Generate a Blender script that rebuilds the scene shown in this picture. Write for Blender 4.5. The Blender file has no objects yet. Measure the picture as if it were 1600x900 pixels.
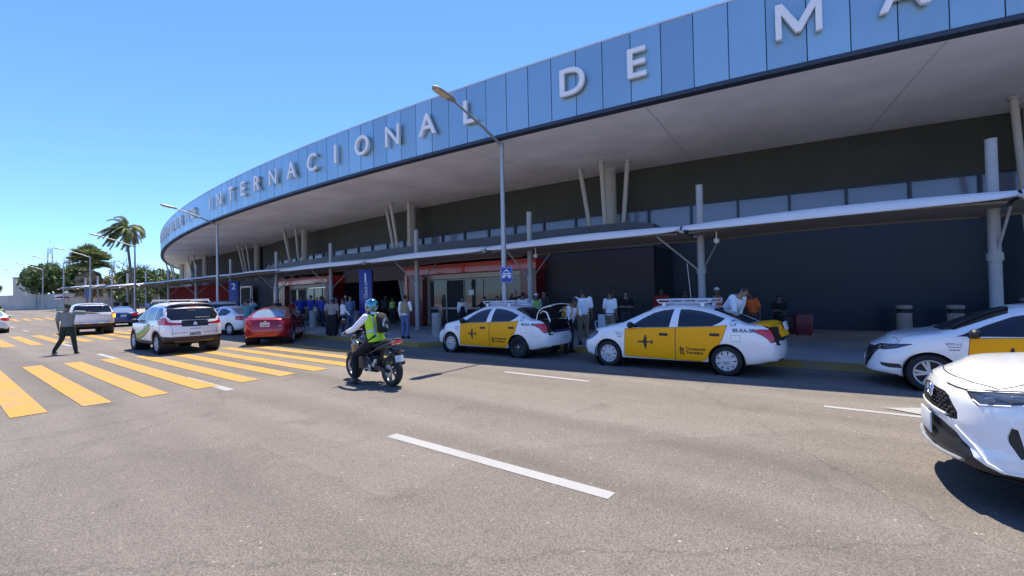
import bpy, bmesh, math, random
from math import sin, cos, pi, radians, sqrt, atan2, hypot
from mathutils import Vector, Matrix, Euler
from mathutils.bvhtree import BVHTree

random.seed(7)
scene = bpy.context.scene
COL = scene.collection

# ------------------------------------------------------------------ camera, sky, sun, exposure
cam_data = bpy.data.cameras.new("camera")
cam = bpy.data.objects.new("camera", cam_data)
COL.objects.link(cam)
cam_data.sensor_width = 36.0
cam_data.lens = 36.0 * 700.0 / 1600.0
cam_data.clip_start = 0.05
cam_data.clip_end = 3000.0
cam.location = (0, 0, 1.74)
cam.matrix_world = (Matrix.Translation((0, 0, 1.74)) @ Matrix.Rotation(radians(37.5), 4, 'Z')
                    @ Matrix.Rotation(pi / 2 + 0.015, 4, 'X') @ Matrix.Rotation(-0.021, 4, 'Z'))
scene.camera = cam

SUN_DIR = Vector((-0.25, 0.335, 1.0)).normalized()          # towards the sun
SUN_EL = math.asin(SUN_DIR.z)
SUN_ROT = atan2(SUN_DIR.x, SUN_DIR.y)
world = bpy.data.worlds.new("World")
scene.world = world
world.use_nodes = True
wn = world.node_tree
wn.nodes.clear()
sky = wn.nodes.new("ShaderNodeTexSky")
sky.sky_type = 'NISHITA'
sky.sun_disc = False
sky.sun_elevation = SUN_EL
sky.sun_rotation = SUN_ROT
sky.altitude = 0.0
sky.air_density = 1.0
sky.dust_density = 0.1
sky.ozone_density = 2.2
bg = wn.nodes.new("ShaderNodeBackground")
bg.inputs["Strength"].default_value = 0.145
wo = wn.nodes.new("ShaderNodeOutputWorld")
tint = wn.nodes.new("ShaderNodeMix"); tint.data_type = 'RGBA'; tint.blend_type = 'MULTIPLY'
tint.inputs["Factor"].default_value = 1.0; tint.inputs["B"].default_value = (0.41, 0.585, 0.94, 1)
wn.links.new(sky.outputs[0], tint.inputs["A"])
wn.links.new(tint.outputs["Result"], bg.inputs[0])
wn.links.new(bg.outputs[0], wo.inputs[0])

sun_data = bpy.data.lights.new("sun", 'SUN')
sun_data.energy = 4.2
sun_data.angle = radians(0.53)
sun_data.color = (1.0, 0.925, 0.80)
sun = bpy.data.objects.new("sun", sun_data)
COL.objects.link(sun)
sun.location = (-20, 25, 60)
sun.rotation_euler = SUN_DIR.to_track_quat('Z', 'Y').to_euler()

scene.view_settings.view_transform = 'Standard'
scene.view_settings.look = 'None'
scene.view_settings.exposure = 1.0
scene.view_settings.gamma = 1.0
scene.view_settings.use_curve_mapping = False
scene.render.engine = 'CYCLES'
scene.cycles.max_bounces = 8
scene.cycles.diffuse_bounces = 6
scene.cycles.glossy_bounces = 3
scene.cycles.transmission_bounces = 4
scene.cycles.transparent_max_bounces = 8
scene.cycles.use_denoising = True

# ------------------------------------------------------------------ materials
MATS = {}
def mat(name, col, rough=0.6, metal=0.0, var=0.08, scale=6.0, coat=0.0, bump=0.0, spec=0.5, detail=4.0, trans=0.0, flake=0.0):
    if name in MATS:
        return MATS[name]
    m = bpy.data.materials.new(name)
    m.use_nodes = True
    nt = m.node_tree
    b = nt.nodes["Principled BSDF"]
    b.inputs["Roughness"].default_value = rough
    b.inputs["Metallic"].default_value = metal
    b.inputs["Specular IOR Level"].default_value = spec
    if coat:
        b.inputs["Coat Weight"].default_value = coat
        b.inputs["Coat Roughness"].default_value = 0.03
    if trans:
        b.inputs["Transmission Weight"].default_value = trans
    c = tuple(col) + (1.0,)
    if var > 0 or bump > 0:
        tc = nt.nodes.new("ShaderNodeTexCoord")
        nz = nt.nodes.new("ShaderNodeTexNoise")
        nz.inputs["Scale"].default_value = scale
        nz.inputs["Detail"].default_value = detail
        nz.inputs["Roughness"].default_value = 0.6
        nt.links.new(tc.outputs["Object"], nz.inputs["Vector"])
        if var > 0:
            mx = nt.nodes.new("ShaderNodeMix")
            mx.data_type = 'RGBA'
            mx.inputs["A"].default_value = tuple(max(0, v * (1 - var * 1.6)) for v in col) + (1,)
            mx.inputs["B"].default_value = tuple(min(1, v * (1 + var * 1.6)) for v in col) + (1,)
            nt.links.new(nz.outputs["Fac"], mx.inputs["Factor"])
            nt.links.new(mx.outputs["Result"], b.inputs["Base Color"])
            mr = nt.nodes.new("ShaderNodeMapRange")
            mr.inputs["To Min"].default_value = max(0.02, rough * 0.8)
            mr.inputs["To Max"].default_value = min(1, rough * 1.2)
            nt.links.new(nz.outputs["Fac"], mr.inputs["Value"])
            nt.links.new(mr.outputs["Result"], b.inputs["Roughness"])
        else:
            b.inputs["Base Color"].default_value = c
        if bump > 0:
            bp = nt.nodes.new("ShaderNodeBump")
            bp.inputs["Strength"].default_value = bump
            bp.inputs["Distance"].default_value = 0.02
            nt.links.new(nz.outputs["Fac"], bp.inputs["Height"])
            nt.links.new(bp.outputs["Normal"], b.inputs["Normal"])
    else:
        b.inputs["Base Color"].default_value = c
    MATS[name] = m
    return m

def leaf_mat(name, c1, c2, rough=0.55):
    if name in MATS:
        return MATS[name]
    m = bpy.data.materials.new(name); m.use_nodes = True
    nt = m.node_tree; b = nt.nodes["Principled BSDF"]
    geo = nt.nodes.new("ShaderNodeNewGeometry")
    mx = nt.nodes.new("ShaderNodeMix"); mx.data_type = 'RGBA'
    mx.inputs["A"].default_value = tuple(c1) + (1,); mx.inputs["B"].default_value = tuple(c2) + (1,)
    nt.links.new(geo.outputs["Random Per Island"], mx.inputs["Factor"])
    nt.links.new(mx.outputs["Result"], b.inputs["Base Color"])
    b.inputs["Roughness"].default_value = rough
    tr = nt.nodes.new("ShaderNodeBsdfTranslucent")
    nt.links.new(mx.outputs["Result"], tr.inputs["Color"])
    ms = nt.nodes.new("ShaderNodeMixShader"); ms.inputs[0].default_value = 0.25
    out = nt.nodes["Material Output"]
    nt.links.new(b.outputs[0], ms.inputs[1]); nt.links.new(tr.outputs[0], ms.inputs[2])
    nt.links.new(ms.outputs[0], out.inputs["Surface"])
    MATS[name] = m
    return m

def wobble(N, L, tc):
    n = N("ShaderNodeTexNoise"); n.inputs["Scale"].default_value = 0.35; n.inputs["Detail"].default_value = 3
    L(tc.outputs["Object"], n.inputs["Vector"])
    m = N("ShaderNodeMix"); m.data_type = 'RGBA'; m.blend_type = 'ADD'; m.inputs["Factor"].default_value = 1.0
    L(tc.outputs["Object"], m.inputs["A"]); L(n.outputs["Color"], m.inputs["B"]); return m.outputs["Result"]

def asphalt_mat():
    m = bpy.data.materials.new("asphalt"); m.use_nodes = True
    nt = m.node_tree; b = nt.nodes["Principled BSDF"]; N = nt.nodes.new; L = nt.links.new
    tc = N("ShaderNodeTexCoord")
    def noise(scale, detail=3.0, rough=0.6):
        n = N("ShaderNodeTexNoise"); n.inputs["Scale"].default_value = scale
        n.inputs["Detail"].default_value = detail; n.inputs["Roughness"].default_value = rough
        L(tc.outputs["Object"], n.inputs["Vector"]); return n
    def ramp(src, stops):
        r = N("ShaderNodeValToRGB"); cr = r.color_ramp
        while len(cr.elements) < len(stops): cr.elements.new(0.5)
        for e, (p, c) in zip(cr.elements, stops):
            e.position = p; e.color = (c[0], c[1], c[2], 1) if isinstance(c, tuple) else (c, c, c, 1)
        L(src, r.inputs["Fac"]); return r
    def mixc(a, bb, fac, mode='MULTIPLY'):
        x = N("ShaderNodeMix"); x.data_type = 'RGBA'; x.blend_type = mode
        if isinstance(fac, float): x.inputs["Factor"].default_value = fac
        else: L(fac, x.inputs["Factor"])
        L(a, x.inputs["A"])
        if isinstance(bb, tuple): x.inputs["B"].default_value = bb + (1,)
        else: L(bb, x.inputs["B"])
        return x.outputs["Result"]
    base = ramp(noise(0.45, 5, 0.65).outputs["Fac"], [(0.25, (0.190, 0.164, 0.137)), (0.75, (0.216, 0.188, 0.158))])
    med = ramp(noise(3.2, 6, 0.75).outputs["Fac"], [(0.3, 0.93), (0.7, 1.05)])
    fine = ramp(noise(70, 2, 0.8).outputs["Fac"], [(0.30, 0.42), (0.5, 1.0), (0.72, 1.5)])
    c = mixc(base.outputs["Color"], med.outputs["Color"], 1.0)
    c = mixc(c, fine.outputs["Color"], 0.85)
    v = N("ShaderNodeTexVoronoi"); v.inputs["Scale"].default_value = 64
    L(tc.outputs["Object"], v.inputs["Vector"])
    sp = ramp(v.outputs["Color"], [(0.0, 0.62), (0.62, 1.0), (0.93, 1.1), (0.965, 2.3)])
    c = mixc(c, sp.outputs["Color"], 0.8)
    # tyre-polished lanes running along the road (X)
    mp = N("ShaderNodeMapping"); mp.inputs["Scale"].default_value = (0.02, 0.55, 1)
    L(tc.outputs["Object"], mp.inputs["Vector"])
    ln = N("ShaderNodeTexNoise"); ln.inputs["Scale"].default_value = 2.0; ln.inputs["Detail"].default_value = 2
    L(mp.outputs["Vector"], ln.inputs["Vector"])
    lane = ramp(ln.outputs["Fac"], [(0.35, 0.86), (0.65, 1.04)])
    c = mixc(c, lane.outputs["Color"], 1.0)
    # wheel tracks worn darker along each lane
    sx = N("ShaderNodeSeparateXYZ"); L(wobble(N, L, tc), sx.inputs[0])
    ms = N("ShaderNodeMath"); ms.operation = 'MULTIPLY'; ms.inputs[1].default_value = 3.5; L(sx.outputs["Y"], ms.inputs[0])
    sn = N("ShaderNodeMath"); sn.operation = 'SINE'; L(ms.outputs[0], sn.inputs[0])
    trk = ramp(sn.outputs[0], [(0.0, 1.03), (0.45, 1.0), (0.95, 0.875)])
    c = mixc(c, trk.outputs["Color"], 0.8)
    # large resurfaced patches of a slightly different mix
    pv = N("ShaderNodeTexVoronoi"); pv.inputs["Scale"].default_value = 0.11; pv.distance = 'CHEBYCHEV'; L(tc.outputs["Object"], pv.inputs["Vector"])
    pr = ramp(pv.outputs["Color"], [(0.25, 0.90), (0.30, 1.0), (0.85, 1.0), (0.9, 1.06)])
    c = mixc(c, pr.outputs["Color"], 0.9)
    # oil drips
    od = noise(1.35, 3, 0.5)
    oil = ramp(od.outputs["Fac"], [(0.0, 1.0), (0.61, 1.0), (0.80, 0.74)])
    c = mixc(c, oil.outputs["Color"], 1.0)
    # hairline cracks
    cv = N("ShaderNodeTexVoronoi"); cv.feature = 'DISTANCE_TO_EDGE'; cv.inputs["Scale"].default_value = 0.16
    wv = N("ShaderNodeMix"); wv.data_type = 'RGBA'; wv.inputs["Factor"].default_value = 0.06
    wnz = noise(1.3, 5, 0.7)
    L(tc.outputs["Object"], wv.inputs["A"]); L(wnz.outputs["Color"], wv.inputs["B"])
    wv.inputs["Factor"].default_value = 0.5; wv.blend_type = 'ADD'
    L(wv.outputs["Result"], cv.inputs["Vector"])
    crk = ramp(cv.outputs["Distance"], [(0.0, 0.75), (0.0008, 0.8), (0.0014, 1.0)])
    c = mixc(c, crk.outputs["Color"], 0.8)
    L(c, b.inputs["Base Color"])
    b.inputs["Roughness"].default_value = 0.88
    b.inputs["Specular IOR Level"].default_value = 0.3
    bp = N("ShaderNodeBump"); bp.inputs["Strength"].default_value = 0.55; bp.inputs["Distance"].default_value = 0.006
    L(fine.outputs["Color"], bp.inputs["Height"]); L(bp.outputs["Normal"], b.inputs["Normal"])
    return m

def paint_mat(name, col, wear=0.5):
    m = bpy.data.materials.new(name); m.use_nodes = True
    nt = m.node_tree; b = nt.nodes["Principled BSDF"]; N = nt.nodes.new; L = nt.links.new
    tc = N("ShaderNodeTexCoord")
    n1 = N("ShaderNodeTexNoise"); n1.inputs["Scale"].default_value = 45; n1.inputs["Detail"].default_value = 3
    n2 = N("ShaderNodeTexNoise"); n2.inputs["Scale"].default_value = 1.6; n2.inputs["Detail"].default_value = 6
    L(tc.outputs["Object"], n1.inputs["Vector"]); L(tc.outputs["Object"], n2.inputs["Vector"])
    ad = N("ShaderNodeMath"); ad.operation = 'ADD'
    L(n1.outputs["Fac"], ad.inputs[0]); L(n2.outputs["Fac"], ad.inputs[1])
    r = N("ShaderNodeMapRange"); r.inputs["From Min"].default_value = 0.98; r.inputs["From Max"].default_value = 1.45
    r.inputs["To Min"].default_value = 0.0; r.inputs["To Max"].default_value = wear
    n3 = N("ShaderNodeTexNoise"); n3.inputs["Scale"].default_value = 14; n3.inputs["Detail"].default_value = 8; n3.inputs["Roughness"].default_value = .8
    L(tc.outputs["Object"], n3.inputs["Vector"])
    ad2 = N("ShaderNodeMath"); ad2.operation = 'MULTIPLY_ADD'; ad2.inputs[1].default_value = 0.5
    L(n3.outputs["Fac"], ad2.inputs[0]); L(ad.outputs[0], ad2.inputs[2])
    r.inputs["From Min"].default_value = 1.22; r.inputs["From Max"].default_value = 1.52
    L(ad2.outputs[0], r.inputs["Value"])
    mx = N("ShaderNodeMix"); mx.data_type = 'RGBA'
    mx.inputs["A"].default_value = tuple(col) + (1,); mx.inputs["B"].default_value = (0.20, 0.185, 0.17, 1)
    L(r.outputs["Result"], mx.inputs["Factor"]); L(mx.outputs["Result"], b.inputs["Base Color"])
    b.inputs["Roughness"].default_value = 0.75
    bp = N("ShaderNodeBump"); bp.inputs["Strength"].default_value = 0.3; bp.inputs["Distance"].default_value = 0.004
    L(n1.outputs["Fac"], bp.inputs["Height"]); L(bp.outputs["Normal"], b.inputs["Normal"])
    MATS[name] = m
    return m

def streak_mat(name, col, rough=0.6, amt=0.2, sx=1.5, sz=0.15, metal=0.0, spec=0.5, bricks=False):
    """wall finish with vertical weather streaks and broad blotches"""
    m = bpy.data.materials.new(name); m.use_nodes = True
    nt = m.node_tree; b = nt.nodes["Principled BSDF"]; N = nt.nodes.new; L = nt.links.new
    tc = N("ShaderNodeTexCoord"); mp = N("ShaderNodeMapping"); mp.inputs["Scale"].default_value = (sx, sx, sz)
    L(tc.outputs["Object"], mp.inputs["Vector"])
    n1 = N("ShaderNodeTexNoise"); n1.inputs["Scale"].default_value = 1.0; n1.inputs["Detail"].default_value = 6
    n2 = N("ShaderNodeTexNoise"); n2.inputs["Scale"].default_value = 0.5; n2.inputs["Detail"].default_value = 5
    L(mp.outputs["Vector"], n1.inputs["Vector"]); L(tc.outputs["Object"], n2.inputs["Vector"])
    av = N("ShaderNodeMath"); av.operation = 'MULTIPLY'
    L(n1.outputs["Fac"], av.inputs[0]); L(n2.outputs["Fac"], av.inputs[1])
    r = N("ShaderNodeMapRange"); r.inputs["From Min"].default_value = 0.12; r.inputs["From Max"].default_value = 0.4
    L(av.outputs[0], r.inputs["Value"])
    mx = N("ShaderNodeMix"); mx.data_type = 'RGBA'
    mx.inputs["A"].default_value = tuple(v * (1 - amt) for v in col) + (1,)
    mx.inputs["B"].default_value = tuple(min(1, v * (1 + amt)) for v in col) + (1,)
    L(r.outputs["Result"], mx.inputs["Factor"]); L(mx.outputs["Result"], b.inputs["Base Color"])
    b.inputs["Roughness"].default_value = rough; b.inputs["Metallic"].default_value = metal
    b.inputs["Specular IOR Level"].default_value = spec
    MATS[name] = m
    return m

# ------------------------------------------------------------------ mesh helpers
class MB:
    def __init__(s): s.v, s.f, s.m = [], [], []
    def add(s, vs, fs, mi=0):
        o = len(s.v); s.v += [tuple(v) for v in vs]
        for f in fs: s.f.append([i + o for i in f]); s.m.append(mi)
    def box(s, c, d, rz=0.0, mi=0, M=None):
        hx, hy, hz = d[0] / 2, d[1] / 2, d[2] / 2
        vs = []
        for z in (-hz, hz):
            for x, y in ((-hx, -hy), (hx, -hy), (hx, hy), (-hx, hy)):
                p = Vector((x, y, z))
                if M is not None: p = M @ p
                if rz: p = Matrix.Rotation(rz, 3, 'Z') @ p
                vs.append((p.x + c[0], p.y + c[1], p.z + c[2]))
        s.add(vs, [(3, 2, 1, 0), (4, 5, 6, 7), (0, 1, 5, 4), (1, 2, 6, 5), (2, 3, 7, 6), (3, 0, 4, 7)], mi)
    def tube(s, pts, r, n=10, mi=0, caps=True, flat=1.0):
        pts = [Vector(p) for p in pts]; k = len(pts)
        rs = list(r) if hasattr(r, '__len__') else [r] * k
        up = None; vs = []
        for i, p in enumerate(pts):
            t = (pts[min(i + 1, k - 1)] - pts[max(i - 1, 0)]).normalized()
            if up is None:
                up = Vector((0, 0, 1)) if abs(t.z) < 0.9 else Vector((0, 1, 0))
            a = up - t * up.dot(t)
            if a.length < 1e-5: a = Vector((1, 0, 0)) - t * t.x
            a.normalize(); up = a; b = t.cross(a)
            for j in range(n):
                q = 2 * pi * j / n
                vs.append(p + (a * cos(q) * flat + b * sin(q)) * rs[i])
        fs = [(i * n + j, i * n + (j + 1) % n, (i + 1) * n + (j + 1) % n, (i + 1) * n + j) for i in range(k - 1) for j in range(n)]
        if caps: fs += [tuple(reversed(range(n))), tuple(range((k - 1) * n, k * n))]
        s.add(vs, fs, mi)
    def lathe(s, prof, n=24, mi=0, M=None, arc=(0, 2 * pi)):
        """prof: list of (r, h); axis = +Z through origin, then transformed by M"""
        full = abs(arc[1] - arc[0] - 2 * pi) < 1e-6
        cols = n if full else n + 1
        vs = []
        for i in range(cols):
            q = arc[0] + (arc[1] - arc[0]) * i / n
            for r, h in prof:
                p = Vector((r * cos(q), r * sin(q), h)); vs.append(M @ p if M is not None else p)
        k = len(prof); fs = []
        for i in range(n):
            a, b = i, (i + 1) % cols
            for j in range(k - 1): fs.append((a * k + j, b * k + j, b * k + j + 1, a * k + j + 1))
        s.add(vs, fs, mi)
    def ball(s, c, r, n=12, m=8, mi=0, M=None):
        r = r if hasattr(r, '__len__') else (r, r, r)
        vs = [(0, 0, -1)] + [(cos(2 * pi * j / n) * cos(-pi / 2 + pi * i / m), sin(2 * pi * j / n) * cos(-pi / 2 + pi * i / m), sin(-pi / 2 + pi * i / m)) for i in range(1, m) for j in range(n)] + [(0, 0, 1)]
        out = []
        for v in vs:
            p = Vector((v[0] * r[0], v[1] * r[1], v[2] * r[2]))
            if M is not None: p = M @ p
            out.append(p + Vector(c))
        fs = [(0, 1 + (j + 1) % n, 1 + j) for j in range(n)]
        for i in range(m - 2):
            for j in range(n):
                a = 1 + i * n + j; b = 1 + i * n + (j + 1) % n
                fs.append((a, b, b + n, a + n))
        t = len(vs) - 1; o = 1 + (m - 2) * n
        fs += [(o + j, o + (j + 1) % n, t) for j in range(n)]
        s.add(out, fs, mi)
    def prism(s, poly, a, b, fn, mi=0):
        """poly: 2-D points; fn(u, v, w) -> xyz; extruded from w=a to w=b"""
        n = len(poly)
        vs = [fn(u, v, a) for u, v in poly] + [fn(u, v, b) for u, v in poly]
        s.add(vs, [tuple(range(n)), tuple(reversed(range(n, 2 * n)))] + [(i, i + n, (i + 1) % n + n, (i + 1) % n) for i in range(n)], mi)
    def grid(s, rows, mi=0, close=False):
        nr, nc = len(rows), len(rows[0])
        vs = [p for r in rows for p in r]
        fs = [(i * nc + j, i * nc + (j + 1) % nc, (i + 1) * nc + (j + 1) % nc, (i + 1) * nc + j) for i in range(nr - 1) for j in range(nc if close else nc - 1)]
        s.add(vs, fs, mi)
    def merge(s, o, M=None, off=0):
        n = len(s.v)
        s.v += [tuple(M @ Vector(v)) if M is not None else v for v in o.v]
        s.f += [[i + n for i in f] for f in o.f]; s.m += [m + off for m in o.m]

def obj(name, mb, mats, parent=None, smooth=35, bevel=0.0, normals=True, seg=2):
    me = bpy.data.meshes.new(name)
    me.from_pydata(mb.v, [], mb.f)
    if not isinstance(mats, (list, tuple)): mats = [mats]
    for m in mats: me.materials.append(m)
    me.polygons.foreach_set("material_index", mb.m)
    if normals or bevel:
        bm = bmesh.new(); bm.from_mesh(me)
        if normals: bmesh.ops.recalc_face_normals(bm, faces=bm.faces)
        if bevel:
            es = [e for e in bm.edges if len(e.link_faces) == 2 and e.calc_face_angle(0) > radians(40)]
            bmesh.ops.bevel(bm, geom=es, offset=bevel, segments=seg, affect='EDGES', profile=0.5, clamp_overlap=True)
        bm.to_mesh(me); bm.free()
    if smooth:
        me.shade_smooth(); me.set_sharp_from_angle(angle=radians(smooth))
    o = bpy.data.objects.new(name, me); COL.objects.link(o)
    if parent is not None: o.parent = parent
    return o

def tag(o, label=None, cat=None, group=None, kind=None):
    if label: o["label"] = label
    if cat: o["category"] = cat
    if group: o["group"] = group
    if kind: o["kind"] = kind
    return o

def thing(name, label, cat, loc=(0, 0, 0), rz=0.0, group=None):
    o = bpy.data.objects.new(name, None); COL.objects.link(o)
    o.empty_display_size = 0.2
    o.location = loc; o.rotation_euler = (0, 0, rz)
    return tag(o, label, cat, group)

def dup(root, loc, rz, label, group=None):
    r = root.copy(); COL.objects.link(r); r.location = loc; r.rotation_euler = (0, 0, rz)
    r["label"] = label
    if group: r["group"] = group
    def rec(src, dst):
        for ch in list(src.children):
            c = ch.copy(); COL.objects.link(c); c.parent = dst
            rec(ch, c)
    rec(root, r)
    return r

def text_mesh(txt, size, depth=0.0, bold=0.0, align='CENTER', spacing=1.0):
    """letters as a mesh in the local XY plane (x right, y up), centred; returns MB"""
    cu = bpy.data.curves.new("lettering", 'FONT'); cu.body = txt; cu.size = size
    cu.extrude = depth / 2; cu.offset = bold; cu.align_x = align; cu.align_y = 'CENTER'; cu.space_character = spacing
    cu.resolution_u = 5
    o = bpy.data.objects.new("lettering", cu); COL.objects.link(o)
    dg = bpy.context.evaluated_depsgraph_get(); dg.update()
    me = bpy.data.meshes.new_from_object(o.evaluated_get(dg))
    mb = MB(); mb.add([v.co[:] for v in me.vertices], [tuple(p.vertices) for p in me.polygons])
    bpy.data.objects.remove(o); bpy.data.curves.remove(cu); bpy.data.meshes.remove(me)
    return mb

def lerp(a, b, t): return a + (b - a) * t
def sstep(a, b, x):
    t = min(1, max(0, (x - a) / (b - a))); return t * t * (3 - 2 * t)
def pchip(pts):
    xs = [p[0] for p in pts]; ys = [p[1] for p in pts]; n = len(xs)
    d = [(ys[i + 1] - ys[i]) / (xs[i + 1] - xs[i]) for i in range(n - 1)]
    m = [d[0]] + [0 if d[i - 1] * d[i] <= 0 else 2 * d[i - 1] * d[i] / (d[i - 1] + d[i]) for i in range(1, n - 1)] + [d[-1]]
    def f(x):
        if x <= xs[0]: return ys[0]
        if x >= xs[-1]: return ys[-1]
        i = max(k for k in range(n - 1) if xs[k] <= x)
        h = xs[i + 1] - xs[i]; t = (x - xs[i]) / h
        return ((1 + 2 * t) * (1 - t) ** 2 * ys[i] + t * (1 - t) ** 2 * h * m[i] + t * t * (3 - 2 * t) * ys[i + 1] + t * t * (t - 1) * h * m[i + 1])
    return f

# common finishes
WHITE_PAINT = mat("white_car_paint", (0.84, 0.83, 0.80), 0.22, 0, 0.015, 3, coat=0.8)
YELLOW_PAINT = mat("yellow_car_paint", (1.0, 0.42, 0.0), 0.45, 0, 0.02, 3, spec=.25)
RED_PAINT = mat("dark_red_car_paint", (0.36, 0.008, 0.014), 0.25, 0.25, 0.03, 3, coat=0.9)
BLUE_PAINT = mat("dark_blue_car_paint", (0.02, 0.045, 0.16), 0.25, 0.2, 0.03, 3, coat=0.9)
SILVER_PAINT = mat("pale_champagne_car_paint", (0.50, 0.48, 0.44), 0.3, 0.4, 0.03, 3, coat=0.8)
DARK_GLASS = mat("tinted_glass", (0.012, 0.015, 0.02), 0.04, 0, 0.0, spec=0.6)
SKY_GLASS = mat("sky_painted_glass", (0.26, 0.33, 0.38), 0.08, 0.35, 0.1, 2)  # pale blue base puts the reflected sky into the colour
BLACK_PLASTIC = mat("black_plastic", (0.018, 0.018, 0.02), 0.5, 0, 0.1, 30)
SHUT = mat("panel_gap", (0.006, 0.006, 0.007), 0.8, 0, 0)
RUBBER = mat("tyre_rubber", (0.018, 0.018, 0.019), 0.85, 0, 0.15, 20)
ALLOY = mat("alloy_silver", (0.50, 0.51, 0.53), 0.35, 0.3, 0.05, 10)
CHROME = mat("chrome", (0.75, 0.76, 0.78), 0.1, 1.0, 0.0)
LAMP_RED = mat("red_lamp_lens", (0.60, 0.010, 0.016), 0.12, 0, 0.05, 40, coat=0.8)
LAMP_CLEAR = mat("clear_lamp_lens", (0.13, 0.16, 0.19), 0.08, 0.2, 0.15, 25, coat=0.9)
LAMP_DARK = mat("dark_lamp_lens", (0.05, 0.06, 0.075), 0.06, 0.1, 0.2, 18, coat=1.0)
PLATE_WHITE = mat("number_plate_white", (0.62, 0.64, 0.63), 0.4, 0, 0.05, 30)
PRINT_BLACK = mat("black_print", (0.015, 0.014, 0.014), 0.5, 0, 0)
PRINT_GREY = mat("blue_grey_print", (0.10, 0.14, 0.22), 0.5, 0, 0)
PRINT_WHITE = mat("white_print", (0.75, 0.76, 0.78), 0.5, 0, 0)
PRINT_BROWN = mat("dark_brown_print", (0.04, 0.018, 0.008), 0.5, 0, 0)
STEEL = mat("galvanised_steel", (0.36, 0.37, 0.38), 0.45, 0.6, 0.12, 5)
GREY_STEEL = mat("painted_grey_steel", (0.33, 0.335, 0.34), 0.5, 0.1, 0.1, 4)
CONCRETE = mat("concrete", (0.34, 0.325, 0.30), 0.85, 0, 0.2, 3, bump=0.2)
# ------------------------------------------------------------------ ground, road, pavement, markings
def zg(x):
    """the road climbs gently beyond the far end of the terminal"""
    return 0.75 * sstep(-48, -98, x) if x > -98 else 0.75 + 0.004 * (-98 - x)

def sheet(name, xs, y0, y1, z, m, kind="structure"):
    mb = MB(); ys = [y0, y1] if not hasattr(y0, '__len__') else y0
    rows = [[(x, y, zg(x) + z) for y in ys] for x in xs]
    mb.grid(rows); o = obj(name, mb, m, smooth=0, normals=False)
    for p in o.data.polygons:
        pass
    bm = bmesh.new(); bm.from_mesh(o.data)
    for f in bm.faces:
        f.normal_update()
        if f.normal.z < 0: f.normal_flip()
    bm.to_mesh(o.data); bm.free()
    return tag(o, kind=kind)

XS = [-900, -600, -400, -250, -180, -140, -120, -110, -104, -98] + [-98 + 2 * i for i in range(1, 26)] + [-40, -20, 0, 20, 60, 200, 700]
sand = mat("dry_ground", (0.30, 0.25, 0.19), 0.95, 0, 0.2, 0.6)
sheet("ground", XS, -700, 700, -0.006, sand)
sheet("unseen_bounce_apron", [-60, -30, 0, 30, 60], -45, -5.01, -0.002, mat("pale_bounce_concrete", (0.52, 0.49, 0.44), 0.9, 0, .1, .8))  # unseen pale sheet added behind the camera to bounce light onto the soffit
ASPH = asphalt_mat()
RX = [-260, -180, -140, -120, -110, -104, -98] + [-98 + 2 * i for i in range(1, 26)] + [-40, -20, 0, 20, 60, 120]
sheet("road", RX, -5, 12.5, 0.0, ASPH)

YEL = paint_mat("yellow_road_paint", (0.44, 0.23, 0.021), 0.6)
WHT = paint_mat("white_road_paint", (0.32, 0.315, 0.30), 0.55)
def marking(name, polys, m, z=0.004):
    mb = MB()
    for p in polys:
        mb.add([(x, y, zg(x) + z) for x, y in p], [tuple(range(len(p)))])
    o = obj(name, mb, m, smooth=0, normals=False)
    bm = bmesh.new(); bm.from_mesh(o.data)
    for f in bm.faces:
        f.normal_update()
        if f.normal.z < 0: f.normal_flip()
    bm.to_mesh(o.data); bm.free()
    return tag(o, kind="structure")
def rect(x0, x1, y0, y1): return [(x0, y0), (x1, y0), (x1, y1), (x0, y1)]
rj = random.Random(3)
def stripes(x0, x1, ya, n):
    out = []
    for k in range(n):
        y = ya + 0.813 * k; j = lambda a: rj.uniform(-a, a)
        out.append([(x0 + j(.08), y + j(.015)), (x1 + j(.05), y + j(.015)), (x1 + j(.05), y + .40 + j(.015)), (x0 + j(.08), y + .40 + j(.015))])
    return out
marking("near_crosswalk", stripes(-18.5, -10.4, 0.76 - 0.813 * 3, 13), YEL, 0.008)
marking("far_crosswalk", stripes(-36.8, -27.9, 1.85 - 0.813 * 3, 13), YEL, 0.008)
marking("distant_crosswalk", stripes(-70, -64, 1.0, 10), YEL, 0.008)
dashes = [rect(-20.75, -18.3, 3.49, 3.64), rect(-12.2, -9.68, 3.49, 3.65), rect(-4.69, -1.70, 3.48, 3.63),
          rect(3.0, 6.0, 3.48, 3.63), rect(-28.8, -25.6, 3.49, 3.64), rect(-45.5, -43.0, 3.9, 4.05), rect(-54, -51, 3.9, 4.05),
          rect(-6.33, -4.21, 7.86, 7.98), rect(-0.42, 2.4, 7.97, 8.09)]
marking("lane_dashes", dashes, WHT, 0.004)
marking("lane_arrow", [[(0.27, 8.33), (1.55, 9.10), (1.45, 7.75)], rect(1.55, 3.4, 8.15, 8.75)], WHT, 0.012)

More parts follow.
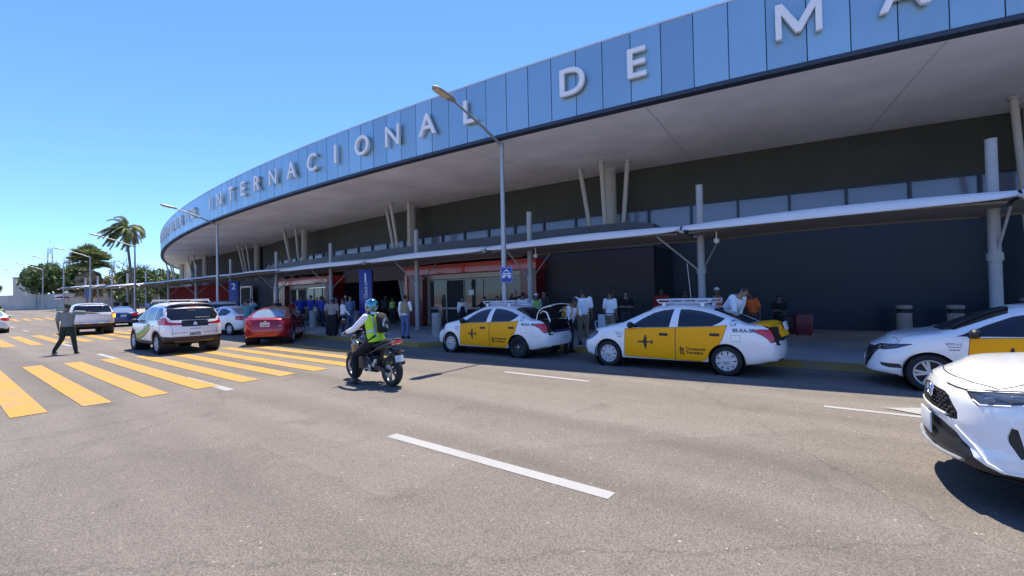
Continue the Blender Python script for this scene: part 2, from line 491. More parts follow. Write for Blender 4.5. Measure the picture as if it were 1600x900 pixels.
# pavement with a yellow kerb and a bulb-out at the crosswalk
FRONT = [(40, 11.62), (-11.2, 11.62), (-12.0, 10.25), (-20.9, 10.25), (-21.9, 12.0), (-48, 12.0)] + [(-48 - 2.5 * i, 12.0) for i in range(1, 21)]
pave_m = streak_mat("pavement_concrete", (0.33, 0.305, 0.275), 0.85, 0.18, 0.4, 0.4)
kerb_m = paint_mat("yellow_kerb_paint", (0.30, 0.20, 0.04), 0.9)
def pave_mat():
    nt = pave_m.node_tree
    return pave_m
mb = MB(); mk = MB()
def inset(pts, d):
    out = []
    for i, p in enumerate(pts):
        a = Vector(pts[max(i - 1, 0)]); b = Vector(pts[min(i + 1, len(pts) - 1)]); t = (b - a).normalized()
        out.append((p[0] + t.y * d, p[1] - t.x * d))
    return out
INN = inset(FRONT, 0.16)
INN = [(x, y) for x, y in INN]
for i in range(len(FRONT) - 1):
    (x0, y0), (x1, y1) = FRONT[i], FRONT[i + 1]; (a0, b0), (a1, b1) = INN[i], INN[i + 1]
    if i < 6: nseg = 1
    mk.add([(x0, y0, zg(x0) - .01), (x1, y1, zg(x1) - .01), (x1, y1 + .015, zg(x1) + .155), (x0, y0 + .015, zg(x0) + .155), (a1, b1, zg(x1) + .158), (a0, b0, zg(x0) + .158)],
           [(0, 1, 2, 3), (3, 2, 4, 5)])
    mb.add([(a0, b0, zg(x0) + .15), (a1, b1, zg(x1) + .15), (a1, 34, zg(x1) + .15), (a0, 34, zg(x0) + .15)], [(0, 1, 2, 3)])
tag(obj("pavement", mb, pave_m, smooth=0), kind="structure")
tag(obj("kerb", mk, kerb_m, smooth=0), kind="structure")
# joints of the pavement slabs
mj = MB()
for x in range(-44, 14, 3):
    mj.add([(x, 12.2, .1535), (x + .018, 12.2, .1535), (x + .018, 23, .1535), (x, 23, .1535)], [(0, 1, 2, 3)])
for y in (14.6, 17.4):
    mj.add([(-46, y, .1545), (40, y, .1545), (40, y + .018, .1545), (-46, y + .018, .1545)], [(0, 1, 2, 3)])
tag(obj("pavement_joints", mj, mat("joint_dirt", (0.09, 0.085, 0.08), 0.95), smooth=0), kind="structure")

# ------------------------------------------------------------------ terminal building
CX, CY = -23.0, 165.95
RF, RW, RB = 155.0, 146.8, 149.1
Z1, Z2, ZS = 6.95, 9.02, 7.38          # fascia bottom, top; soffit height at the wall
def thx(x, R): return math.asin((x - CX) / R)
def PT(x, R): return (x, CY - sqrt(R * R - (x - CX) ** 2))
def TH(th, R): return (CX + R * sin(th), CY - R * cos(th))
TH0, TH1 = -0.475, 0.30
def ths(a, b, step=0.008):
    n = max(2, int(abs(b - a) / step)); return [a + (b - a) * i / n for i in range(n + 1)]

bld = thing("terminal_building", "long curved airport terminal with blue-grey panelled roof fascia carrying big letters", "terminal building", (-23, 19, 0))
B0 = Vector((-23, 19, 0))
def bobj(name, mb, m, parent=None, **k):
    mb.v = [(x - B0.x, y - B0.y, z - B0.z) for x, y, z in mb.v]
    return obj(name, mb, m, parent if parent is not None else bld, **k)

def arc_wall(mb, a, b, R, z0, z1, thick=0.0, mi=0, step=0.008):
    """vertical curved wall whose visible face is at radius R (outward = larger R)"""
    T = ths(a, b, step)
    rows = []
    for t in T:
        o = TH(t, R); i = TH(t, R - thick) if thick else None
        col = [(o[0], o[1], z0), (o[0], o[1], z1)]
        if thick: col += [(i[0], i[1], z1), (i[0], i[1], z0)]
        rows.append(col)
    mb.grid(rows, mi, close=bool(thick))
    if thick:
        n = len(mb.v) - 4 * len(T)
        mb.add([mb.v[n + k] for k in range(4)], [(0, 1, 2, 3)], mi)
        m_ = len(mb.v) - 8
        mb.add([mb.v[n + 4 * (len(T) - 1) + k] for k in range(4)], [(3, 2, 1, 0)], mi)

# fascia: separate metal panels with dark open joints
FASC = mat("blue_grey_metal_panel", (0.32, 0.45, 0.50), 0.36, 0.75, 0.05, 0.35, spec=0.5)
DARKM = mat("dark_slate_metal", (0.035, 0.045, 0.065), 0.5, 0.3, 0.1, 3)
mbf = MB(); mbk = MB()
arc_wall(mbk, TH0, TH1, RF - 0.05, Z1 + .02, Z2 - .02, 0.25)
dth = 0.826 / RF; gap = 0.011 / RF
t = thx(-1.58, RF)
k0 = int((TH0 - t) / dth) - 1; k1 = int((TH1 - t) / dth)
rp = random.Random(11)
for k in range(k0, k1):
    a = t + k * dth + gap; b = t + (k + 1) * dth - gap
    if b > TH1 or a < TH0: continue
    ra = RF + rp.uniform(-.004, .004); rb = RF + rp.uniform(-.004, .004)
    pa, pb = TH(a, ra), TH(b, rb); qa, qb = TH(a, ra - .045), TH(b, rb - .045)
    mbf.add([(pa[0], pa[1], Z1 + .12), (pb[0], pb[1], Z1 + .12), (pb[0], pb[1], Z2), (pa[0], pa[1], Z2),
             (qa[0], qa[1], Z1 + .12), (qb[0], qb[1], Z1 + .12), (qb[0], qb[1], Z2), (qa[0], qa[1], Z2)],
            [(0, 1, 2, 3), (0, 4, 5, 1), (1, 5, 6, 2), (2, 6, 7, 3), (3, 7, 4, 0)])
# rounded left end
ex, ey = TH(TH0, RF - 13)
def endarc(r, n=16):
    out = []
    for i in range(n + 1):
        q = TH0 - radians(115) * i / n
        out.append((ex + r * sin(q), ey - r * cos(q)))
    return out
for pts, mbx, z0, z1 in ((endarc(13), mbf, Z1 + .12, Z2), (endarc(12.95), mbk, Z1 + .02, Z2 - .02)):
    mbx.grid([[(x, y, z0), (x, y, z1)] for x, y in pts])
nt = FASC.node_tree; geo = nt.nodes.new("ShaderNodeNewGeometry"); hs = nt.nodes.new("ShaderNodeHueSaturation"); mr = nt.nodes.new("ShaderNodeMapRange")
mr.inputs["To Min"].default_value = .90; mr.inputs["To Max"].default_value = 1.10
nt.links.new(geo.outputs["Random Per Island"], mr.inputs["Value"]); nt.links.new(mr.outputs["Result"], hs.inputs["Value"])
pb = nt.nodes["Principled BSDF"]; src = pb.inputs["Base Color"].links[0].from_socket
nt.links.new(src, hs.inputs["Color"]); nt.links.new(hs.outputs["Color"], pb.inputs["Base Color"])
fascia = bobj("roof_fascia", mbf, FASC, smooth=0)
bobj("fascia_backing", mbk, DARKM, smooth=30)
mb = MB(); arc_wall(mb, TH0, TH1, RF + .03, Z1, Z1 + .105, 0.2)
mb.grid([[(x, y, Z1), (x, y, Z1 + .105)] for x, y in endarc(13.03)])
bobj("fascia_drip_edge", mb, DARKM)
mb = MB(); arc_wall(mb, TH0, TH1, RF + .02, Z2 + .003, Z2 + .05, 0.5)
mb.grid([[(x, y, Z2 + .003), (x, y, Z2 + .05)] for x, y in endarc(13.02)])
bobj("fascia_coping", mb, mat("pale_metal_coping", (0.6, 0.64, 0.66), 0.4, 0.4))

# lettering
LET = mat("brushed_metal_letters", (0.74, 0.73, 0.70), 0.42, 0.2, 0.06, 3)
words = [("AEROPUERTO", -54.6, 1.965), ("INTERNACIONAL", -33.2, None), ("DE", -6.56, None), ("MAZA", -0.93, None)]
posx = {}
seq = [("A", -54.9), ("E", -52.95), ("R", -51.0), ("O", -49.05), ("P", -47.1), ("U", -45.15), ("E", -43.2), ("R", -41.25), ("T", -39.3), ("O", -37.3),
       ("I", -33.1), ("N", -31.25), ("T", -29.25), ("E", -27.41), ("R", -25.53), ("N", -23.65), ("A", -21.72), ("C", -19.86), ("I", -17.96), ("O", -16.11),
       ("N", -14.22), ("A", -12.35), ("L", -10.37), ("D", -6.56), ("E", -4.65), ("M", -0.93), ("A", 0.95), ("Z", 2.75), ("A", 4.6)]
cache = {}
for ch, x in seq:
    if ch == 'M' and ch not in cache:
        w_, h_, t_ = .46, .83, .125
        prof = [(-w_, 0), (-w_, h_), (-w_ + t_ * 1.15, h_), (0, .30), (w_ - t_ * 1.15, h_), (w_, h_), (w_, 0), (w_ - t_, 0), (w_ - t_, h_ - .26), (.055, .085), (-.055, .085), (-w_ + t_, h_ - .26), (-w_ + t_, 0)]
        mm = MB(); mm.prism(prof, -.05, .05, lambda u, v, w: (u, v, w)); cache[ch] = mm
    if ch not in cache:
        tm = text_mesh(ch, 1.0, 0.0, 0.018)
        xs_ = [v[0] for v in tm.v]; ys_ = [v[1] for v in tm.v]
        cx_, y0_, y1_ = (min(xs_) + max(xs_)) / 2, min(ys_), max(ys_)
        sc_ = 0.83 / (y1_ - y0_)
        big = text_mesh(ch, sc_, 0.10, 0.006 if ch in "MN" else 0.014)
        xs_ = [v[0] for v in big.v]; ys_ = [v[1] for v in big.v]
        cx_ = (min(xs_) + max(xs_)) / 2; y0_ = min(ys_)
        big.v = [((vx - cx_) * 1.06, vy - y0_, vz) for vx, vy, vz in big.v]
        cache[ch] = big
    src = cache[ch]; th = thx(x, RF)
    px, py = TH(th, RF + 0.13)
    m = MB()
    m.add([(px + vx * cos(th) + vz * sin(th), py + vx * sin(th) - vz * cos(th), 7.66 + vy) for vx, vy, vz in src.v], src.f)
    pn = [(-.18, .15), (.18, .15), (0, .62)]
    m.v = [(a - B0.x, b - B0.y, c) for a, b, c in m.v]
    lo = obj("letter", m, LET, fascia, smooth=30)

# soffit with thin radial joints
SOFF = streak_mat("white_soffit_render", (0.90, 0.87, 0.83), 0.9, 0.10, 0.25, 0.25)
mb = MB()
rows = []
for q in ths(TH0, TH1):
    rows.append([(*TH(q, RF - 0.2 - (RF - 0.2 - RW + 1.0) * s), lerp(Z1 + .02, ZS + .06, s ** 0.8)) for s in [i / 8 for i in range(9)]])
mb.grid(rows)
cen = (ex, ey)
mb.add([(cen[0], cen[1], ZS)] + [(x, y, Z1 + .02) for x, y in endarc(12.8)], [(0, i, i + 1) for i in range(1, 17)])
soffit = bobj("soffit", mb, SOFF, smooth=60)
for x in (-40.0, -34, -26.5, -17.2, -11, -4.55, 1.75, 8):
    mb = MB(); q = thx(x, RF); w = 0.016 / RF
    pts = []
    for s in [i / 6 for i in range(7)]:
        R = RF - 0.25 - (RF - 0.25 - RW) * s; z = lerp(Z1 + .02, ZS + .06, ((RF - 0.2 - R) / (RF - 0.2 - RW + 1.0)) ** 0.8) - .006
        pts.append([(*TH(q - w, R), z), (*TH(q + w, R), z)])
    mb.grid(pts)
    bobj("soffit_joint", mb, mat("soffit_joint_grey", (0.58, 0.56, 0.54), 0.9), soffit, smooth=0)  # seam strips in a greyer tone than the soffit

# roof deck (closes the building above; casts the shade on the street)
mb = MB()
mb.grid([[(*TH(q, RF - .2), Z2 - .25), (*TH(q, RF - 30), Z2 + .2)] for q in ths(TH0, TH1)])
mb.add([(cen[0], cen[1], Z2)] + [(x, y, Z2 - .25) for x, y in endarc(12.8)], [(0, i, i + 1) for i in range(1, 17)])
bobj("roof_deck", mb, CONCRETE, smooth=60)

mb = MB(); arc_wall(mb, TH0, TH1, RF - 30, 0.0, Z2 + .3, .3); bobj("rear_wall", mb, CONCRETE)
# walls
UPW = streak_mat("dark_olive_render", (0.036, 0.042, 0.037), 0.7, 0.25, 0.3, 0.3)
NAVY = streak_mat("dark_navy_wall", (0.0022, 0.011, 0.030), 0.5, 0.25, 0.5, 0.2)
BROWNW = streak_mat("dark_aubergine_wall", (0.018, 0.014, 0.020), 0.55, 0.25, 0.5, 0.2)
SLATE = streak_mat("slate_blue_band", (0.045, 0.062, 0.085), 0.5, 0.15, 0.5, 0.3)
GLAZ = mat("clerestory_glass", (0.13, 0.155, 0.23), 0.12, 0.0, 0.12, 0.25, spec=0.9)
MULL = mat("dark_blue_mullion", (0.02, 0.035, 0.07), 0.4, 0.3, 0.05)
tl, tr = thx(-78, RW), thx(28, RW)
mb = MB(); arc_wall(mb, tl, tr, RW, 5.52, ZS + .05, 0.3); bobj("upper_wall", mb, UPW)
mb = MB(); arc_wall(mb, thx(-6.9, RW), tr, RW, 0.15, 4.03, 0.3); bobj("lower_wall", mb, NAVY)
# clerestory windows, one pane each between mullions
x = -1.99 - 1.8 * 40
while x < 24:
    a, b = thx(x, RW), thx(x + 1.8, RW)
    if x > -76:
        m = MB(); arc_wall(m, a + .0002, b - .0002, RW - .05, 4.02, 5.49, 0.02)
        w = bobj("window", m, GLAZ, smooth=0)
        fm = MB()
        for q in (a,):
            c = TH(q, RW - .01); fm.box((c[0], c[1], 4.755), (0.09, 0.12, 1.47), q)
        for z in (4.03, 5.48):
            c = TH((a + b) / 2, RW - .012); fm.box((c[0], c[1], z), (1.74, 0.1, 0.05), (a + b) / 2)
        bobj("window_frame", fm, MULL, w, smooth=0)
    x += 1.8
# parapet strip under the glass further left and the projecting entrance wing
mb = MB(); arc_wall(mb, thx(-78, RW), thx(-6.9, RW), RW, 3.2, 4.03, 0.3); bobj("wall_strip", mb, SLATE)
bl, br = thx(-40.5, RB), thx(-6.36, RB)
mb = MB()
T = ths(bl, br, 0.006)
rows = []
for i, q in enumerate(T):
    d = min((br - q) * RB, (q - bl) * RB)
    zt = 4.64 - (0.16 * (1 - sqrt(max(0, 1 - (1 - min(1, d / .16)) ** 2))) if d < .16 else 0)
    o = TH(q, RB + .12); i_ = TH(q, RW)
    rows.append([(o[0], o[1], 3.58), (o[0], o[1], zt), (i_[0], i_[1], zt), (i_[0], i_[1], 3.58)])
mb.grid(rows, close=True); mb.add(rows[0], [(0, 1, 2, 3)]); mb.add(rows[-1], [(3, 2, 1, 0)])
bobj("entrance_wing_parapet", mb, SLATE, smooth=20)
# lower front of the wing: brown wall | portal | recess | portal | wall
def wing_wall(x0, x1, R, m, name="entrance_wing_wall", z1=3.575):
    mb = MB(); arc_wall(mb, thx(x0, R), thx(x1, R), R, 0.15, z1, 0.25); return bobj(name, mb, m)
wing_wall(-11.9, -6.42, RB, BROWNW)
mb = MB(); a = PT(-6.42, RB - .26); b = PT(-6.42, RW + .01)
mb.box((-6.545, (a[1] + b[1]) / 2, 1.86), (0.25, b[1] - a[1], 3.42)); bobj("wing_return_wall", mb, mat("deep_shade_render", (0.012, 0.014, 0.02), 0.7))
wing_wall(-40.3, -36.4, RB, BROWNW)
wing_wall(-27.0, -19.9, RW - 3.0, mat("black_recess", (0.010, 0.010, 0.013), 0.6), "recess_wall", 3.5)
# sides of the recess
for xx in (-27.12, -19.78):
    a = PT(xx, RB - .02); b = PT(xx, RW - 3.0); mb2 = MB(); mb2.box((xx, (a[1] + b[1]) / 2, 1.83), (.2, b[1] - a[1], 3.36)); bobj("recess_side_wall", mb2, BROWNW, smooth=0)
mb = MB(); arc_wall(mb, thx(-27.0, RB), thx(-19.9, RB), RB - .02, 2.75, 3.57, .25); bobj("recess_lintel", mb, mat("taupe_lintel", (0.10, 0.09, 0.085), 0.8))

RED = mat("bounce_lit_portal_red", (0.45, 0.03, 0.018), 0.22, 0, 0.08, 0.6, coat=0.6)  # brighter red: bounce light on the lintel is put into the colour
DRED = mat("dark_red_portal", (0.13, 0.006, 0.010), 0.35, 0, 0.1, 0.6, coat=0.3)
BEIGE = mat("beige_aluminium", (0.36, 0.33, 0.27), 0.45, 0.3, 0.05)
DOORG = mat("door_glass", (0.03, 0.035, 0.04), 0.06, 0, 0.3, 0.7, spec=0.7)
def portal(x0, x1, ztop, jl, jr, dark_left=True):
    R = RB + 0.75; th = thx((x0 + x1) / 2, R); c = PT((x0 + x1) / 2, R); L = (x1 - x0) / cos(th)
    root = bpy.data.objects.new("entrance_portal", None); COL.objects.link(root); root.parent = bld
    root.location = (c[0] - B0.x, c[1] - B0.y, 0.15); root.rotation_euler = (0, 0, th)
    h = ztop - .15; D = 1.3
    def P(name, boxes, m, par=root, bev=.012):
        mb = MB()
        for cc, dd in boxes: mb.box(cc, dd)
        return obj(name, mb, m, par, smooth=0, bevel=bev)
    P("portal_lintel", [((0, D / 2, h - .24), (L, D, .48))], RED)
    P("portal_jamb", [((-L / 2 + jl / 2, D / 2, (h - .482) / 2), (jl, D, h - .486))], DRED)
    P("portal_jamb", [((L / 2 - jr / 2, D / 2, (h - .482) / 2), (jr, D, h - .486))], DRED)
    P("portal_edge_strip", [((-L / 2 + .12, -.03, (h - .5) / 2), (.24, .05, h - .5))], RED)
    a, b = -L / 2 + jl, L / 2 - jr; W = b - a; hd = h - .49
    fr = P("door_frame", [(((a + b) / 2, .42, hd - .13), (W - .01, .14, .26)), ((a + .06, .42, (hd - .27) / 2), (.1, .14, hd - .28)), ((b - .06, .42, (hd - .27) / 2), (.1, .14, hd - .28))], BEIGE)
    n = 5
    for i in range(n):
        x = a + .12 + (W - .24) * (i + .5) / n; w = (W - .24) / n - .03
        dp = P("sliding_door", [((x, .46, (hd - .27) / 2), (w, .03, hd - .29))], DOORG if i != 1 else mat("black_doorway", (0.006, 0.006, 0.007), 0.7), root, 0)
        P("door_rail", [((x, .43, hd - .31), (w, .05, .05)), ((x, .43, .95), (w, .05, .1)), ((x - w / 2 + .02, .43, hd / 2 - .14), (.04, .05, hd - .35))], BEIGE, dp, 0)
        if i == 2: P("door_notice", [((x - .1, .42, 1.75), (.34, .01, .26))], PRINT_WHITE, dp, 0)
    P("ceiling_inside", [((0, 1.0, hd - .02), (W, .6, .03))], BEIGE, root, 0)
    return root
portal(-19.8, -11.3, 3.38, 1.35, .85)
portal(-36.4, -27.1, 3.28, 1.9, 1.0)
# dark red wall and gate zone towards the far end
mb = MB(); d_ = hypot(18.5, .3); mb.box((-54.75, 17.3, 1.75), (d_, .25, 2.9), atan2(-.3, 18.5)); bobj("red_far_wall", mb, mat("matt_brick_red", (0.17, 0.016, 0.014), 0.9, 0, .15, .8, spec=.1), smooth=0)
mb = MB(); mb.box((-54.75, 17.17, 3.28), (d_ + .3, .6, .16), atan2(-.3, 18.5)); bobj("red_wall_capping", mb, mat("matt_brick_red", (0.17, 0.016, 0.014), 0.9), smooth=0)
mb = MB(); mb.box((-70.1, 19.2, 2.0), (12.8, .3, 3.4), atan2(-3.6, 12.4)); bobj("end_garden_wall", mb, mat("cream_render", (0.58, 0.54, 0.45), 0.85, var=.05, scale=.5), smooth=0)
SGREY = mat("slate_grey_render", (0.075, 0.08, 0.095), 0.8, spec=.2)
def straight(name, p, q, z0, z1, m):
    w = MB(); w.box(((p[0] + q[0]) / 2, (p[1] + q[1]) / 2, (z0 + z1) / 2), (hypot(q[0] - p[0], q[1] - p[1]), .25, z1 - z0), atan2(q[1] - p[1], q[0] - p[0])); return bobj(name, w, m, smooth=0)
straight("grey_far_wall", (-45.4, 17.15), (-40.35, PT(-40.35, RB)[1] + .14), .15, 3.5, SGREY)
straight("upper_end_wall", (-50.0, 21.45), (-70.0, 21.4), .15, ZS, mat("dark_grey_upper_render", (0.055, 0.055, 0.055), 0.85, spec=.2))
straight("pale_end_wall", (-70.1, 21.4), (-80.5, 23.3), .3, ZS - .1, mat("cream_render", (0.58, 0.54, 0.45), 0.85, var=.05, scale=.5))
mb = MB(); mb.box((-42.6, 17.10, 1.5), (1.9, .12, 2.6), .03); sd_ = bobj("service_door", mb, mat("black_doorway", (0.006, 0.006, 0.007), 0.7))
mb = MB()
for dx in (-1.05, 1.05): mb.box((-42.6 + dx, 17.06, 1.5), (.14, .16, 2.7))
mb.box((-42.6, 17.06, 2.92), (2.24, .16, .14)); bobj("service_door_frame", mb, PRINT_WHITE)

# columns with three raking struts each
COLM = mat("grey_white_column_paint", (0.40, 0.40, 0.385), 0.7, 0, 0.06, 2)
for i, x in enumerate((4.55, -8.75, -21.7, -35.6, -48.2, -62.2, -76)):
    R = 147.75; th = thx(x, R); c = PT(x, R)
    if x < -60: c = (x, 20.35 if x > -70 else 21.95)
    zs_ = 7.33
    m = MB(); m.tube([(c[0], c[1], .15), (c[0], c[1], zs_)], .27, 20)
    m.tube([(c[0], c[1], zs_ - .12), (c[0], c[1], zs_ + .02)], .33, 20)
    co = bobj("column", m, COLM, smooth=40)
    for dx, dy in ((-.95, -1.15), (.25, -1.75), (1.2, -1.2)):
        q = Matrix.Rotation(th, 2) @ Vector((dx, dy)); s = .18
        top = (c[0] + q.x, c[1] + q.y, 7.2)
        d = hypot(*q); base = (c[0] + q.x * .33 / d, c[1] + q.y * .33 / d, .15)
        m = MB(); m.tube([base, top], .095, 12)
        m.tube([(top[0], top[1], top[2] - .02), (top[0], top[1], top[2] + .05)], .15, 12)
        bobj("strut", m, COLM, co, smooth=40)
# ------------------------------------------------------------------ vehicles
LOWER = [(0, 0), (.45, 0), (.78, 0), (.90, .015), (.95, .06), (.972, .13), (.985, .22), (.994, .34), (1.0, .48), (1.0, .60), (.997, .72), (.990, .83), (.980, .92), (.966, 1.0)]

def car_shell(S):
    top, bot, sho, wid = pchip(S['top']), pchip(S['bot']), pchip(S['sho']), pchip(S['wid'])
    x0, x1 = S['x0'], S['x1']
    n = S.get('n', 78); NU = 15; pw = S.get('pow', 3.0); tl = S.get('tl', 0.5)
    low = S.get('lower', LOWER)
    xs = []
    for i in range(n + 1):
        u = i / n; u = lerp(u, 0.5 - 0.5 * cos(pi * u), 0.45); xs.append(lerp(x0, x1, u))
    Wm = max(wid(x) for x in xs)
    fn, rn = pchip(S['nose']), pchip(S['tail'])
    fa, ra, fp = S.get('fa', .30), S.get('ra', .22), S.get('fp', 2.6)
    DF, DR = S.get('DF', .85), S.get('DR', .75)
    def warp(x, y, z):
        ry = min(1.0, abs(y) / Wm)
        e = sstep(x1 - DF, x1, x)
        if e > 0:
            x -= e * (fa * ry ** fp + S.get('fa2', .12) * ry ** 9) + sstep(x1 - DF * .5, x1, x) * fn(z)
        e = sstep(-(x0 + DR), -x0, -x)
        if e > 0:
            x += e * (ra * ry ** fp + S.get('ra2', .10) * ry ** 9) + sstep(-(x0 + DR * .5), -x0, -x) * rn(z)
        return (x, y, z)
    nl = len(low); secs = []
    for x in xs:
        w, zb, zs, zt = wid(x), bot(x), sho(x), top(x)
        zs = min(zs, zt - 0.02)
        pts = [(a * w, zb + b * (zs - zb)) for a, b in low]
        ys = low[-1][0] * w; h = zt - zs
        for k in range(1, NU + 1):
            t = pi / 2 * k / NU
            y = ys * max(0, cos(t)) ** (2 / pw); dz = h * sin(t) ** (2 / pw)
            y *= max(.3, 1 - tl * dz * (1 - .25 * dz / max(h, .2)))
            pts.append((y, zs + dz))
        secs.append(pts)
    NP = nl + NU
    bm = bmesh.new(); ring = []
    for x, pts in zip(xs, secs):
        L = [bm.verts.new(warp(x, y, z)) for y, z in pts]
        R = [L[j] if pts[j][0] < 1e-6 else bm.verts.new(warp(x, -pts[j][0], pts[j][1])) for j in range(NP)]
        ring.append((L, R))
    def face(vs):
        u = []
        for v in vs:
            if v not in u: u.append(v)
        if len(u) >= 3:
            try: bm.faces.new(u)
            except ValueError: pass
    for i in range(n):
        (La, Ra), (Lb, Rb) = ring[i], ring[i + 1]
        for j in range(NP - 1):
            face([La[j], La[j + 1], Lb[j + 1], Lb[j]])
            face([Ra[j], Rb[j], Rb[j + 1], Ra[j + 1]])
    M = 12
    for end, idx in ((0, 0), (1, n)):
        L, R = ring[idx]; pts = secs[idx]; rows = []
        for j in range(2, NP):
            y, z = pts[j]
            if y < 1e-6: rows.append([L[j]] * (M + 1)); continue
            row = [L[j]]
            for k in range(1, M):
                f = 1 - 2 * k / M
                row.append(bm.verts.new(warp(xs[idx], y * f, z)))
            row.append(R[j]); rows.append(row)
        for a, b in zip(rows, rows[1:]):
            for k in range(M): face([a[k], a[k + 1], b[k + 1], b[k]])
    bmesh.ops.remove_doubles(bm, verts=bm.verts, dist=2e-5)
    bmesh.ops.recalc_face_normals(bm, faces=bm.faces)
    return bm

QA = radians(60)
AX = {'side': (Vector((1, 0, 0)), Vector((0, 0, 1))), 'end': (Vector((0, 1, 0)), Vector((0, 0, 1))), 'plan': (Vector((1, 0, 0)), Vector((0, 1, 0))),
      'corner_l': (Vector((-sin(QA), cos(QA), 0)), Vector((0, 0, 1))), 'corner_r': (Vector((-sin(QA), -cos(QA), 0)), Vector((0, 0, 1)))}
def quarter(pts): return [(-sin(QA) * x + cos(QA) * y, z) for x, y, z in pts]
def inpoly(p, poly):
    x, y = p; c = False; n = len(poly)
    for i in range(n):
        (x0, y0), (x1, y1) = poly[i], poly[i - 1]
        if (y0 > y) != (y1 > y) and x < (x1 - x0) * (y - y0) / (y1 - y0) + x0: c = not c
    return c

def cut_region(bm, lay, poly, view, filt, rid, over=None):
    a, b = AX[view]
    lo = (min(p[0] for p in poly) - .03, min(p[1] for p in poly) - .03); hi = (max(p[0] for p in poly) + .03, max(p[1] for p in poly) + .03)
    def near(f, q0, q1):
        us = [v.co.dot(a) for v in f.verts]; vs = [v.co.dot(b) for v in f.verts]
        return not (max(us) < q0[0] or min(us) > q1[0] or max(vs) < q0[1] or min(vs) > q1[1])
    cand = [f for f in bm.faces if near(f, lo, hi) and filt(f.calc_center_median(), f.normal)]
    for i in range(len(poly)):
        p, q = poly[i - 1], poly[i]
        d = (q[0] - p[0], q[1] - p[1]); ln = hypot(*d)
        if ln < 1e-6: continue
        co = a * p[0] + b * p[1]; no = a * (-d[1] / ln) + b * (d[0] / ln)
        s0 = (min(p[0], q[0]) - .004, min(p[1], q[1]) - .004); s1 = (max(p[0], q[0]) + .004, max(p[1], q[1]) + .004)
        sel = [f for f in cand if f.is_valid and near(f, s0, s1)]
        if not sel: continue
        ss = set(sel)
        geom = sel + list({e for f in sel for e in f.edges}) + list({v for f in sel for v in f.verts})
        r = bmesh.ops.bisect_plane(bm, geom=geom, dist=4e-5, plane_co=co, plane_no=no)
        cand = [f for f in cand if f.is_valid and f not in ss] + [g for g in r['geom'] if isinstance(g, bmesh.types.BMFace)]
    for f in cand:
        if not f.is_valid: continue
        c = f.calc_center_median()
        if inpoly((c.dot(a), c.dot(b)), poly) and (over is None or f[lay] in over): f[lay] = rid

def circle(cx, cz, r, n=40): return [(cx + r * cos(2 * pi * i / n), cz + r * sin(2 * pi * i / n)) for i in range(n)]

def split_part(bm, faces, name, mats, parent, inset=0.0, rim=0.022, gap=0.0, xf=None, gapm=SHUT, rim_mat=None):
    """copy a set of shell faces into a mesh of its own that keeps the shell's smooth normals"""
    idx = {}; vs = []; ns = []; fs = []; mi = []
    for f in faces:
        loop = []
        for v in f.verts:
            if v.index not in idx:
                idx[v.index] = len(vs); vs.append(v.co - v.normal * inset); ns.append(v.normal.copy())
            loop.append(idx[v.index])
        fs.append(loop); mi.append(0)
    cnt = {}
    for l in fs:
        for i in range(len(l)):
            k = (l[i - 1], l[i]); cnt[tuple(sorted(k))] = cnt.get(tuple(sorted(k)), []) + [k]
    border = [v[0] for v in cnt.values() if len(v) == 1]
    nbase = len(vs); lnorm = [[ns[i] for i in l] for l in fs]
    if rim:
        new = {}
        for a, b in border:
            for q in (a, b):
                if q not in new: new[q] = len(vs); vs.append(vs[q] - ns[q] * rim); ns.append(ns[q])
            fs.append([b, a, new[a], new[b]]); mi.append(0 if rim_mat is None else 1)
            fn = (vs[a] - vs[b]).cross(vs[new[a]] - vs[a])
            fn = fn.normalized() if fn.length > 1e-9 else ns[a]
            lnorm.append([fn] * 4)
    if gap:
        for a, b in border:
            e = (vs[b] - vs[a])
            if e.length < 1e-6: continue
            e.normalize(); k = len(vs)
            for q, s in ((a, -1), (b, -1), (b, 1), (a, 1)):
                vs.append(vs[q] + e.cross(ns[q]) * (gap * s) + ns[q] * .0015 + e * (gap * .5 if q == b else -gap * .5)); ns.append(ns[q])
            fs.append([k, k + 1, k + 2, k + 3]); mi.append(len(mats) - 1)
            lnorm.append([ns[a], ns[b], ns[b], ns[a]])
    me = bpy.data.meshes.new(name)
    if xf is not None:
        R = xf.to_3x3(); vs = [xf @ v for v in vs]; lnorm = [[R @ q for q in l] for l in lnorm]
    me.from_pydata([v[:] for v in vs], [], fs)
    for m in mats: me.materials.append(m)
    me.polygons.foreach_set("material_index", mi)
    me.shade_smooth()
    me.normals_split_custom_set([q[:] for l in lnorm for q in l])
    o = bpy.data.objects.new(name, me); COL.objects.link(o); o.parent = parent
    return o

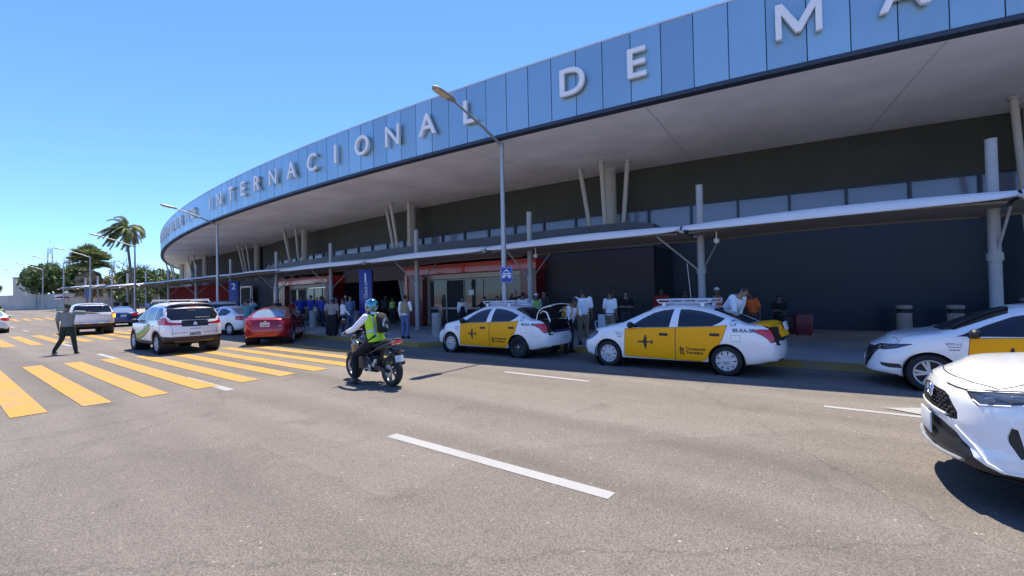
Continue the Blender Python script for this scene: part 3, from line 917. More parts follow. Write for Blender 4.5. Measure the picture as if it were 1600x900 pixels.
def wheel(parent, x, y, r, rim_r, w, style, side, body_m=ALLOY):
    """wheel centre at (x, y, r); side=+1 left (outer face towards +y)"""
    e = bpy.data.objects.new("wheel", None); COL.objects.link(e); e.parent = parent; e.location = (x, y, r)
    M = Matrix.Rotation(-pi / 2 * side, 4, 'X')       # +Z axis -> outward
    h = w / 2
    t = MB(); t.lathe([(rim_r - .012, -h + .02), (rim_r + .015, -h), (r - .035, -h), (r - .008, -h + .022), (r, -h + .05), (r, h - .05), (r - .008, h - .022), (r - .035, h), (rim_r + .015, h), (rim_r - .012, h - .02)], 40, 0, M)
    obj("tyre", t, RUBBER, e, smooth=50)
    d = MB(); d.lathe([(.001, h - .075), (rim_r * .95, h - .085)], 32, 0, M); d.lathe([(.001, -h + .04), (rim_r, -h + .03)], 24, 0, M)
    obj("brake_drum", d, BLACK_PLASTIC, e, smooth=0)
    m = MB()
    m.lathe([(rim_r - .03, h - .06), (rim_r - .022, h - .012), (rim_r - .008, h - .004), (rim_r + .004, h - .012), (rim_r + .004, h - .03)], 40, 0, M)
    def spoke(ang, w0, w1, r0, r1, dz0=-.012, dz1=-.014, th=.02):
        q = Matrix.Rotation(ang, 4, 'Z'); vs = []
        for dz in (0, -th):
            vs += [M @ (q @ Vector((r0, -w0, h + dz0 + dz))), M @ (q @ Vector((r1, -w1, h + dz1 + dz))), M @ (q @ Vector((r1, w1, h + dz1 + dz))), M @ (q @ Vector((r0, w0, h + dz0 + dz)))]
        m.add(vs, [(0, 1, 2, 3), (7, 6, 5, 4), (0, 4, 5, 1), (1, 5, 6, 2), (2, 6, 7, 3), (3, 7, 4, 0)])
    R = rim_r - .02
    mm = body_m
    if style == 'cap9':
        for k in range(9): spoke(2 * pi * k / 9, .030, .046, .05, R)
        m.lathe([(.001, h + .004), (.05, h + .001), (.075, h - .012), (.075, h - .03)], 24, 0, M)
    elif style == 'cap10':
        for k in range(10): spoke(2 * pi * k / 10, .017, .034, .05, R); 
        m.lathe([(.001, h + .004), (.045, h), (.06, h - .012), (.06, h - .03)], 24, 0, M)
    elif style == 'y5':
        for k in range(5):
            for s in (-.17, .17): spoke(2 * pi * k / 5 + s, .018, .02, .03, R)
        m.lathe([(.001, h + .002), (.04, h), (.058, h - .012), (.058, h - .03)], 24, 0, M)
    elif style == 'five':
        for k in range(5): spoke(2 * pi * k / 5 + .3, .05, .032, .03, R)
        m.lathe([(.001, h + .002), (.04, h), (.058, h - .012), (.058, h - .03)], 24, 0, M)
    elif style == 'steel':
        mm = BLACK_PLASTIC
        m.lathe([(.001, h - .045), (.07, h - .04), (.1, h - .06), (R - .02, h - .04), (R, h - .05)], 32, 0, M)
    obj("rim", m, mm, e, smooth=35)
    if style == 'steel':
        c = MB(); c.lathe([(.001, h - .01), (.028, h - .016), (.034, h - .05)], 16, 0, M)
        for k in range(4):
            c.ball(M @ Vector((.06 * cos(k * pi / 2), .06 * sin(k * pi / 2), h - .03)), .011, 8, 6)
        obj("hub_nuts", c, ALLOY, e)
    return e

def make_car(name, label, cat, S, loc, rz, group=None):
    root = thing(name, label, cat, loc, rz, group)
    bm = car_shell(S)
    lay = bm.faces.layers.int.new("reg")
    full = bm.copy(); full.normal_update(); tree = BVHTree.FromBMesh(full)
    wr, wb = S['wr'], S['wb']; ar = S.get('arch', wr + .045)
    names = {0: ("body", [S['paint']], 0, 0)}
    rid = 1
    spl = {}
    for reg in S['regions']:
        nm, mats, view, poly, opts = reg
        f0 = opts.get('f', lambda c, n: True)
        if view == 'quarter':
            for vw, sg in (('corner_l', 1), ('corner_r', -1)):
                cut_region(bm, lay, poly, vw, lambda c, n: c.y * sg > 0 and f0(c, n), rid, opts.get('over'))
            names[rid] = (nm, mats, opts.get('inset', 0), opts.get('gap', 0)); spl[rid] = opts; rid += 1
            continue
        base = {'side': lambda c, n: abs(n.y) > .25 and abs(c.y) > .25, 'end': lambda c, n: True, 'plan': lambda c, n: n.z > .12}[view]
        polys = [poly] + ([[(p[0], -p[1]) for p in poly]] if (view == 'plan' and opts.get('mirror')) else []) + ([[(-p[0], p[1]) for p in poly]] if (view == 'end' and opts.get('mirror')) else [])
        for pl in polys:
            cut_region(bm, lay, pl, view, lambda c, n: base(c, n) and f0(c, n), rid, opts.get('over'))
        names[rid] = (nm, mats, opts.get('inset', 0), opts.get('gap', 0)); spl[rid] = opts
        rid += 1
    for k, x in enumerate((wb / 2, -wb / 2)):
        cut_region(bm, lay, circle(x, wr + S.get('archdz', 0), ar), 'side', lambda c, n: abs(c.y) > S['hw'] * .55 and c.z < .8, 900 + k)
        bmesh.ops.delete(bm, geom=[f for f in bm.faces if f[lay] == 900 + k], context='FACES')
    zu = S.get('under', None)
    for f in bm.faces:
        if f.normal.z < -.75 and f.calc_center_median().z < S['bot'][len(S['bot']) // 2][1] + .06: f[lay] = 950
    names[950] = ("underbody", [BLACK_PLASTIC], 0, 0)
    bm.normal_update(); bm.verts.index_update()
    groups = {}
    for f in bm.faces:
        r = f[lay]; sd = 0
        if spl.get(r, {}).get('lr'): sd = 1 if f.calc_center_median().y > 0 else -1
        groups.setdefault((r, sd), []).append(f)
    out = {}
    for (r, sd), fs in groups.items():
        nm, mats, ins, gp = names[r]
        o = split_part(bm, fs, nm, list(mats) + ([SHUT] if gp else []), root, inset=ins, gap=gp, rim=.022 if r != 950 else 0, xf=spl.get(r, {}).get('xf'))
        out[(nm, sd)] = o
        if spl.get(r, {}).get('lab'): o["label"] = spl[r]['lab']
        if spl.get(r, {}).get('xf') is not None: split_part(bm, fs, "boot_lining", [SHUT], o, inset=.03, rim=0, xf=spl[r]['xf'])
    # wheel housings
    for x in (wb / 2, -wb / 2):
        for s in (1, -1):
            m = MB(); M = Matrix.Translation((x, 0, wr + S.get('archdz', 0))) @ Matrix.Rotation(-pi / 2 * s, 4, 'X')
            m.lathe([(.02, S['hw'] * .5), (ar + .012, S['hw'] * .5), (ar + .012, S['hw'] * .975)], 36, 0, M)
            obj("wheel_housing", m, BLACK_PLASTIC, root, smooth=40, normals=False)
    for x, st in ((wb / 2, S['rims'][0]), (-wb / 2, S['rims'][1])):
        for s in (1, -1):
            wheel(root, x, s * (S['hw'] - S.get('ww', .19) / 2 - .02), wr, S['rim_r'], S.get('ww', .19), st, s)
    bm.free()
    root_tree = (tree, full)
    def place(px, pz, view='side', sgn=1, off=.004):
        """drop a 2-D decal point onto the body surface; view side (u=x, v=z) or front/rear (u=y, v=z) or top (u=x, v=y)"""
        if view == 'side': o, d = Vector((px, 2 * sgn, pz)), Vector((0, -sgn, 0))
        elif view == 'end': o, d = Vector((4 * sgn, px, pz)), Vector((-sgn, 0, 0))
        else: o, d = Vector((px, pz, 4)), Vector((0, 0, -1))
        h = tree.ray_cast(o, d)
        if h[0] is None: return None
        nn = h[1] if h[1].dot(d) < 0 else -h[1]
        return h[0] + nn * off
    def decal(nm, mb, m, u0, v0, view='side', sgn=1, parent=root, off=.004, flip=False):
        """mb in its own XY plane -> on the body at (u0, v0); text reads left to right from outside"""
        d = MB(); vs = []
        for vx, vy, vz in mb.v:
            if view == 'side': u = u0 - vx * sgn; p = place(u, v0 + vy, 'side', sgn, off)
            elif view == 'end': u = u0 + vx * sgn; p = place(u, v0 + vy, 'end', sgn, off)
            else: p = place(u0 + vx, v0 + vy, 'plan', sgn, off)
            if p is None: p = Vector((0, 0, .5))
            vs.append(p)
        d.add(vs, mb.f)
        return obj(nm, d, m, parent, smooth=0)
    root_extra = dict(tree=tree, place=place, decal=decal, parts=out, root=root, S=S)
    return root_extra

def mirrors(car, x, z, y, m=BLACK_PLASTIC, s=1.0):
    for sd in (1, -1):
        mb = MB()
        mb.ball((x - .02, sd * (y + .11 * s), z + .06), (.065 * s, .115 * s, .075 * s), 14, 10)
        mb.tube([(x + .03, sd * (y - .06), z - .02), (x, sd * (y + .05), z + .03)], [.035, .03], 8)
        o = obj("wing_mirror", mb, m, car['root'], smooth=60)
        g = MB(); g.ball((x - .075 * s, sd * (y + .11 * s), z + .06), (.016, .09 * s, .055 * s), 12, 8)
        obj("mirror_glass", g, DARK_GLASS, o, smooth=60)

def handle(car, x, z, m, l=.16, sides=(1, -1)):
    for sd in sides:
        p = car['place'](x, z, 'side', sd, 0)
        mb = MB(); mb.box((p.x, p.y + sd * .012, p.z), (l, .028, .034))
        mb.box((p.x, p.y + sd * .001, p.z), (l + .03, .006, .06))
        par = car['parts'].get(("front_door" if x > -.6 else "rear_door", sd)) or car['root']
        obj("door_handle", mb, m, par, bevel=.008)

def plate(car, x, z, txt, sgn, w=.32, h=.155):
    p = [car['place'](yy, z, 'end', sgn, 0) for yy in (-.1, 0, .1)]
    xx = max(q.x * sgn for q in p) * sgn + .012 * sgn
    mb = MB(); mb.box((xx, x, z), (.012, w, h))
    o = obj("number_plate", mb, PLATE_WHITE, car['root'], bevel=.003)
    if txt:
        t = text_mesh(txt, .085, 0, .002); d = MB()
        d.add([(xx + sgn * .008, x + vx * sgn, z - .012 + vy) for vx, vy, vz in t.v], t.f)
        obj("plate_number", d, PRINT_BLACK, o, smooth=0)
    return o

# ---- sedan family ------------------------------------------------
def sedan(**kw):
    S = dict(x0=-2.27, x1=2.15, hw=.845, wb=2.58, wr=.305, rim_r=.205, ww=.185, arch=.345, archdz=.005,
        top=[(-2.27, .98), (-2.15, 1.035), (-1.72, 1.06), (-1.38, 1.22), (-1.05, 1.36), (-.7, 1.44), (-.25, 1.475), (.1, 1.455), (.42, 1.37), (.75, 1.22), (1.10, 1.03), (1.3, .985), (1.7, .91), (2.0, .80), (2.15, .70)],
        sho=[(-2.27, .95), (-2.1, .985), (-1.6, 1.02), (-1.0, 1.0), (-.3, .965), (.6, .915), (1.1, .895), (1.6, .83), (2.0, .72), (2.15, .64)],
        bot=[(-2.27, .33), (-2.0, .27), (-1.5, .22), (0, .20), (1.4, .19), (1.95, .21), (2.15, .27)],
        wid=[(-2.27, .74), (-1.9, .81), (-1.2, .845), (0, .845), (1.2, .845), (1.8, .81), (2.15, .72)],
        nose=[(.2, .10), (.32, .03), (.45, 0), (.6, .03), (.7, .09), (.8, .16)],
        tail=[(.25, .10), (.38, .02), (.55, 0), (.75, .03), (.95, .10), (1.05, .14)],
        fa=.34, ra=.24, paint=WHITE_PAINT, rims=('cap10', 'cap9'))
    S.update(kw); return S

def sedan_regions(door_paint=None, trunk_xf=None, trunk_paint=None, grille=True, scale=None):
    dp = door_paint or WHITE_PAINT
    wf = [(.80, .925), (.75, .945), (.49, 1.13), (.24, 1.265), (.03, 1.325), (-.215, 1.352), (-.15, .963)]
    wrr = [(-.345, 1.35), (-.53, 1.345), (-.78, 1.312), (-.99, 1.262), (-1.275, 1.165), (-1.20, 1.09), (-1.04, 1.005), (-.335, .972)]
    df = [(.865, .90), (.87, .55), (.885, .295), (.86, .275), (-.275, .262), (-.285, .963), (-.15, .955), (.4, .935)]
    dr = [(-.295, .963), (-.285, .262), (-.80, .262), (-.90, .30), (-.965, .40), (-1.02, .52), (-1.17, .64), (-1.23, .75), (-1.32, 1.03), (-1.04, .998)]
    R = []
    R.append(("front_door", [dp], 'side', df, dict(lr=1, gap=.0035)))
    R.append(("rear_door", [dp], 'side', dr, dict(lr=1, gap=.0035)))
    R.append(("front_window", [DARK_GLASS], 'side', wf, dict(lr=1, inset=.008, f=lambda c, n: abs(n.y) > .4)))
    R.append(("rear_window", [DARK_GLASS], 'side', wrr, dict(lr=1, inset=.008, f=lambda c, n: abs(n.y) > .4)))
    R.append(("windscreen", [DARK_GLASS], 'plan', [(1.12, -.55), (1.16, 0), (1.12, .55), (.98, .70), (.35, .53), (.30, .3), (.29, 0), (.30, -.3), (.35, -.53), (.98, -.70)], dict(inset=.006, f=lambda c, n: c.z > .95)))
    R.append(("rear_windscreen", [DARK_GLASS], 'plan', [(-1.0, -.50), (-.98, 0), (-1.0, .50), (-1.60, .60), (-1.69, .5), (-1.71, 0), (-1.69, -.5), (-1.60, -.60)], dict(inset=.006, f=lambda c, n: c.z > 1.0)))
    R.append(("bonnet", [WHITE_PAINT], 'plan', [(1.15, -.68), (1.2, 0), (1.15, .68), (1.8, .66), (1.98, .5), (2.07, 0), (1.98, -.5), (1.8, -.66)], dict(gap=.003, over=(0,), f=lambda c, n: n.z > .5)))
    tp = trunk_paint or WHITE_PAINT
    R.append(("boot_lid", [tp], 'plan', [(-1.74, -.62), (-1.76, 0), (-1.74, .62), (-2.32, .64), (-2.32, -.64)], dict(gap=.004, over=(0,), xf=trunk_xf, f=lambda c, n: n.z > .35)))
    rb = len(R)
    R.append(("boot_lid", [tp], 'end', [(-.62, .72), (.62, .72), (.64, .93), (.645, 1.1), (-.645, 1.1), (-.64, .93)], dict(over=(0,), xf=trunk_xf, f=lambda c, n: c.x < -2.0 and n.x < -.2)))
    # lamps
    R.append(("headlamp", [LAMP_CLEAR], 'side', [(1.98, .66), (1.93, .58), (1.80, .63), (1.66, .71), (1.56, .80), (1.60, .825), (1.80, .785), (1.98, .70)], dict(lr=1, gap=.008, f=lambda c, n: c.x > 1.4 and abs(n.y) > .2)))
    R.append(("tail_lamp", [LAMP_RED], 'side', [(-1.74, .935), (-1.9, .955), (-2.10, .945), (-2.20, .72), (-2.08, .70), (-2.02, .78), (-1.93, .845)], dict(lr=1, gap=.005, f=lambda c, n: c.x < -1.6 and abs(n.y) > .2)))
    R.append(("tail_lamp_lens", [LAMP_CLEAR], 'side', [(-2.10, .86), (-2.125, .94), (-2.30, .94), (-2.30, .71), (-2.14, .71)], dict(lr=1, f=lambda c, n: c.x < -2.05 and abs(c.y) > .55)))
    R.append(("lower_grille", [BLACK_PLASTIC], 'end', [(-.42, .27), (.42, .27), (.50, .36), (.42, .44), (-.42, .44), (-.50, .36)], dict(inset=.012, f=lambda c, n: c.x > 1.7)))
    R.append(("upper_grille", [BLACK_PLASTIC], 'end', [(-.22, .50), (.22, .50), (.36, .64), (-.36, .64)], dict(inset=.01, f=lambda c, n: c.x > 1.7)))
    R.append(("fog_lamp", [BLACK_PLASTIC], 'side', [(2.03, .40), (1.90, .285), (2.04, .285)], dict(lr=1, f=lambda c, n: c.x > 1.7 and abs(n.y) > .15)))
    R.append(("rear_bumper_insert", [BLACK_PLASTIC], 'end', [(-.55, .20), (.55, .20), (.50, .36), (-.50, .36)], dict(inset=.006, f=lambda c, n: c.x < -1.9)))
    R.append(("fuel_flap", [WHITE_PAINT], 'side', [(-1.39, .83), (-1.39, .71), (-1.56, .71), (-1.56, .83)], dict(gap=.002, over=(0,), f=lambda c, n: c.y > 0)))
    return R

def plane_icon(s=1.0):
    """small aeroplane seen from above, nose to the left"""
    half = [(-.20, 0), (-.19, .018), (-.065, .020), (-.035, .10), (-.01, .165), (.015, .165), (.022, .10), (.028, .018), (.135, .014), (.14, .05), (.165, .055), (.172, 0)]
    m2 = MB(); k = len(half)
    top = half; bot = [(x, -y) for x, y in half]
    vs = [(x * s, y * s, 0) for x, y in top] + [(x * s, y * s, 0) for x, y in bot]
    m2.add(vs, [(i, i + 1, k + i + 1, k + i) for i in range(k - 1)])
    return m2
def subdiv(mb, cutlen=.06):
    me = bpy.data.meshes.new("tmp"); me.from_pydata(mb.v, [], mb.f)
    bm = bmesh.new(); bm.from_mesh(me)
    bmesh.ops.triangulate(bm, faces=bm.faces)
    for _ in range(4):
        es = [e for e in bm.edges if e.calc_length() > cutlen]
        if not es: break
        bmesh.ops.subdivide_edges(bm, edges=es, cuts=1, use_grid_fill=False)
        bmesh.ops.triangulate(bm, faces=[f for f in bm.faces if len(f.verts) > 3])
    m = MB(); bm.verts.index_update(); m.add([v.co[:] for v in bm.verts], [[v.index for v in f.verts] for f in bm.faces])
    bm.free(); bpy.data.meshes.remove(me); return m

def livery(car, number, roundel, sides=(1,)):
    for sd in sides:
        fd = car['parts'].get(("front_door", sd)); rd = car['parts'].get(("rear_door", sd))
        car['decal']("plane_emblem", subdiv(plane_icon(.95)), PRINT_BROWN, .37, .62, 'side', sd, fd)
        t = text_mesh("Transporte", .088, 0, .0025); car['decal']("door_lettering", t, PRINT_BROWN, -.70, .515, 'side', sd, rd)
        t = text_mesh("Terrestre", .088, 0, .0025); car['decal']("door_lettering", t, PRINT_BROWN, -.68, .435, 'side', sd, rd)
        m = MB()      # the double-t mark
        for cx, cy, w, h in ((-.022, 0, .026, .17), (.022, -.015, .026, .14), (0, .035, .10, .024), (.035, -.075, .05, .024)):
            m.add([(cx - w / 2, cy - h / 2, 0), (cx + w / 2, cy - h / 2, 0), (cx + w / 2, cy + h / 2, 0), (cx - w / 2, cy + h / 2, 0)], [(0, 1, 2, 3)])
        car['decal']("door_logo", m, PRINT_BROWN, -.42, .475, 'side', sd, rd)
        t = text_mesh(number, .10, 0, .004); car['decal']("fleet_number", t, PRINT_GREY, -1.62, .925, 'side', sd)
        m = MB(); pts = circle(0, 0, .062, 20); m.add([(x, y, 0) for x, y in pts], [tuple(range(20))])
        ro = car['decal']("roundel", m, PRINT_GREY, -1.43, 1.075, 'side', sd)
        t = text_mesh(roundel, .075, 0, .003); car['decal']("roundel_number", t, PRINT_WHITE, -1.43, 1.072, 'side', sd, ro, .007)
        for i, (tx, sz) in enumerate((("SITIO A.C.", .045), ("TRANSPORTE", .026), ("TERRESTRE", .026))):
            t = text_mesh(tx, sz, 0, .001); car['decal']("wing_lettering", t, PRINT_GREY, 1.0, .80 - i * .045, 'side', sd)

def roof_rack(car, x0=.15, x1=-.90, z=1.452, w=.50):
    mb = MB(); r = .014
    zt = z + .10
    for zz, g in ((z + .03, .0), (zt, .06)):
        pts = [(x0 + g, -w, zz), (x0 + g, w, zz), (x1 - g, w, zz), (x1 - g, -w, zz), (x0 + g, -w, zz)]
        for a, b in zip(pts, pts[1:]): mb.tube([a, b], r, 8)
    n = 5
    for i in range(n):
        x = lerp(x0, x1, i / (n - 1)); g = lerp(.06, -.06, i / (n - 1))
        for s in (1, -1): mb.tube([(x, s * w, z + .03), (x + g, s * w, zt)], r * .8, 6)
        mb.tube([(x, -w, z + .03), (x, w, z + .03)], r * .8, 6)
    for x in (x0 - .1, x1 + .12):
        for s in (1, -1): mb.box((x, s * (w - .01), z - .005), (.07, .05, .08))
    obj("roof_rack", mb, mat("white_roof_rack", (.62, .63, .65), .4, .3), car['root'], smooth=40)
# ---- the two taxis at the kerb ------------------------------------
HINGE = Vector((-1.76, 0, 1.06))
def lid(a): return Matrix.Translation(HINGE) @ Matrix.Rotation(radians(a), 4, 'Y') @ Matrix.Translation(-HINGE)
G_TAXI = "white and yellow airport taxis at the kerb"
def taxi(label, loc, lid_deg, number, roundel, rims, trunk_paint=None, lidlab=None):
    S = sedan(rims=rims)
    S['regions'] = sedan_regions(YELLOW_PAINT, lid(lid_deg) if lid_deg else None, trunk_paint)
    c = make_car("taxi_sedan", label, "taxi", S, loc, pi, G_TAXI)
    mirrors(c, .72, .93, .80); handle(c, -.03, .80, BLACK_PLASTIC); handle(c, -1.08, .83, BLACK_PLASTIC)
    livery(c, number, roundel)
    roof_rack(c)
    plate(c, 0, .43, "85-RA", 1)
    # boot well
    mb = MB(); mb.box((-1.95, 0, .66), (.52, 1.16, .03))
    for s in (1, -1): mb.box((-1.95, s * .585, .83), (.5, .02, .36))
    mb.box((-1.70, 0, .83), (.02, 1.16, .36)); 
    obj("boot_well", mb, SHUT, c['root'], smooth=0)
    mb = MB(); mb.tube([(.95, -.62, 1.0), (1.02, -.62, 1.2), (.72, -.62, 2.05)], .006, 6); 
    return c
t1 = taxi("white and yellow airport taxi with its boot lid standing wide open", (-8.65, 10.62, 0), 80, "85-RA-12", "6", ('cap10', 'steel'))
mb = MB()
for s in (1, -1):
    mb = MB(); mb.tube([(-1.74, s * .50, 1.03), (-1.80, s * .50, 1.20), (-1.92, s * .50, 1.29), (-2.05, s * .50, 1.24), (-2.13, s * .50, 1.05), (-2.14, s * .50, .98)], .022, 8)
    obj("boot_hinge", mb, WHITE_PAINT, t1['root'], smooth=50)
mb = MB(); mb.box((-2.2, 0, .735), (.12, .9, .06)); obj("boot_sill_trim", mb, mat("dark_blue_trim", (.02, .03, .09), .4), t1['root'], bevel=.02)
plate(t1, 0, .62, "", -1)
t2 = taxi("white and yellow airport taxi with its yellow boot lid half raised over luggage", (-3.41, 10.66, 0), 11, "85-RA-5R", "11", ('cap9', 'cap9'), YELLOW_PAINT)
mb = MB(); mb.tube([(-.55, .5, 1.47), (-.52, .5, 1.9), (-.48, .5, 2.35)], .007, 6); obj("roof_aerial", mb, STEEL, t2['root'])
mb = MB(); p = lid(11) @ Vector((-2.235, 0, .90)); mb.box(p, (.03, .40, .17), 0, 0, Matrix.Rotation(radians(13), 3, 'Y')); obj("number_plate", mb, PLATE_WHITE, t2['root'], bevel=.004)
mb = MB(); mb.box((-2.0, .1, .82), (.42, .75, .24)); tag(obj("suitcase", mb, mat("charcoal_case", (.03, .032, .04), .6), None, bevel=.04), "charcoal suitcase lying in the taxi boot under the yellow lid", "suitcase").location = (0, 0, 0)
bpy.data.objects["suitcase"].matrix_world = Matrix.Translation((-3.41, 10.66, 0)) @ Matrix.Rotation(pi, 4, 'Z')

# ---- newer taxi entering from the right ----------------------------
S = sedan(x0=-2.28, x1=2.13, wr=.31, rim_r=.215,
    top=[(-2.28, .98), (-2.15, 1.03), (-1.75, 1.07), (-1.38, 1.20), (-1.0, 1.34), (-.6, 1.42), (-.2, 1.45), (.15, 1.42), (.5, 1.32), (.85, 1.16), (1.18, 1.0), (1.4, .965), (1.75, .90), (2.0, .80), (2.13, .70)],
    sho=[(-2.28, .95), (-2.1, .985), (-1.6, 1.01), (-1.0, .985), (-.3, .95), (.6, .91), (1.1, .90), (1.6, .83), (1.95, .74), (2.13, .64)],
    nose=[(.2, .06), (.30, .0), (.42, .02), (.6, .05), (.72, .09), (.85, .2)], fa=.40, rims=('y5', 'y5'))
R = sedan_regions(YELLOW_PAINT)
keep = [r for r in R if r[0] not in ("headlamp", "upper_grille", "lower_grille", "fog_lamp", "front_window", "front_door")]
keep.insert(0, ("front_door", [YELLOW_PAINT], 'side', [(.82, .90), (.85, .60), (.88, .28), (-.275, .262), (-.285, .95), (-.15, .945), (.4, .925)], dict(lr=1, gap=.0035)))
keep.insert(2, ("front_window", [DARK_GLASS], 'side', [(.98, .925), (.90, .955), (.62, 1.11), (.32, 1.245), (.08, 1.30), (-.215, 1.33), (-.15, .955)], dict(lr=1, inset=.008, f=lambda c, n: abs(n.y) > .4)))
keep.append(("headlamp", [LAMP_DARK], 'side', [(2.06, .66), (1.86, .655), (1.70, .69), (1.50, .775), (1.72, .755), (1.95, .735), (2.06, .72)], dict(lr=1, gap=.004, f=lambda c, n: c.x > 1.4)))
keep.append(("upper_grille", [BLACK_PLASTIC], 'end', [(-.30, .30), (.30, .30), (.50, .58), (.60, .70), (-.60, .70), (-.50, .58)], dict(inset=.01, f=lambda c, n: c.x > 1.6)))
keep.append(("fog_lamp", [BLACK_PLASTIC], 'side', [(1.93, .43), (1.66, .43), (1.63, .36), (1.80, .355), (1.90, .38)], dict(lr=1, f=lambda c, n: c.x > 1.5)))
keep.append(("lower_lip", [BLACK_PLASTIC], 'end', [(-.7, .1), (.7, .1), (.72, .245), (-.72, .245)], dict(over=(0,), f=lambda c, n: c.x > 1.5)))
S['regions'] = keep
t3 = make_car("taxi_sedan", "newer white and yellow taxi with dark slanted headlamps, cut by the right edge", "taxi", S, (2.22, 10.78, 0), pi, G_TAXI)
mirrors(t3, .80, .92, .80); handle(t3, -.03, .80, BLACK_PLASTIC); handle(t3, -1.08, .83, BLACK_PLASTIC)
livery(t3, "85-RA-31", "8"); plate(t3, 0, .42, "85-RA", 1)
for i, y in enumerate((.40, .49, .58)):
    m = MB(); w = .26 + i * .07; m.tube([t3['place'](-w + w * 2 * k / 8, y, 'end', 1, .004) for k in range(9)], .006, 6)
    obj("grille_bar", m, CHROME, t3['root'])
mb = MB(); mb.tube([t3['place'](y, .70 - .36 * (1 - abs(y) / .55) ** .6, 'end', 1, .004) for y in [-.55 + .055 * k for k in range(21)]], .014, 6)
obj("grille_surround", mb, CHROME, t3['root'])
mb = MB(); mb.tube([t3['place'](y, .265, 'end', 1, .003) for y in [-.5 + .1 * k for k in range(11)]], .012, 6)
obj("lip_trim", mb, CHROME, t3['root'])

# ---- dark red saloon seen from behind ------------------------------
def plain_sedan(name, label, cat, loc, rz, paint, group=None, rims=('five', 'five'), lid_deg=0, platetxt="", **kw):
    S = sedan(paint=paint, rims=rims, **kw)
    R = []
    for nm, mats, view, poly, o in sedan_regions(paint, lid(lid_deg) if lid_deg else None, paint):
        R.append((nm, [paint if q in (WHITE_PAINT,) else q for q in mats], view, poly, o))
    R = [(r[0], [SKY_GLASS], r[2], r[3], r[4]) if r[0] == "rear_windscreen" else r for r in R]
    R = [r for r in R if r[0] not in ("tail_lamp", "tail_lamp_lens", "rear_bumper_insert")]
    R.append(("tail_lamp", [LAMP_RED], 'end', [(.42, .86), (.50, .965), (.82, .965), (.90, .84), (.74, .75), (.55, .79)], dict(mirror=True, lr=1, gap=.004, f=lambda c, n: c.x < -1.75)))
    R.append(("rear_bumper_insert", [BLACK_PLASTIC], 'end', [(-.62, .20), (.62, .20), (.56, .345), (-.56, .345)], dict(inset=.006, f=lambda c, n: c.x < -1.9)))
    S['regions'] = R
    c = make_car(name, label, cat, S, loc, rz, group)
    mirrors(c, .72, .93, .80, paint); handle(c, -.03, .80, paint); handle(c, -1.08, .83, paint)
    plate(c, 0, .80, platetxt, -1)
    return c
red = plain_sedan("parked_sedan", "dark red saloon parked at the near crosswalk, seen from behind", "car", (-19.55, 9.05, 0), radians(144), RED_PAINT, None, ('five', 'five'), 0, "VNB-81")
mb = MB(); p = red['place'](0, .92, 'end', -1, .004); mb.ball(p, (.008, .055, .022), 12, 8); obj("boot_badge", mb, mat("gold_badge", (.6, .42, .12), .25, .9), red['root'])
mb = MB(); p = red['place'](-.50, .74, 'end', -1, .003); mb.ball(p, (.006, .075, .012), 10, 6); obj("boot_script", mb, CHROME, red['root'])
wj = plain_sedan("parked_sedan", "white saloon by the man in a teal shirt, half hidden by the red saloon", "car", (-26.5, 9.75, 0), radians(192), WHITE_PAINT, None, ('five', 'five'))
bl = plain_sedan("driving_sedan", "dark blue saloon driving away beyond the white station wagon", "car", (-44.5, 9.0, zg(-44.5)), radians(171), BLUE_PAINT, None, ('five', 'five'))
wb2 = plain_sedan("parked_sedan", "pale silver-blue saloon nose-in behind the white taxi van", "car", (-35.0, 9.2, 0), radians(168), mat("ice_blue_car_paint", (.36, .44, .54), .25, .3, .03, 3, coat=.9), None)
lf = plain_sedan("driving_sedan", "white saloon cut off by the left edge of the street", "car", (-44.2, 2.35, 0), radians(178), WHITE_PAINT, None)

# ---- tall wagons -----------------------------------------------------
def suv(**kw):
    S = dict(x0=-2.2, x1=2.15, hw=.90, wb=2.72, wr=.345, rim_r=.225, ww=.21, arch=.395, archdz=.01,
        top=[(-2.2, 1.52), (-2.05, 1.66), (-1.7, 1.70), (-.8, 1.73), (0, 1.72), (.35, 1.66), (.75, 1.46), (1.08, 1.22), (1.25, 1.15), (1.7, 1.10), (2.0, 1.02), (2.15, .93)],
        sho=[(-2.2, 1.10), (-1.5, 1.10), (-.5, 1.06), (.6, 1.01), (1.1, 1.00), (1.6, .99), (2.0, .92), (2.15, .84)],
        bot=[(-2.2, .42), (-1.9, .34), (-1.5, .28), (0, .26), (1.4, .26), (1.9, .30), (2.15, .38)],
        wid=[(-2.2, .82), (-1.9, .875), (-1.2, .90), (0, .89), (1.2, .90), (1.8, .87), (2.15, .80)],
        nose=[(.3, .10), (.45, .02), (.6, 0), (.85, .03), (.95, .10), (1.1, .2)],
        tail=[(.35, .10), (.5, .0), (.75, .01), (1.0, .05), (1.2, .13), (1.6, .36), (1.75, .42)],
        fa=.28, ra=.16, tl=.30, pow=3.6, paint=WHITE_PAINT, rims=('y5', 'y5'), DR=.9)
    S.update(kw); return S
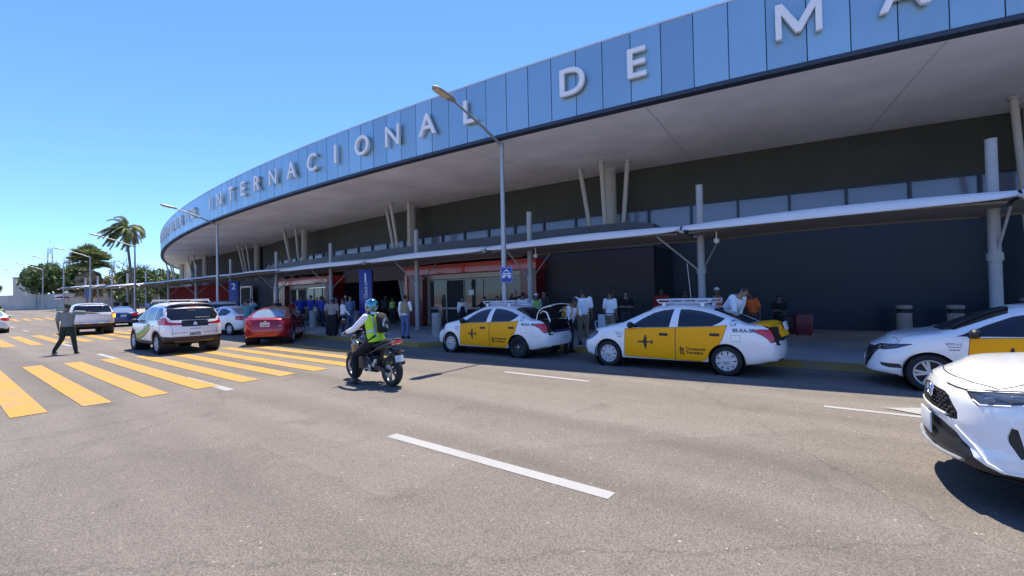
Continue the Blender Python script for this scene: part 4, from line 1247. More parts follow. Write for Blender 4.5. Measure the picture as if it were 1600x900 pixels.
def suv_regions(p, clad=BLACK_PLASTIC):
    R = []
    R.append(("cladding", [clad], 'side', [(-2.4, .2), (2.4, .2), (2.4, .44), (1.86, .46), (1.80, .60), (1.62, .76), (1.36, .81), (1.10, .76), (.92, .60), (.88, .42), (-.88, .42), (-.92, .60), (-1.10, .76), (-1.36, .81), (-1.62, .76), (-1.80, .62), (-1.88, .58), (-2.4, .58)], dict(over=(0,), f=lambda c, n: abs(c.y) > .4 and abs(n.y) > .3)))
    R.append(("front_door", [p], 'side', [(.98, .98), (.98, .60), (.90, .44), (-.12, .44), (-.12, 1.06), (.5, 1.04)], dict(lr=1, gap=.0035, over=(0,))))
    R.append(("rear_door", [p], 'side', [(-.13, 1.06), (-.13, .44), (-.86, .44), (-.93, .62), (-1.10, .78), (-1.10, 1.10), (-.6, 1.08)], dict(lr=1, gap=.0035, over=(0,))))
    R.append(("front_window", [DARK_GLASS], 'side', [(.90, 1.04), (.45, 1.38), (.25, 1.50), (-.05, 1.56), (-.07, 1.075)], dict(lr=1, inset=.008, f=lambda c, n: abs(n.y) > .4)))
    R.append(("rear_window", [DARK_GLASS], 'side', [(-.13, 1.56), (-1.02, 1.55), (-1.06, 1.12), (-.13, 1.085)], dict(lr=1, inset=.008, f=lambda c, n: abs(n.y) > .4)))
    R.append(("quarter_window", [DARK_GLASS], 'side', [(-1.10, 1.55), (-1.55, 1.52), (-1.78, 1.30), (-1.52, 1.13), (-1.12, 1.125)], dict(lr=1, inset=.008, f=lambda c, n: abs(n.y) > .4)))
    R.append(("windscreen", [DARK_GLASS], 'plan', [(1.12, -.6), (1.16, 0), (1.12, .6), (1.0, .75), (.42, .62), (.36, 0), (.42, -.62), (1.0, -.75)], dict(inset=.006, f=lambda c, n: c.z > 1.1)))
    return R

# white taxi van with a green and yellow sweep on its flank
MAROON = mat("brown_black_cladding", (.032, .018, .018), .55, 0, .1, 20)
S = suv()
R = suv_regions(WHITE_PAINT, MAROON)
rear = lambda c, n: c.x < -1.55
R.append(("roof_spoiler", [BLACK_PLASTIC], 'end', [(-.74, 1.52), (.74, 1.52), (.66, 1.65), (-.66, 1.65)], dict(f=rear)))
R.append(("rear_windscreen", [DARK_GLASS], 'end', [(-.64, 1.13), (.64, 1.13), (.74, 1.25), (.68, 1.51), (-.68, 1.51), (-.74, 1.25)], dict(inset=.006, f=rear)))
R.append(("tail_lamp", [LAMP_RED], 'end', [(.36, 1.02), (.40, .97), (.62, .97), (.80, .985), (1.0, 1.0), (1.0, 1.12), (.88, 1.115), (.80, 1.22), (.76, 1.20), (.74, 1.08), (.60, 1.04)], dict(mirror=True, lr=1, gap=.004, f=lambda c, n: c.x < -1.5)))
R.append(("tailgate_panel", [BLACK_PLASTIC], 'end', [(-.36, .91), (.36, .91), (.40, 1.00), (.36, 1.11), (-.36, 1.11), (-.40, 1.00)], dict(f=rear)))
R.append(("tailgate", [WHITE_PAINT], 'end', [(-.62, .60), (.62, .60), (.64, .9), (.72, 1.0), (.74, 1.13), (-.74, 1.13), (-.72, 1.0), (-.64, .9)], dict(gap=.004, over=(0,), f=rear)))
R.append(("rear_bumper", [MAROON], 'end', [(-1, .3), (1, .3), (1, .62), (.66, .58), (-.66, .58), (-1, .62)], dict(over=(0, 1), f=rear)))
R.append(("skid_plate", [mat("warm_silver_skid", (.45, .40, .34), .4, .6)], 'end', [(-.52, .36), (.52, .36), (.58, .43), (-.58, .43)], dict(f=rear)))
S['regions'] = R
xp = make_car("taxi_van", "white taxi van with black tailgate trim and a green and yellow sweep along its flank", "taxi van", S, (-19.9, 5.5, 0), radians(180))
mirrors(xp, .80, 1.02, .86, BLACK_PLASTIC, 1.1); handle(xp, .02, .90, WHITE_PAINT); handle(xp, -.98, .93, WHITE_PAINT)
m = MB()
for s in (1, -1): m.tube([(.3, s * .60, 1.70), (.2, s * .60, 1.76), (-1.5, s * .60, 1.77), (-1.65, s * .60, 1.70)], .018, 8)
obj("roof_rail", m, STEEL, xp['root'])
m = MB()
for i in range(7): m.box((-.1 - i * .2, 0, 1.80), (.05, 1.25, .03))
for s in (1, -1): m.box((-.72, s * .63, 1.80), (1.45, .04, .05))
obj("roof_rack", m, mat("white_roof_rack", (.62, .63, .65), .4, .3), xp['root'], bevel=.006)
m = MB(); m.box((-2.005, 0, 1.575), (.03, .26, .028)); obj("brake_lamp", m, mat("lit_brake_lamp", (.7, .03, .02), .3), xp['root'])
for i, colr in enumerate(((.03, .22, .05), (.60, .42, .03), (.10, .38, .06))):
    a = MB(); rows = []
    for k in range(15):
        u = k / 14; x = .85 - 1.55 * u; zc = .48 + .46 * u ** 1.7 + i * .07 - .03; th_ = .05 + .05 * u
        rows.append([(x, zc - th_, 0), (x, zc + th_, 0)])
    mm = MB(); mm.grid(rows)
    d = MB(); d.add([xp['place'](vx, min(1.0, vy), 'side', 1, .004 + .0015 * i) or (0, 0, .5) for vx, vy, _ in mm.v], mm.f)
    obj("flank_stripe", d, mat("sweep_" + ("green", "yellow", "lime")[i], colr, .35), xp['root'])
t = text_mesh("26533", .13, 0, .006); xp['decal']("fleet_number", t, PRINT_BLACK, 0.02, .665, 'end', -1)
for y in (-.5, .5):
    t = text_mesh("TRANSPORTE TERRESTRE", .04, 0, .001); xp['decal']("tailgate_lettering", t, PRINT_GREY, -y * .9, .70, 'end', -1)
t = text_mesh("AEROPUERTO", .05, 0, .001); xp['decal']("tailgate_lettering", t, PRINT_GREY, 0, .83, 'end', -1)
# three-diamond badge
m = MB()
for k in range(3):
    a = pi / 2 + k * 2 * pi / 3
    u, v = Vector((cos(a), sin(a))), Vector((cos(a + pi / 3), sin(a + pi / 3))); w = Vector((cos(a - pi / 3), sin(a - pi / 3)))
    m.add([(0, 0, 0), (*(w * .045), 0), (*(u * .08 * .98), 0), (*(v * .045), 0)], [(0, 1, 2, 3)])
xp['decal']("tailgate_badge", m, PRINT_WHITE, 0, 1.0, 'end', -1, None or xp['root'], .006)
m = MB(); pts = [xp['place'](y, 1.19 + .0 * y, 'end', -1, .02) for y in (.05, -.2, -.45)]; m.tube(pts, [.016, .012, .008], 6); obj("wiper", m, BLACK_PLASTIC, xp['root'])

# white station wagon ahead of the officer
S = suv(hw=.98, wid=[(-2.4, .92), (-1.9, .96), (-1.2, .98), (0, .97), (1.2, .97), (1.9, .95), (2.3, .86)], x0=-2.5, x1=2.4, wb=2.95, wr=.39, rim_r=.25, arch=.44,
    tail=[(.35, .12), (.5, .0), (.75, .0), (1.0, .0), (1.15, .03), (1.5, .26), (1.75, .34)], top=[(-2.5, 1.60), (-2.3, 1.72), (-1.7, 1.76), (-.8, 1.78), (0, 1.77), (.4, 1.70), (.85, 1.48), (1.2, 1.24), (1.4, 1.18), (1.9, 1.12), (2.2, 1.04), (2.4, .95)],
    sho=[(-2.5, 1.18), (-1.5, 1.15), (-.5, 1.1), (.6, 1.05), (1.1, 1.04), (1.8, 1.02), (2.2, .94), (2.4, .86)])
R = suv_regions(WHITE_PAINT, WHITE_PAINT)
R.append(("rear_windscreen", [DARK_GLASS], 'end', [(-.80, 1.24), (.80, 1.24), (.80, 1.36), (.70, 1.62), (-.70, 1.62), (-.80, 1.36)], dict(inset=.006, f=rear)))
R.append(("tail_lamp", [LAMP_RED], 'end', [(.82, .93), (1.02, .93), (1.02, 1.22), (.80, 1.22)], dict(mirror=True, lr=1, f=lambda c, n: c.x < -1.8)))
R.append(("tailgate", [WHITE_PAINT], 'end', [(-.80, .78), (.80, .78), (.80, 1.23), (-.80, 1.23)], dict(gap=.004, over=(0,), f=rear)))
R.append(("rear_bumper", [BLACK_PLASTIC], 'end', [(-1.1, .2), (1.1, .2), (1.1, .62), (-1.1, .62)], dict(over=(0, 1), f=rear)))
S['regions'] = R
wg = make_car("driving_wagon", "big white station wagon with wide black rear window and lit amber indicator", "car", S, (-36.2, 5.75, 0), radians(176))
mirrors(wg, .85, 1.06, .94, BLACK_PLASTIC, 1.2)
m = MB(); p = wg['place'](-.90, 1.03, 'end', -1, .01); m.box(p, (.05, .13, .20)); 
am = bpy.data.materials.new("lit_amber_lamp"); am.use_nodes = True; bb = am.node_tree.nodes["Principled BSDF"]; bb.inputs["Base Color"].default_value = (.8, .3, .02, 1); bb.inputs["Emission Color"].default_value = (1, .38, .03, 1); bb.inputs["Emission Strength"].default_value = 1.6
obj("indicator", m, am, wg['root'], bevel=.01)
m = MB(); m.tube([wg['place'](y, .66, 'end', -1, .03) for y in [-.8 + .2 * k for k in range(9)]], .05, 8); obj("bumper_bar", m, CHROME, wg['root'])

# pale wagon with raised tailgate beside the teal-shirted man
S = suv(paint=SILVER_PAINT)
R = [(a, [SILVER_PAINT if q is WHITE_PAINT else q for q in b], c_, d, e) for a, b, c_, d, e in suv_regions(SILVER_PAINT)]
R.append(("rear_windscreen", [DARK_GLASS], 'end', [(-.64, 1.18), (.64, 1.18), (.70, 1.30), (.62, 1.55), (-.62, 1.55), (-.70, 1.30)], dict(inset=.006, f=rear)))
R.append(("tail_lamp", [LAMP_RED], 'end', [(.70, .85), (.95, .85), (.95, 1.15), (.70, 1.15)], dict(mirror=True, lr=1, f=lambda c, n: c.x < -1.8)))
S['regions'] = R
sv = make_car("parked_wagon", "pale champagne wagon parked beyond the white saloon under the second totem", "car", S, (-30.5, 10.7, 0), radians(165))
mirrors(sv, .80, 1.02, .86, BLACK_PLASTIC, 1.1)

# ---- the white crossover nosing in from the right ----------------------
WCAR = WHITE_PAINT
S = suv(x0=-2.35, x1=2.10, wb=2.34, hw=.925, wr=.355, rim_r=.235, rims=('y5', 'y5'),
    top=[(-2.35, 1.30), (-2.1, 1.55), (-1.7, 1.64), (-.8, 1.685), (0, 1.67), (.35, 1.60), (.75, 1.42), (1.05, 1.20), (1.22, 1.115), (1.6, 1.075), (1.9, 1.015), (2.04, .955), (2.10, .91)],
    sho=[(-2.35, 1.10), (-1.5, 1.10), (-.5, 1.06), (.6, 1.02), (1.1, 1.02), (1.6, 1.01), (1.9, .945), (2.10, .87)],
    wid=[(-2.35, .80), (-1.9, .89), (-1.2, .925), (0, .915), (1.2, .925), (1.75, .915), (2.10, .86)],
    bot=[(-2.35, .42), (-1.9, .34), (-1.5, .28), (0, .26), (1.4, .25), (1.85, .26), (2.10, .30)],
    nose=[(.25, .14), (.33, .03), (.40, 0), (.52, .045), (.62, .03), (.80, .045), (.92, .10), (1.05, .2)],
    fa=.25, fa2=.17, fp=2.4, pow=3.2, n=96, lower=[(0, 0), (.45, 0), (.78, 0), (.90, .01), (.95, .04), (.975, .10), (.988, .19), (.992, .30), (.985, .42), (.98, .52), (.985, .62), (1.0, .72), (1.0, .82), (.99, .91), (.968, 1.0)])
R = suv_regions(WCAR)
R[0] = ("cladding", [BLACK_PLASTIC], "side", [(-2.4, .2), (2.4, .2), (2.4, .32), (1.5, .34), (-2.4, .44)], dict(over=(0,), f=lambda c, n: abs(c.y) > .4 and abs(n.y) > .3))
R[1] = ("front_door", [WCAR], 'side', [(.70, .98), (.70, .46), (-.12, .46), (-.12, 1.06), (.5, 1.03)], dict(lr=1, gap=.0035, over=(0,)))
fr = lambda c, n: c.x > 1.35
R.append(("bonnet", [WCAR], 'plan', [(1.18, -.72), (1.24, 0), (1.18, .72), (1.6, .755), (1.797, .685), (1.885, .46), (1.925, .2), (1.935, 0), (1.925, -.2), (1.885, -.46), (1.797, -.685), (1.6, -.755)], dict(gap=.004, over=(0,), f=lambda c, n: n.z > .3 and c.z > .9)))
R.append(("headlamp", [LAMP_DARK], 'quarter', quarter([(1.945, .545, .895), (1.82, .69, .925), (1.646, .807, .955), (1.40, .90, .985), (1.36, .905, .955), (1.50, .88, .905), (1.663, .858, .868), (1.847, .765, .823), (1.914, .691, .807), (1.935, .632, .840)]), dict(lr=1, gap=.005, inset=.006, f=lambda c, n: c.x > 1.3)))
R.append(("bumper_valance", [BLACK_PLASTIC], 'end', [(-.95, .2), (.95, .2), (.95, .345), (.82, .352), (.76, .375), (.64, .475), (.46, .56), (.30, .60), (-.30, .60), (-.46, .56), (-.64, .475), (-.76, .375), (-.82, .352), (-.95, .345)], dict(inset=.008, f=fr)))
R.append(("front_grille", [BLACK_PLASTIC], 'end', [(-.48, .645), (.48, .645), (.54, .66), (.53, .715), (.40, .82), (.30, .842), (-.30, .842), (-.40, .82), (-.53, .715), (-.54, .66)], dict(inset=.018, f=fr)))
R.append(("fog_lamp_pocket", [BLACK_PLASTIC], 'quarter', quarter([(1.78, .849, .70), (1.748, .858, .688), (1.712, .86, .51), (1.716, .862, .486), (1.737, .859, .477), (1.798, .839, .60), (1.799, .838, .627)]), dict(lr=1, inset=.012, f=fr)))
S['regions'] = R
RVH = pi + radians(4.5)
hx, hy = cos(RVH), sin(RVH)
rav = make_car("white_crossover", "white crossover with black lower bumper nosing into view in the sunlit foreground at right", "car", S, (.50 - hx * 2.08, 5.60 - hy * 2.08, 0), RVH)
mirrors(rav, .80, 1.05, .88, WCAR, 1.15)
# grille mesh: rows of short angled bars
m = MB()
for i in range(6):
    z = .672 + i * .029
    for k in range(-7, 8):
        y = k * .072 + (.036 if i % 2 else 0)
        if abs(y) > (.48 if z < .74 else .36): continue
        p = rav['place'](y, z, 'end', 1, -.006)
        m.box(p, (.02, .052, .014))
obj("grille_mesh", m, mat("satin_black_grille", (.03, .03, .032), .35), rav['root'], smooth=0)
m = MB(); m.tube([rav['place'](y, .665 - .0 * abs(y), 'end', 1, .004) for y in [-.40 + .08 * k for k in range(11)]], .012, 6); obj("grille_trim", m, WCAR, rav['root'])
c0 = rav['place'](.07, .815, 'end', 1, .014)
m = MB()
def ring(cx, cy, rx, ry, t_, n=28):
    pts = [(c0.x + .012, c0.y + cx + rx * cos(2 * pi * i / n), c0.z + cy + ry * sin(2 * pi * i / n)) for i in range(n + 1)]
    m.tube(pts, t_, 6, caps=False)
ring(0, 0, .088, .060, .009); ring(0, 0, .032, .055, .006); ring(0, .022, .062, .030, .006)
em = obj("oval_badge", m, CHROME, rav['root'], smooth=60)
m = MB(); m.ball((c0.x, c0.y, c0.z), (.012, .084, .056), 20, 10); obj("badge_backing", m, mat("navy_badge", (.02, .03, .06), .15), em, smooth=60)
m = MB(); m.tube([rav['place'](y, .345 + .03 * abs(y), 'end', 1, .012) for y in [-.62 + .124 * k for k in range(11)]], .022, 8, flat=.6); obj("skid_lip", m, mat("silver_skid_lip", (.5, .51, .52), .35, .7), rav['root'])
m = MB(); m.box((rav['place'](0, .52, 'end', 1, .0).x + .035, 0, .53), (.014, .36, .18)); obj("number_plate", m, PLATE_WHITE, rav['root'], bevel=.004)
# projector units and running light in the headlamps
for s in (1, -1):
    par = rav['parts'].get(("headlamp", s)) or rav['root']
    o_ = Vector((cos(radians(65)), s * sin(radians(65)), 0))
    def corner(x_, y_, z_, off=.002):
        h = rav['tree'].ray_cast(Vector((x_, s * y_, z_)) + o_ * 1.5, -o_); return h[0] + o_ * off
    for x_, y_, z_, r in ((1.84, .72, .868, .03), (1.72, .80, .90, .036), (1.60, .845, .925, .036), (1.50, .875, .942, .03)):
        m = MB(); p = corner(x_, y_, z_); m.ball(p, (r * 1.5, .012, r * .75), 12, 8); obj("lamp_projector", m, LAMP_CLEAR, par)
    m = MB(); m.tube([corner(*q) for q in ((1.93, .645, .845), (1.90, .70, .818), (1.847, .765, .832), (1.75, .82, .853), (1.663, .855, .876), (1.55, .875, .900))], .006, 6); obj("daytime_light", m, PRINT_WHITE, par)
    m = MB(); m.tube([corner(x_, y_, z_, .001) for x_, y_, z_ in ((1.985, .25, .905), (1.97, .40, .90), (1.945, .54, .90), (1.82, .69, .93), (1.646, .807, .96), (1.42, .90, .99))], .007, 6); obj("bonnet_shut_line", m, SHUT, rav['root'])
    m = MB(); m.tube([corner(x_, y_, z_, .004) for x_, y_, z_ in ((1.99, .48, .60), (1.93, .66, .50), (1.885, .765, .40), (1.82, .82, .372), (1.70, .86, .365))], .010, 6); obj("bumper_edge", m, WCAR, rav['root'])
# ------------------------------------------------------------------ tensile walkway canopies
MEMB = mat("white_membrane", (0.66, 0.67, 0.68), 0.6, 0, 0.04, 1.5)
G_CAN = "tensile canopies along the pavement"
joints = [9.3, 2.62, -3.92, -11.3, -19.1, -28.0, -35.2, -42.6, -50, -57.5, -65, -72.5, -80, -88, -96, -104]
masts = [9.0, 2.48, -3.76, -10.2, -16.95, -24.6, -31.4, -39, -46.5, -54, -61.5, -69, -76.5, -84.5, -92.5]
clab = ["rightmost stretch of white canopy at the frame edge", "white canopy before the navy wall, right of the taxi with the yellow boot lid",
        "white canopy above the two parked taxis", "white canopy between the first totem and the lamp post with the taxi sign",
        "white canopy between the red saloon and the first totem", "grey-looking canopy directly behind the second totem",
        "shaded canopy left of the second totem", "shaded canopy before the dark red wall", "shaded canopy by the left end of the terminal",
        "last shaded canopy under the terminal's left end", "first sunlit canopy beyond the terminal", "second sunlit canopy beyond the terminal, near the coconut palm",
        "third sunlit canopy beyond the terminal", "fourth sunlit canopy beyond the terminal", "farthest sunlit canopy before the trees"]
for i in range(len(joints) - 1):
    a, b = joints[i + 1], joints[i]; mx = masts[i]; g = zg(mx) if mx < -48 else 0
    root = thing("walkway_canopy", clab[i], "canopy", (mx, 14.5, g + .15), 0, G_CAN)
    O = Vector((mx, 14.5, g + .15))
    def L(x, y, z): return (x - O.x, y - O.y, z - .15)
    YF, YB = 13.0, 15.9
    def ztop(u): return 3.60 + .07 * sin(pi * u) ** .8
    m = MB(); top = []; bot = []
    for k in range(21):
        u = k / 20; x = lerp(a + .03, b - .03, u); zt = ztop(u); hh = (.11 + .12 * sin(pi * u) ** .5) * (1 if i < 5 else .45)
        colt = []
        for (y, z) in ((YF - .04, zt - hh), (YF - .02, zt - hh * .45), (YF + .10, zt + .01), (YF + .8, zt + .10), (14.5, zt + .20), (15.3, zt + .12), (YB, zt + .02)): colt.append(L(x, y + .10 * (1 - sin(pi * u)), z))
        top.append(colt)
        bot.append([(p[0], p[1] + .012, p[2] - .014) for p in colt])
    m.grid(top); m.grid([list(reversed(r)) for r in bot])
    obj("membrane", m, MEMB, root, smooth=50, normals=False)
    m = MB()
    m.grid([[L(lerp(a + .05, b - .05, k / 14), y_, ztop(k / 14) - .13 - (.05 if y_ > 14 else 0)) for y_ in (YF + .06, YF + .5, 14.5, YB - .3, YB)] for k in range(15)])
    obj("membrane_underside", m, mat("taupe_shaded_underside", (0.30, 0.265, 0.22), .8, 0, .06, 1), root, smooth=50, normals=False)  # underside of the membrane; its bounce-lit shade is put into the taupe
    m = MB()
    for yy in (YF + .30, YB - .1): m.tube([L(lerp(a + .15, b - .15, k / 12), yy, ztop(k / 12) - .19) for k in range(13)], .04, 8)
    obj("edge_beam", m, mat("taupe_canopy_steel", (0.20, 0.18, 0.155), .6, .1, .1, 4), root, smooth=50)
    m = MB(); m.tube([(0, 0, 0), (0, 0, 2.2), (0, 0, 4.82)], [.115, .11, .10], 18); m.tube([(0, 0, 4.82), (0, 0, 4.85)], .107, 18)
    m.tube([(0, 0, 0), (0, 0, .04)], .2, 18); m.tube([(0, 0, 2.12), (0, 0, 2.3)], .14, 18)
    obj("mast", m, GREY_STEEL, root, smooth=40)
    for dx, dy in (((-1.0, -1.0), (.9, 1.0)) if i != 1 else ((.55, -.4), (.5, .9))):
        xx = mx + dx
        if not (a + .1 < xx < b - .1): dx *= .35
        m = MB(); m.tube([(dx * .06, dy * .08, 2.22), (dx, dy, 3.26)], .028, 8); obj("raking_arm", m, GREY_STEEL, root, smooth=40)
    m = MB(); m.box(L(a + .02, YF - .02, 3.44), (.20, .14, .06), 0, 0, Matrix.Rotation(.5, 3, 'Y')); m.tube([L(a + .02, YF - .05, 3.41), L(a + .02, YF + .25, 3.5)], .03, 8)
    obj("corner_clamp", m, GREY_STEEL, root, smooth=40)
    if i in (3, 2):
        m = MB(); m.ball(L(mx + .55, 14.1, 3.2), .085, 12, 8); m.tube([L(mx + .55, 14.1, 3.28), L(mx + .55, 14.1, 3.5)], .02, 6); obj("security_camera", m, PRINT_WHITE, root)

# ------------------------------------------------------------------ street lamps
G_LAMP = "street lamps along the kerb"
lamp = thing("street_lamp", "tall grey street lamp carrying the blue taxi sign", "street lamp", (-9.37, 11.80, .15), 0, G_LAMP)
m = MB(); m.tube([(0, 0, .02), (0, 0, 3.5), (0, 0, 6.66)], [.10, .085, .062], 16); m.box((0, 0, .015), (.36, .36, .03)); m.tube([(0, 0, .03), (0, 0, .3)], .125, 16); m.tube([(0, 0, 6.60), (0, 0, 6.73)], .085, 12); obj("pole", m, STEEL, lamp, smooth=40)
m = MB(); m.tube([(0, 0, 6.64), (0, -1.0, 7.02), (0, -1.9, 7.30), (0, -2.25, 7.40)], [.05, .042, .036, .034], 10); obj("lamp_arm", m, STEEL, lamp, smooth=40)
m = MB()
rows = []
for t, w, h in ((0, .05, .05), (.06, .09, .07), (.2, .145, .085), (.75, .15, .06), (.86, .11, .045), (.9, .03, .02)):
    y = -2.2 - t * .97; z = 7.40 + t * .16
    rows.append([(w * cos(q), y, z + h * sin(q) * (1 if sin(q) > 0 else .55)) for q in [2 * pi * k / 16 for k in range(16)]])
m.grid(rows, close=True); hd = obj("lamp_head", m, mat("grey_lamp_housing", (.36, .34, .30), .5, .3), lamp, smooth=50)
m = MB(); m.box((0, -2.74, 7.442), (.20, .46, .02), 0, 0, Matrix.Rotation(-.16, 3, 'X')); obj("led_panel", m, mat("amber_led_panel", (.55, .48, .32), .3, 0, .05), hd)
for x, y, lb in ((-33.39, 11.63, "street lamp between the two blue totems, before the far red wall"), (-51.72, 11.39, "street lamp standing just in front of the coconut palm"),
              (-70.06, 11.39, "street lamp before the fan palm with the dry skirt"), (-88.30, 11.58, "distant street lamp right of the big leafy tree"),
              (-107.11, 11.58, "distant street lamp in front of the big leafy tree's trunk"), (-126.41, 11.77, "farthest street lamp, left of the big leafy tree")):
    dup(lamp, (x, y, zg(x) + .13), 0, lb, G_LAMP)

# ------------------------------------------------------------------ signs
SIGNB = mat("traffic_sign_blue", (0.010, 0.045, 0.30), 0.4, 0, 0.03)
SIGNW = mat("sign_white", (0.72, 0.74, 0.78), 0.4, 0, 0.02)
ts = thing("taxi_sign", "blue square sign with a white taxi pictogram on the lamp post", "sign", (-9.16, 11.66, 2.40), radians(14))
m = MB(); m.box((0, 0, 0), (.44, .02, .52)); obj("sign_plate", m, SIGNB, ts, bevel=.008)
m = MB()
def flat(poly): m.add([(x, -.013, z) for x, z in poly], [tuple(range(len(poly)))])
for a_, b_ in (((-.205, -.245), (.205, -.235)), ((-.205, .235), (.205, .245))): flat([(a_[0], a_[1]), (b_[0], a_[1]), (b_[0], b_[1]), (a_[0], b_[1])])
for a_, b_ in (((-.205, -.235), (-.195, .235)), ((.195, -.235), (.205, .235))): flat([(a_[0], a_[1]), (b_[0], a_[1]), (b_[0], b_[1]), (a_[0], b_[1])])
flat([(-.15, -.10), (-.06, -.10), (-.06, -.04), (-.15, -.04)])
flat([(-.15, -.04), (.15, -.04), (.15, .045), (.10, .06), (-.10, .06), (-.15, .045)]); flat([(.06, -.10), (.15, -.10), (.15, -.04), (.06, -.04)])
flat([(-.125, .06), (-.10, .06), (-.06, .13), (-.08, .145)]); flat([(.10, .06), (.125, .06), (.08, .145), (.06, .13)]); flat([(-.08, .125), (.08, .125), (.08, .145), (-.08, .145)]); flat([(-.04, .145), (.04, .145), (.02, .19), (-.02, .19)])
obj("taxi_pictogram", m, SIGNW, ts, smooth=0)
m = MB()
for x_ in (-.1, .1): m.add([(x_ + .028 * cos(q), -.0145, .01 + .028 * sin(q)) for q in [2 * pi * k / 14 for k in range(14)]], [tuple(range(14))])
m.add([(-.045, -.0145, -.015), (.045, -.0145, -.015), (.045, -.0145, .02), (-.045, -.0145, .02)], [(0, 1, 2, 3)])
obj("pictogram_cutout", m, SIGNB, ts, smooth=0)
m = MB(); m.box((-.14, .07, .15), (.06, .12, .04)); m.box((-.14, .07, -.15), (.06, .12, .04)); obj("sign_bracket", m, STEEL, ts)

TOT = mat("royal_blue_totem", (0.008, 0.014, 0.19), 0.35, 0, 0.04, 2, coat=.2)
def totem(x, y, num, side, lab, rz):
    t = thing("wayfinding_totem", lab, "totem sign", (x, y, .15), rz, "blue wayfinding totems")
    m = MB(); m.box((0, 0, 1.51), (.62, .34, 2.98)); b = obj("totem_body", m, TOT, t, bevel=.012)
    m = MB(); m.box((0, 0, .02), (.8, .5, .04)); obj("totem_base", m, GREY_STEEL, t)
    tm = text_mesh(num, .62, 0, .004); d = MB(); d.add([(vx, -.174, 2.58 + vy) for vx, vy, _ in tm.v], tm.f); obj("totem_number", d, SIGNW, b, smooth=0)
    if side:
        tm = text_mesh(side, .23, 0, .002, 'CENTER'); d = MB()
        d.add([(-vy + .02, -.174, 1.15 + vx) for vx, vy, _ in tm.v], tm.f); obj("totem_lettering", d, SIGNW, b, smooth=0)
    d = MB(); d.add([(.3125, -.02 - .0 * vx, 2.6) for vx in (0,)], []) 
    return t
totem(-19.5, 13.4, "1", "Documentación | Check-in", "blue totem numbered 1 with vertical white lettering behind the rider", radians(40))
totem(-35.7, 13.5, "2", "Llegadas", "blue totem numbered 2 beyond the red saloon", radians(50))
bs = thing("road_sign", "small far blue sign board on a post under the fan palm", "sign", (-84.2, 13.5, zg(-84)), radians(60))
m = MB(); m.box((0, 0, 2.6), (.75, .06, 1.3)); obj("sign_board", m, mat("slate_blue_sign", (.09, .15, .32), .5), bs); m = MB(); m.tube([(0, .06, 0), (0, .06, 3.2)], .05, 8); obj("post", m, STEEL, bs)
ws = thing("notice_board", "far white notice board in front of the perimeter wall", "sign", (-112, 14.0, zg(-112)), radians(70))
m = MB(); m.box((0, 0, 2.2), (1.0, .06, .8)); obj("sign_board", m, PRINT_WHITE, ws); m = MB(); m.tube([(0, .06, 0), (0, .06, 2.5)], .05, 8); obj("post", m, STEEL, ws)

# ------------------------------------------------------------------ bollards, bins, chair, luggage
G_BOL = "grey concrete bollards along the kerb"
bol = thing("bollard", "grey bollard beside the man in the tan waistcoat", "bollard", (-13.3, 12.35, .15), 0, G_BOL)
m = MB(); m.lathe([(0.001, .93), (.16, .93), (.19, .90), (.19, .01), (.22, 0)], 24); obj("bollard_body", m, CONCRETE, bol, smooth=40)
m = MB(); m.lathe([(.1905, .86), (.196, .85), (.196, .80), (.1905, .79)], 24); obj("bollard_band", m, GREY_STEEL, bol, smooth=40)
for x, y, lb in ((-20.6, 13.6, "grey bollard at the foot of the totem numbered 1"), (-25.9, 13.1, "grey bollard right of the red saloon, before the two men in blue"),
              (-24.3, 13.2, "grey bollard between the men in blue and the blue-shirted pair")):
    dup(bol, (x, y, .15), 0, lb, G_BOL)
G_BIN = "grey litter bins by the navy wall"
bn = thing("litter_bin", "left one of two grey black-banded litter bins by the navy wall", "litter bin", (1.27, 20.1, .15), 0, G_BIN)
m = MB(); m.lathe([(.001, .0), (.20, .0), (.21, .03), (.21, .70)], 24); obj("bin_body", m, CONCRETE, bn, smooth=40)
m = MB(); m.lathe([(.19, .70), (.19, .84)], 24); obj("bin_opening", m, BLACK_PLASTIC, bn, smooth=40)
m = MB(); m.lathe([(.21, .84), (.22, .85), (.22, .94), (.20, .96), (.001, .97)], 24); obj("bin_lid", m, CONCRETE, bn, smooth=40)
dup(bn, (2.52, 20.1, .15), 0, "right one of two grey black-banded litter bins by the navy wall", G_BIN)
ch = thing("plastic_chair", "white plastic armchair between the two men in white polo shirts", "chair", (-6.6, 13.5, .15), radians(20))
PLA = mat("white_plastic", (.62, .63, .65), .45, 0, .04)
m = MB(); m.box((0, 0, .43), (.44, .44, .025)); obj("seat", m, PLA, ch, bevel=.01)
m = MB(); rows = [[(x_, .20 + .06 * t - .03 * (x_ / .22) ** 2, .45 + .42 * t) for x_ in (-.2, -.1, 0, .1, .2)] for t in (0, .33, .66, 1)]
m.grid(rows); m.grid([[(p[0], p[1] + .02, p[2]) for p in reversed(r)] for r in rows]); obj("backrest", m, PLA, ch)
for sx in (-1, 1):
    for sy in (-1, 1):
        m = MB(); m.tube([(sx * .19, sy * .19, .43), (sx * .23, sy * .24, 0)], .022, 8); obj("leg", m, PLA, ch)
    m = MB(); m.tube([(sx * .22, -.2, .43), (sx * .25, -.21, .64), (sx * .25, .18, .66), (sx * .22, .22, .62)], .022, 8); obj("armrest", m, PLA, ch)
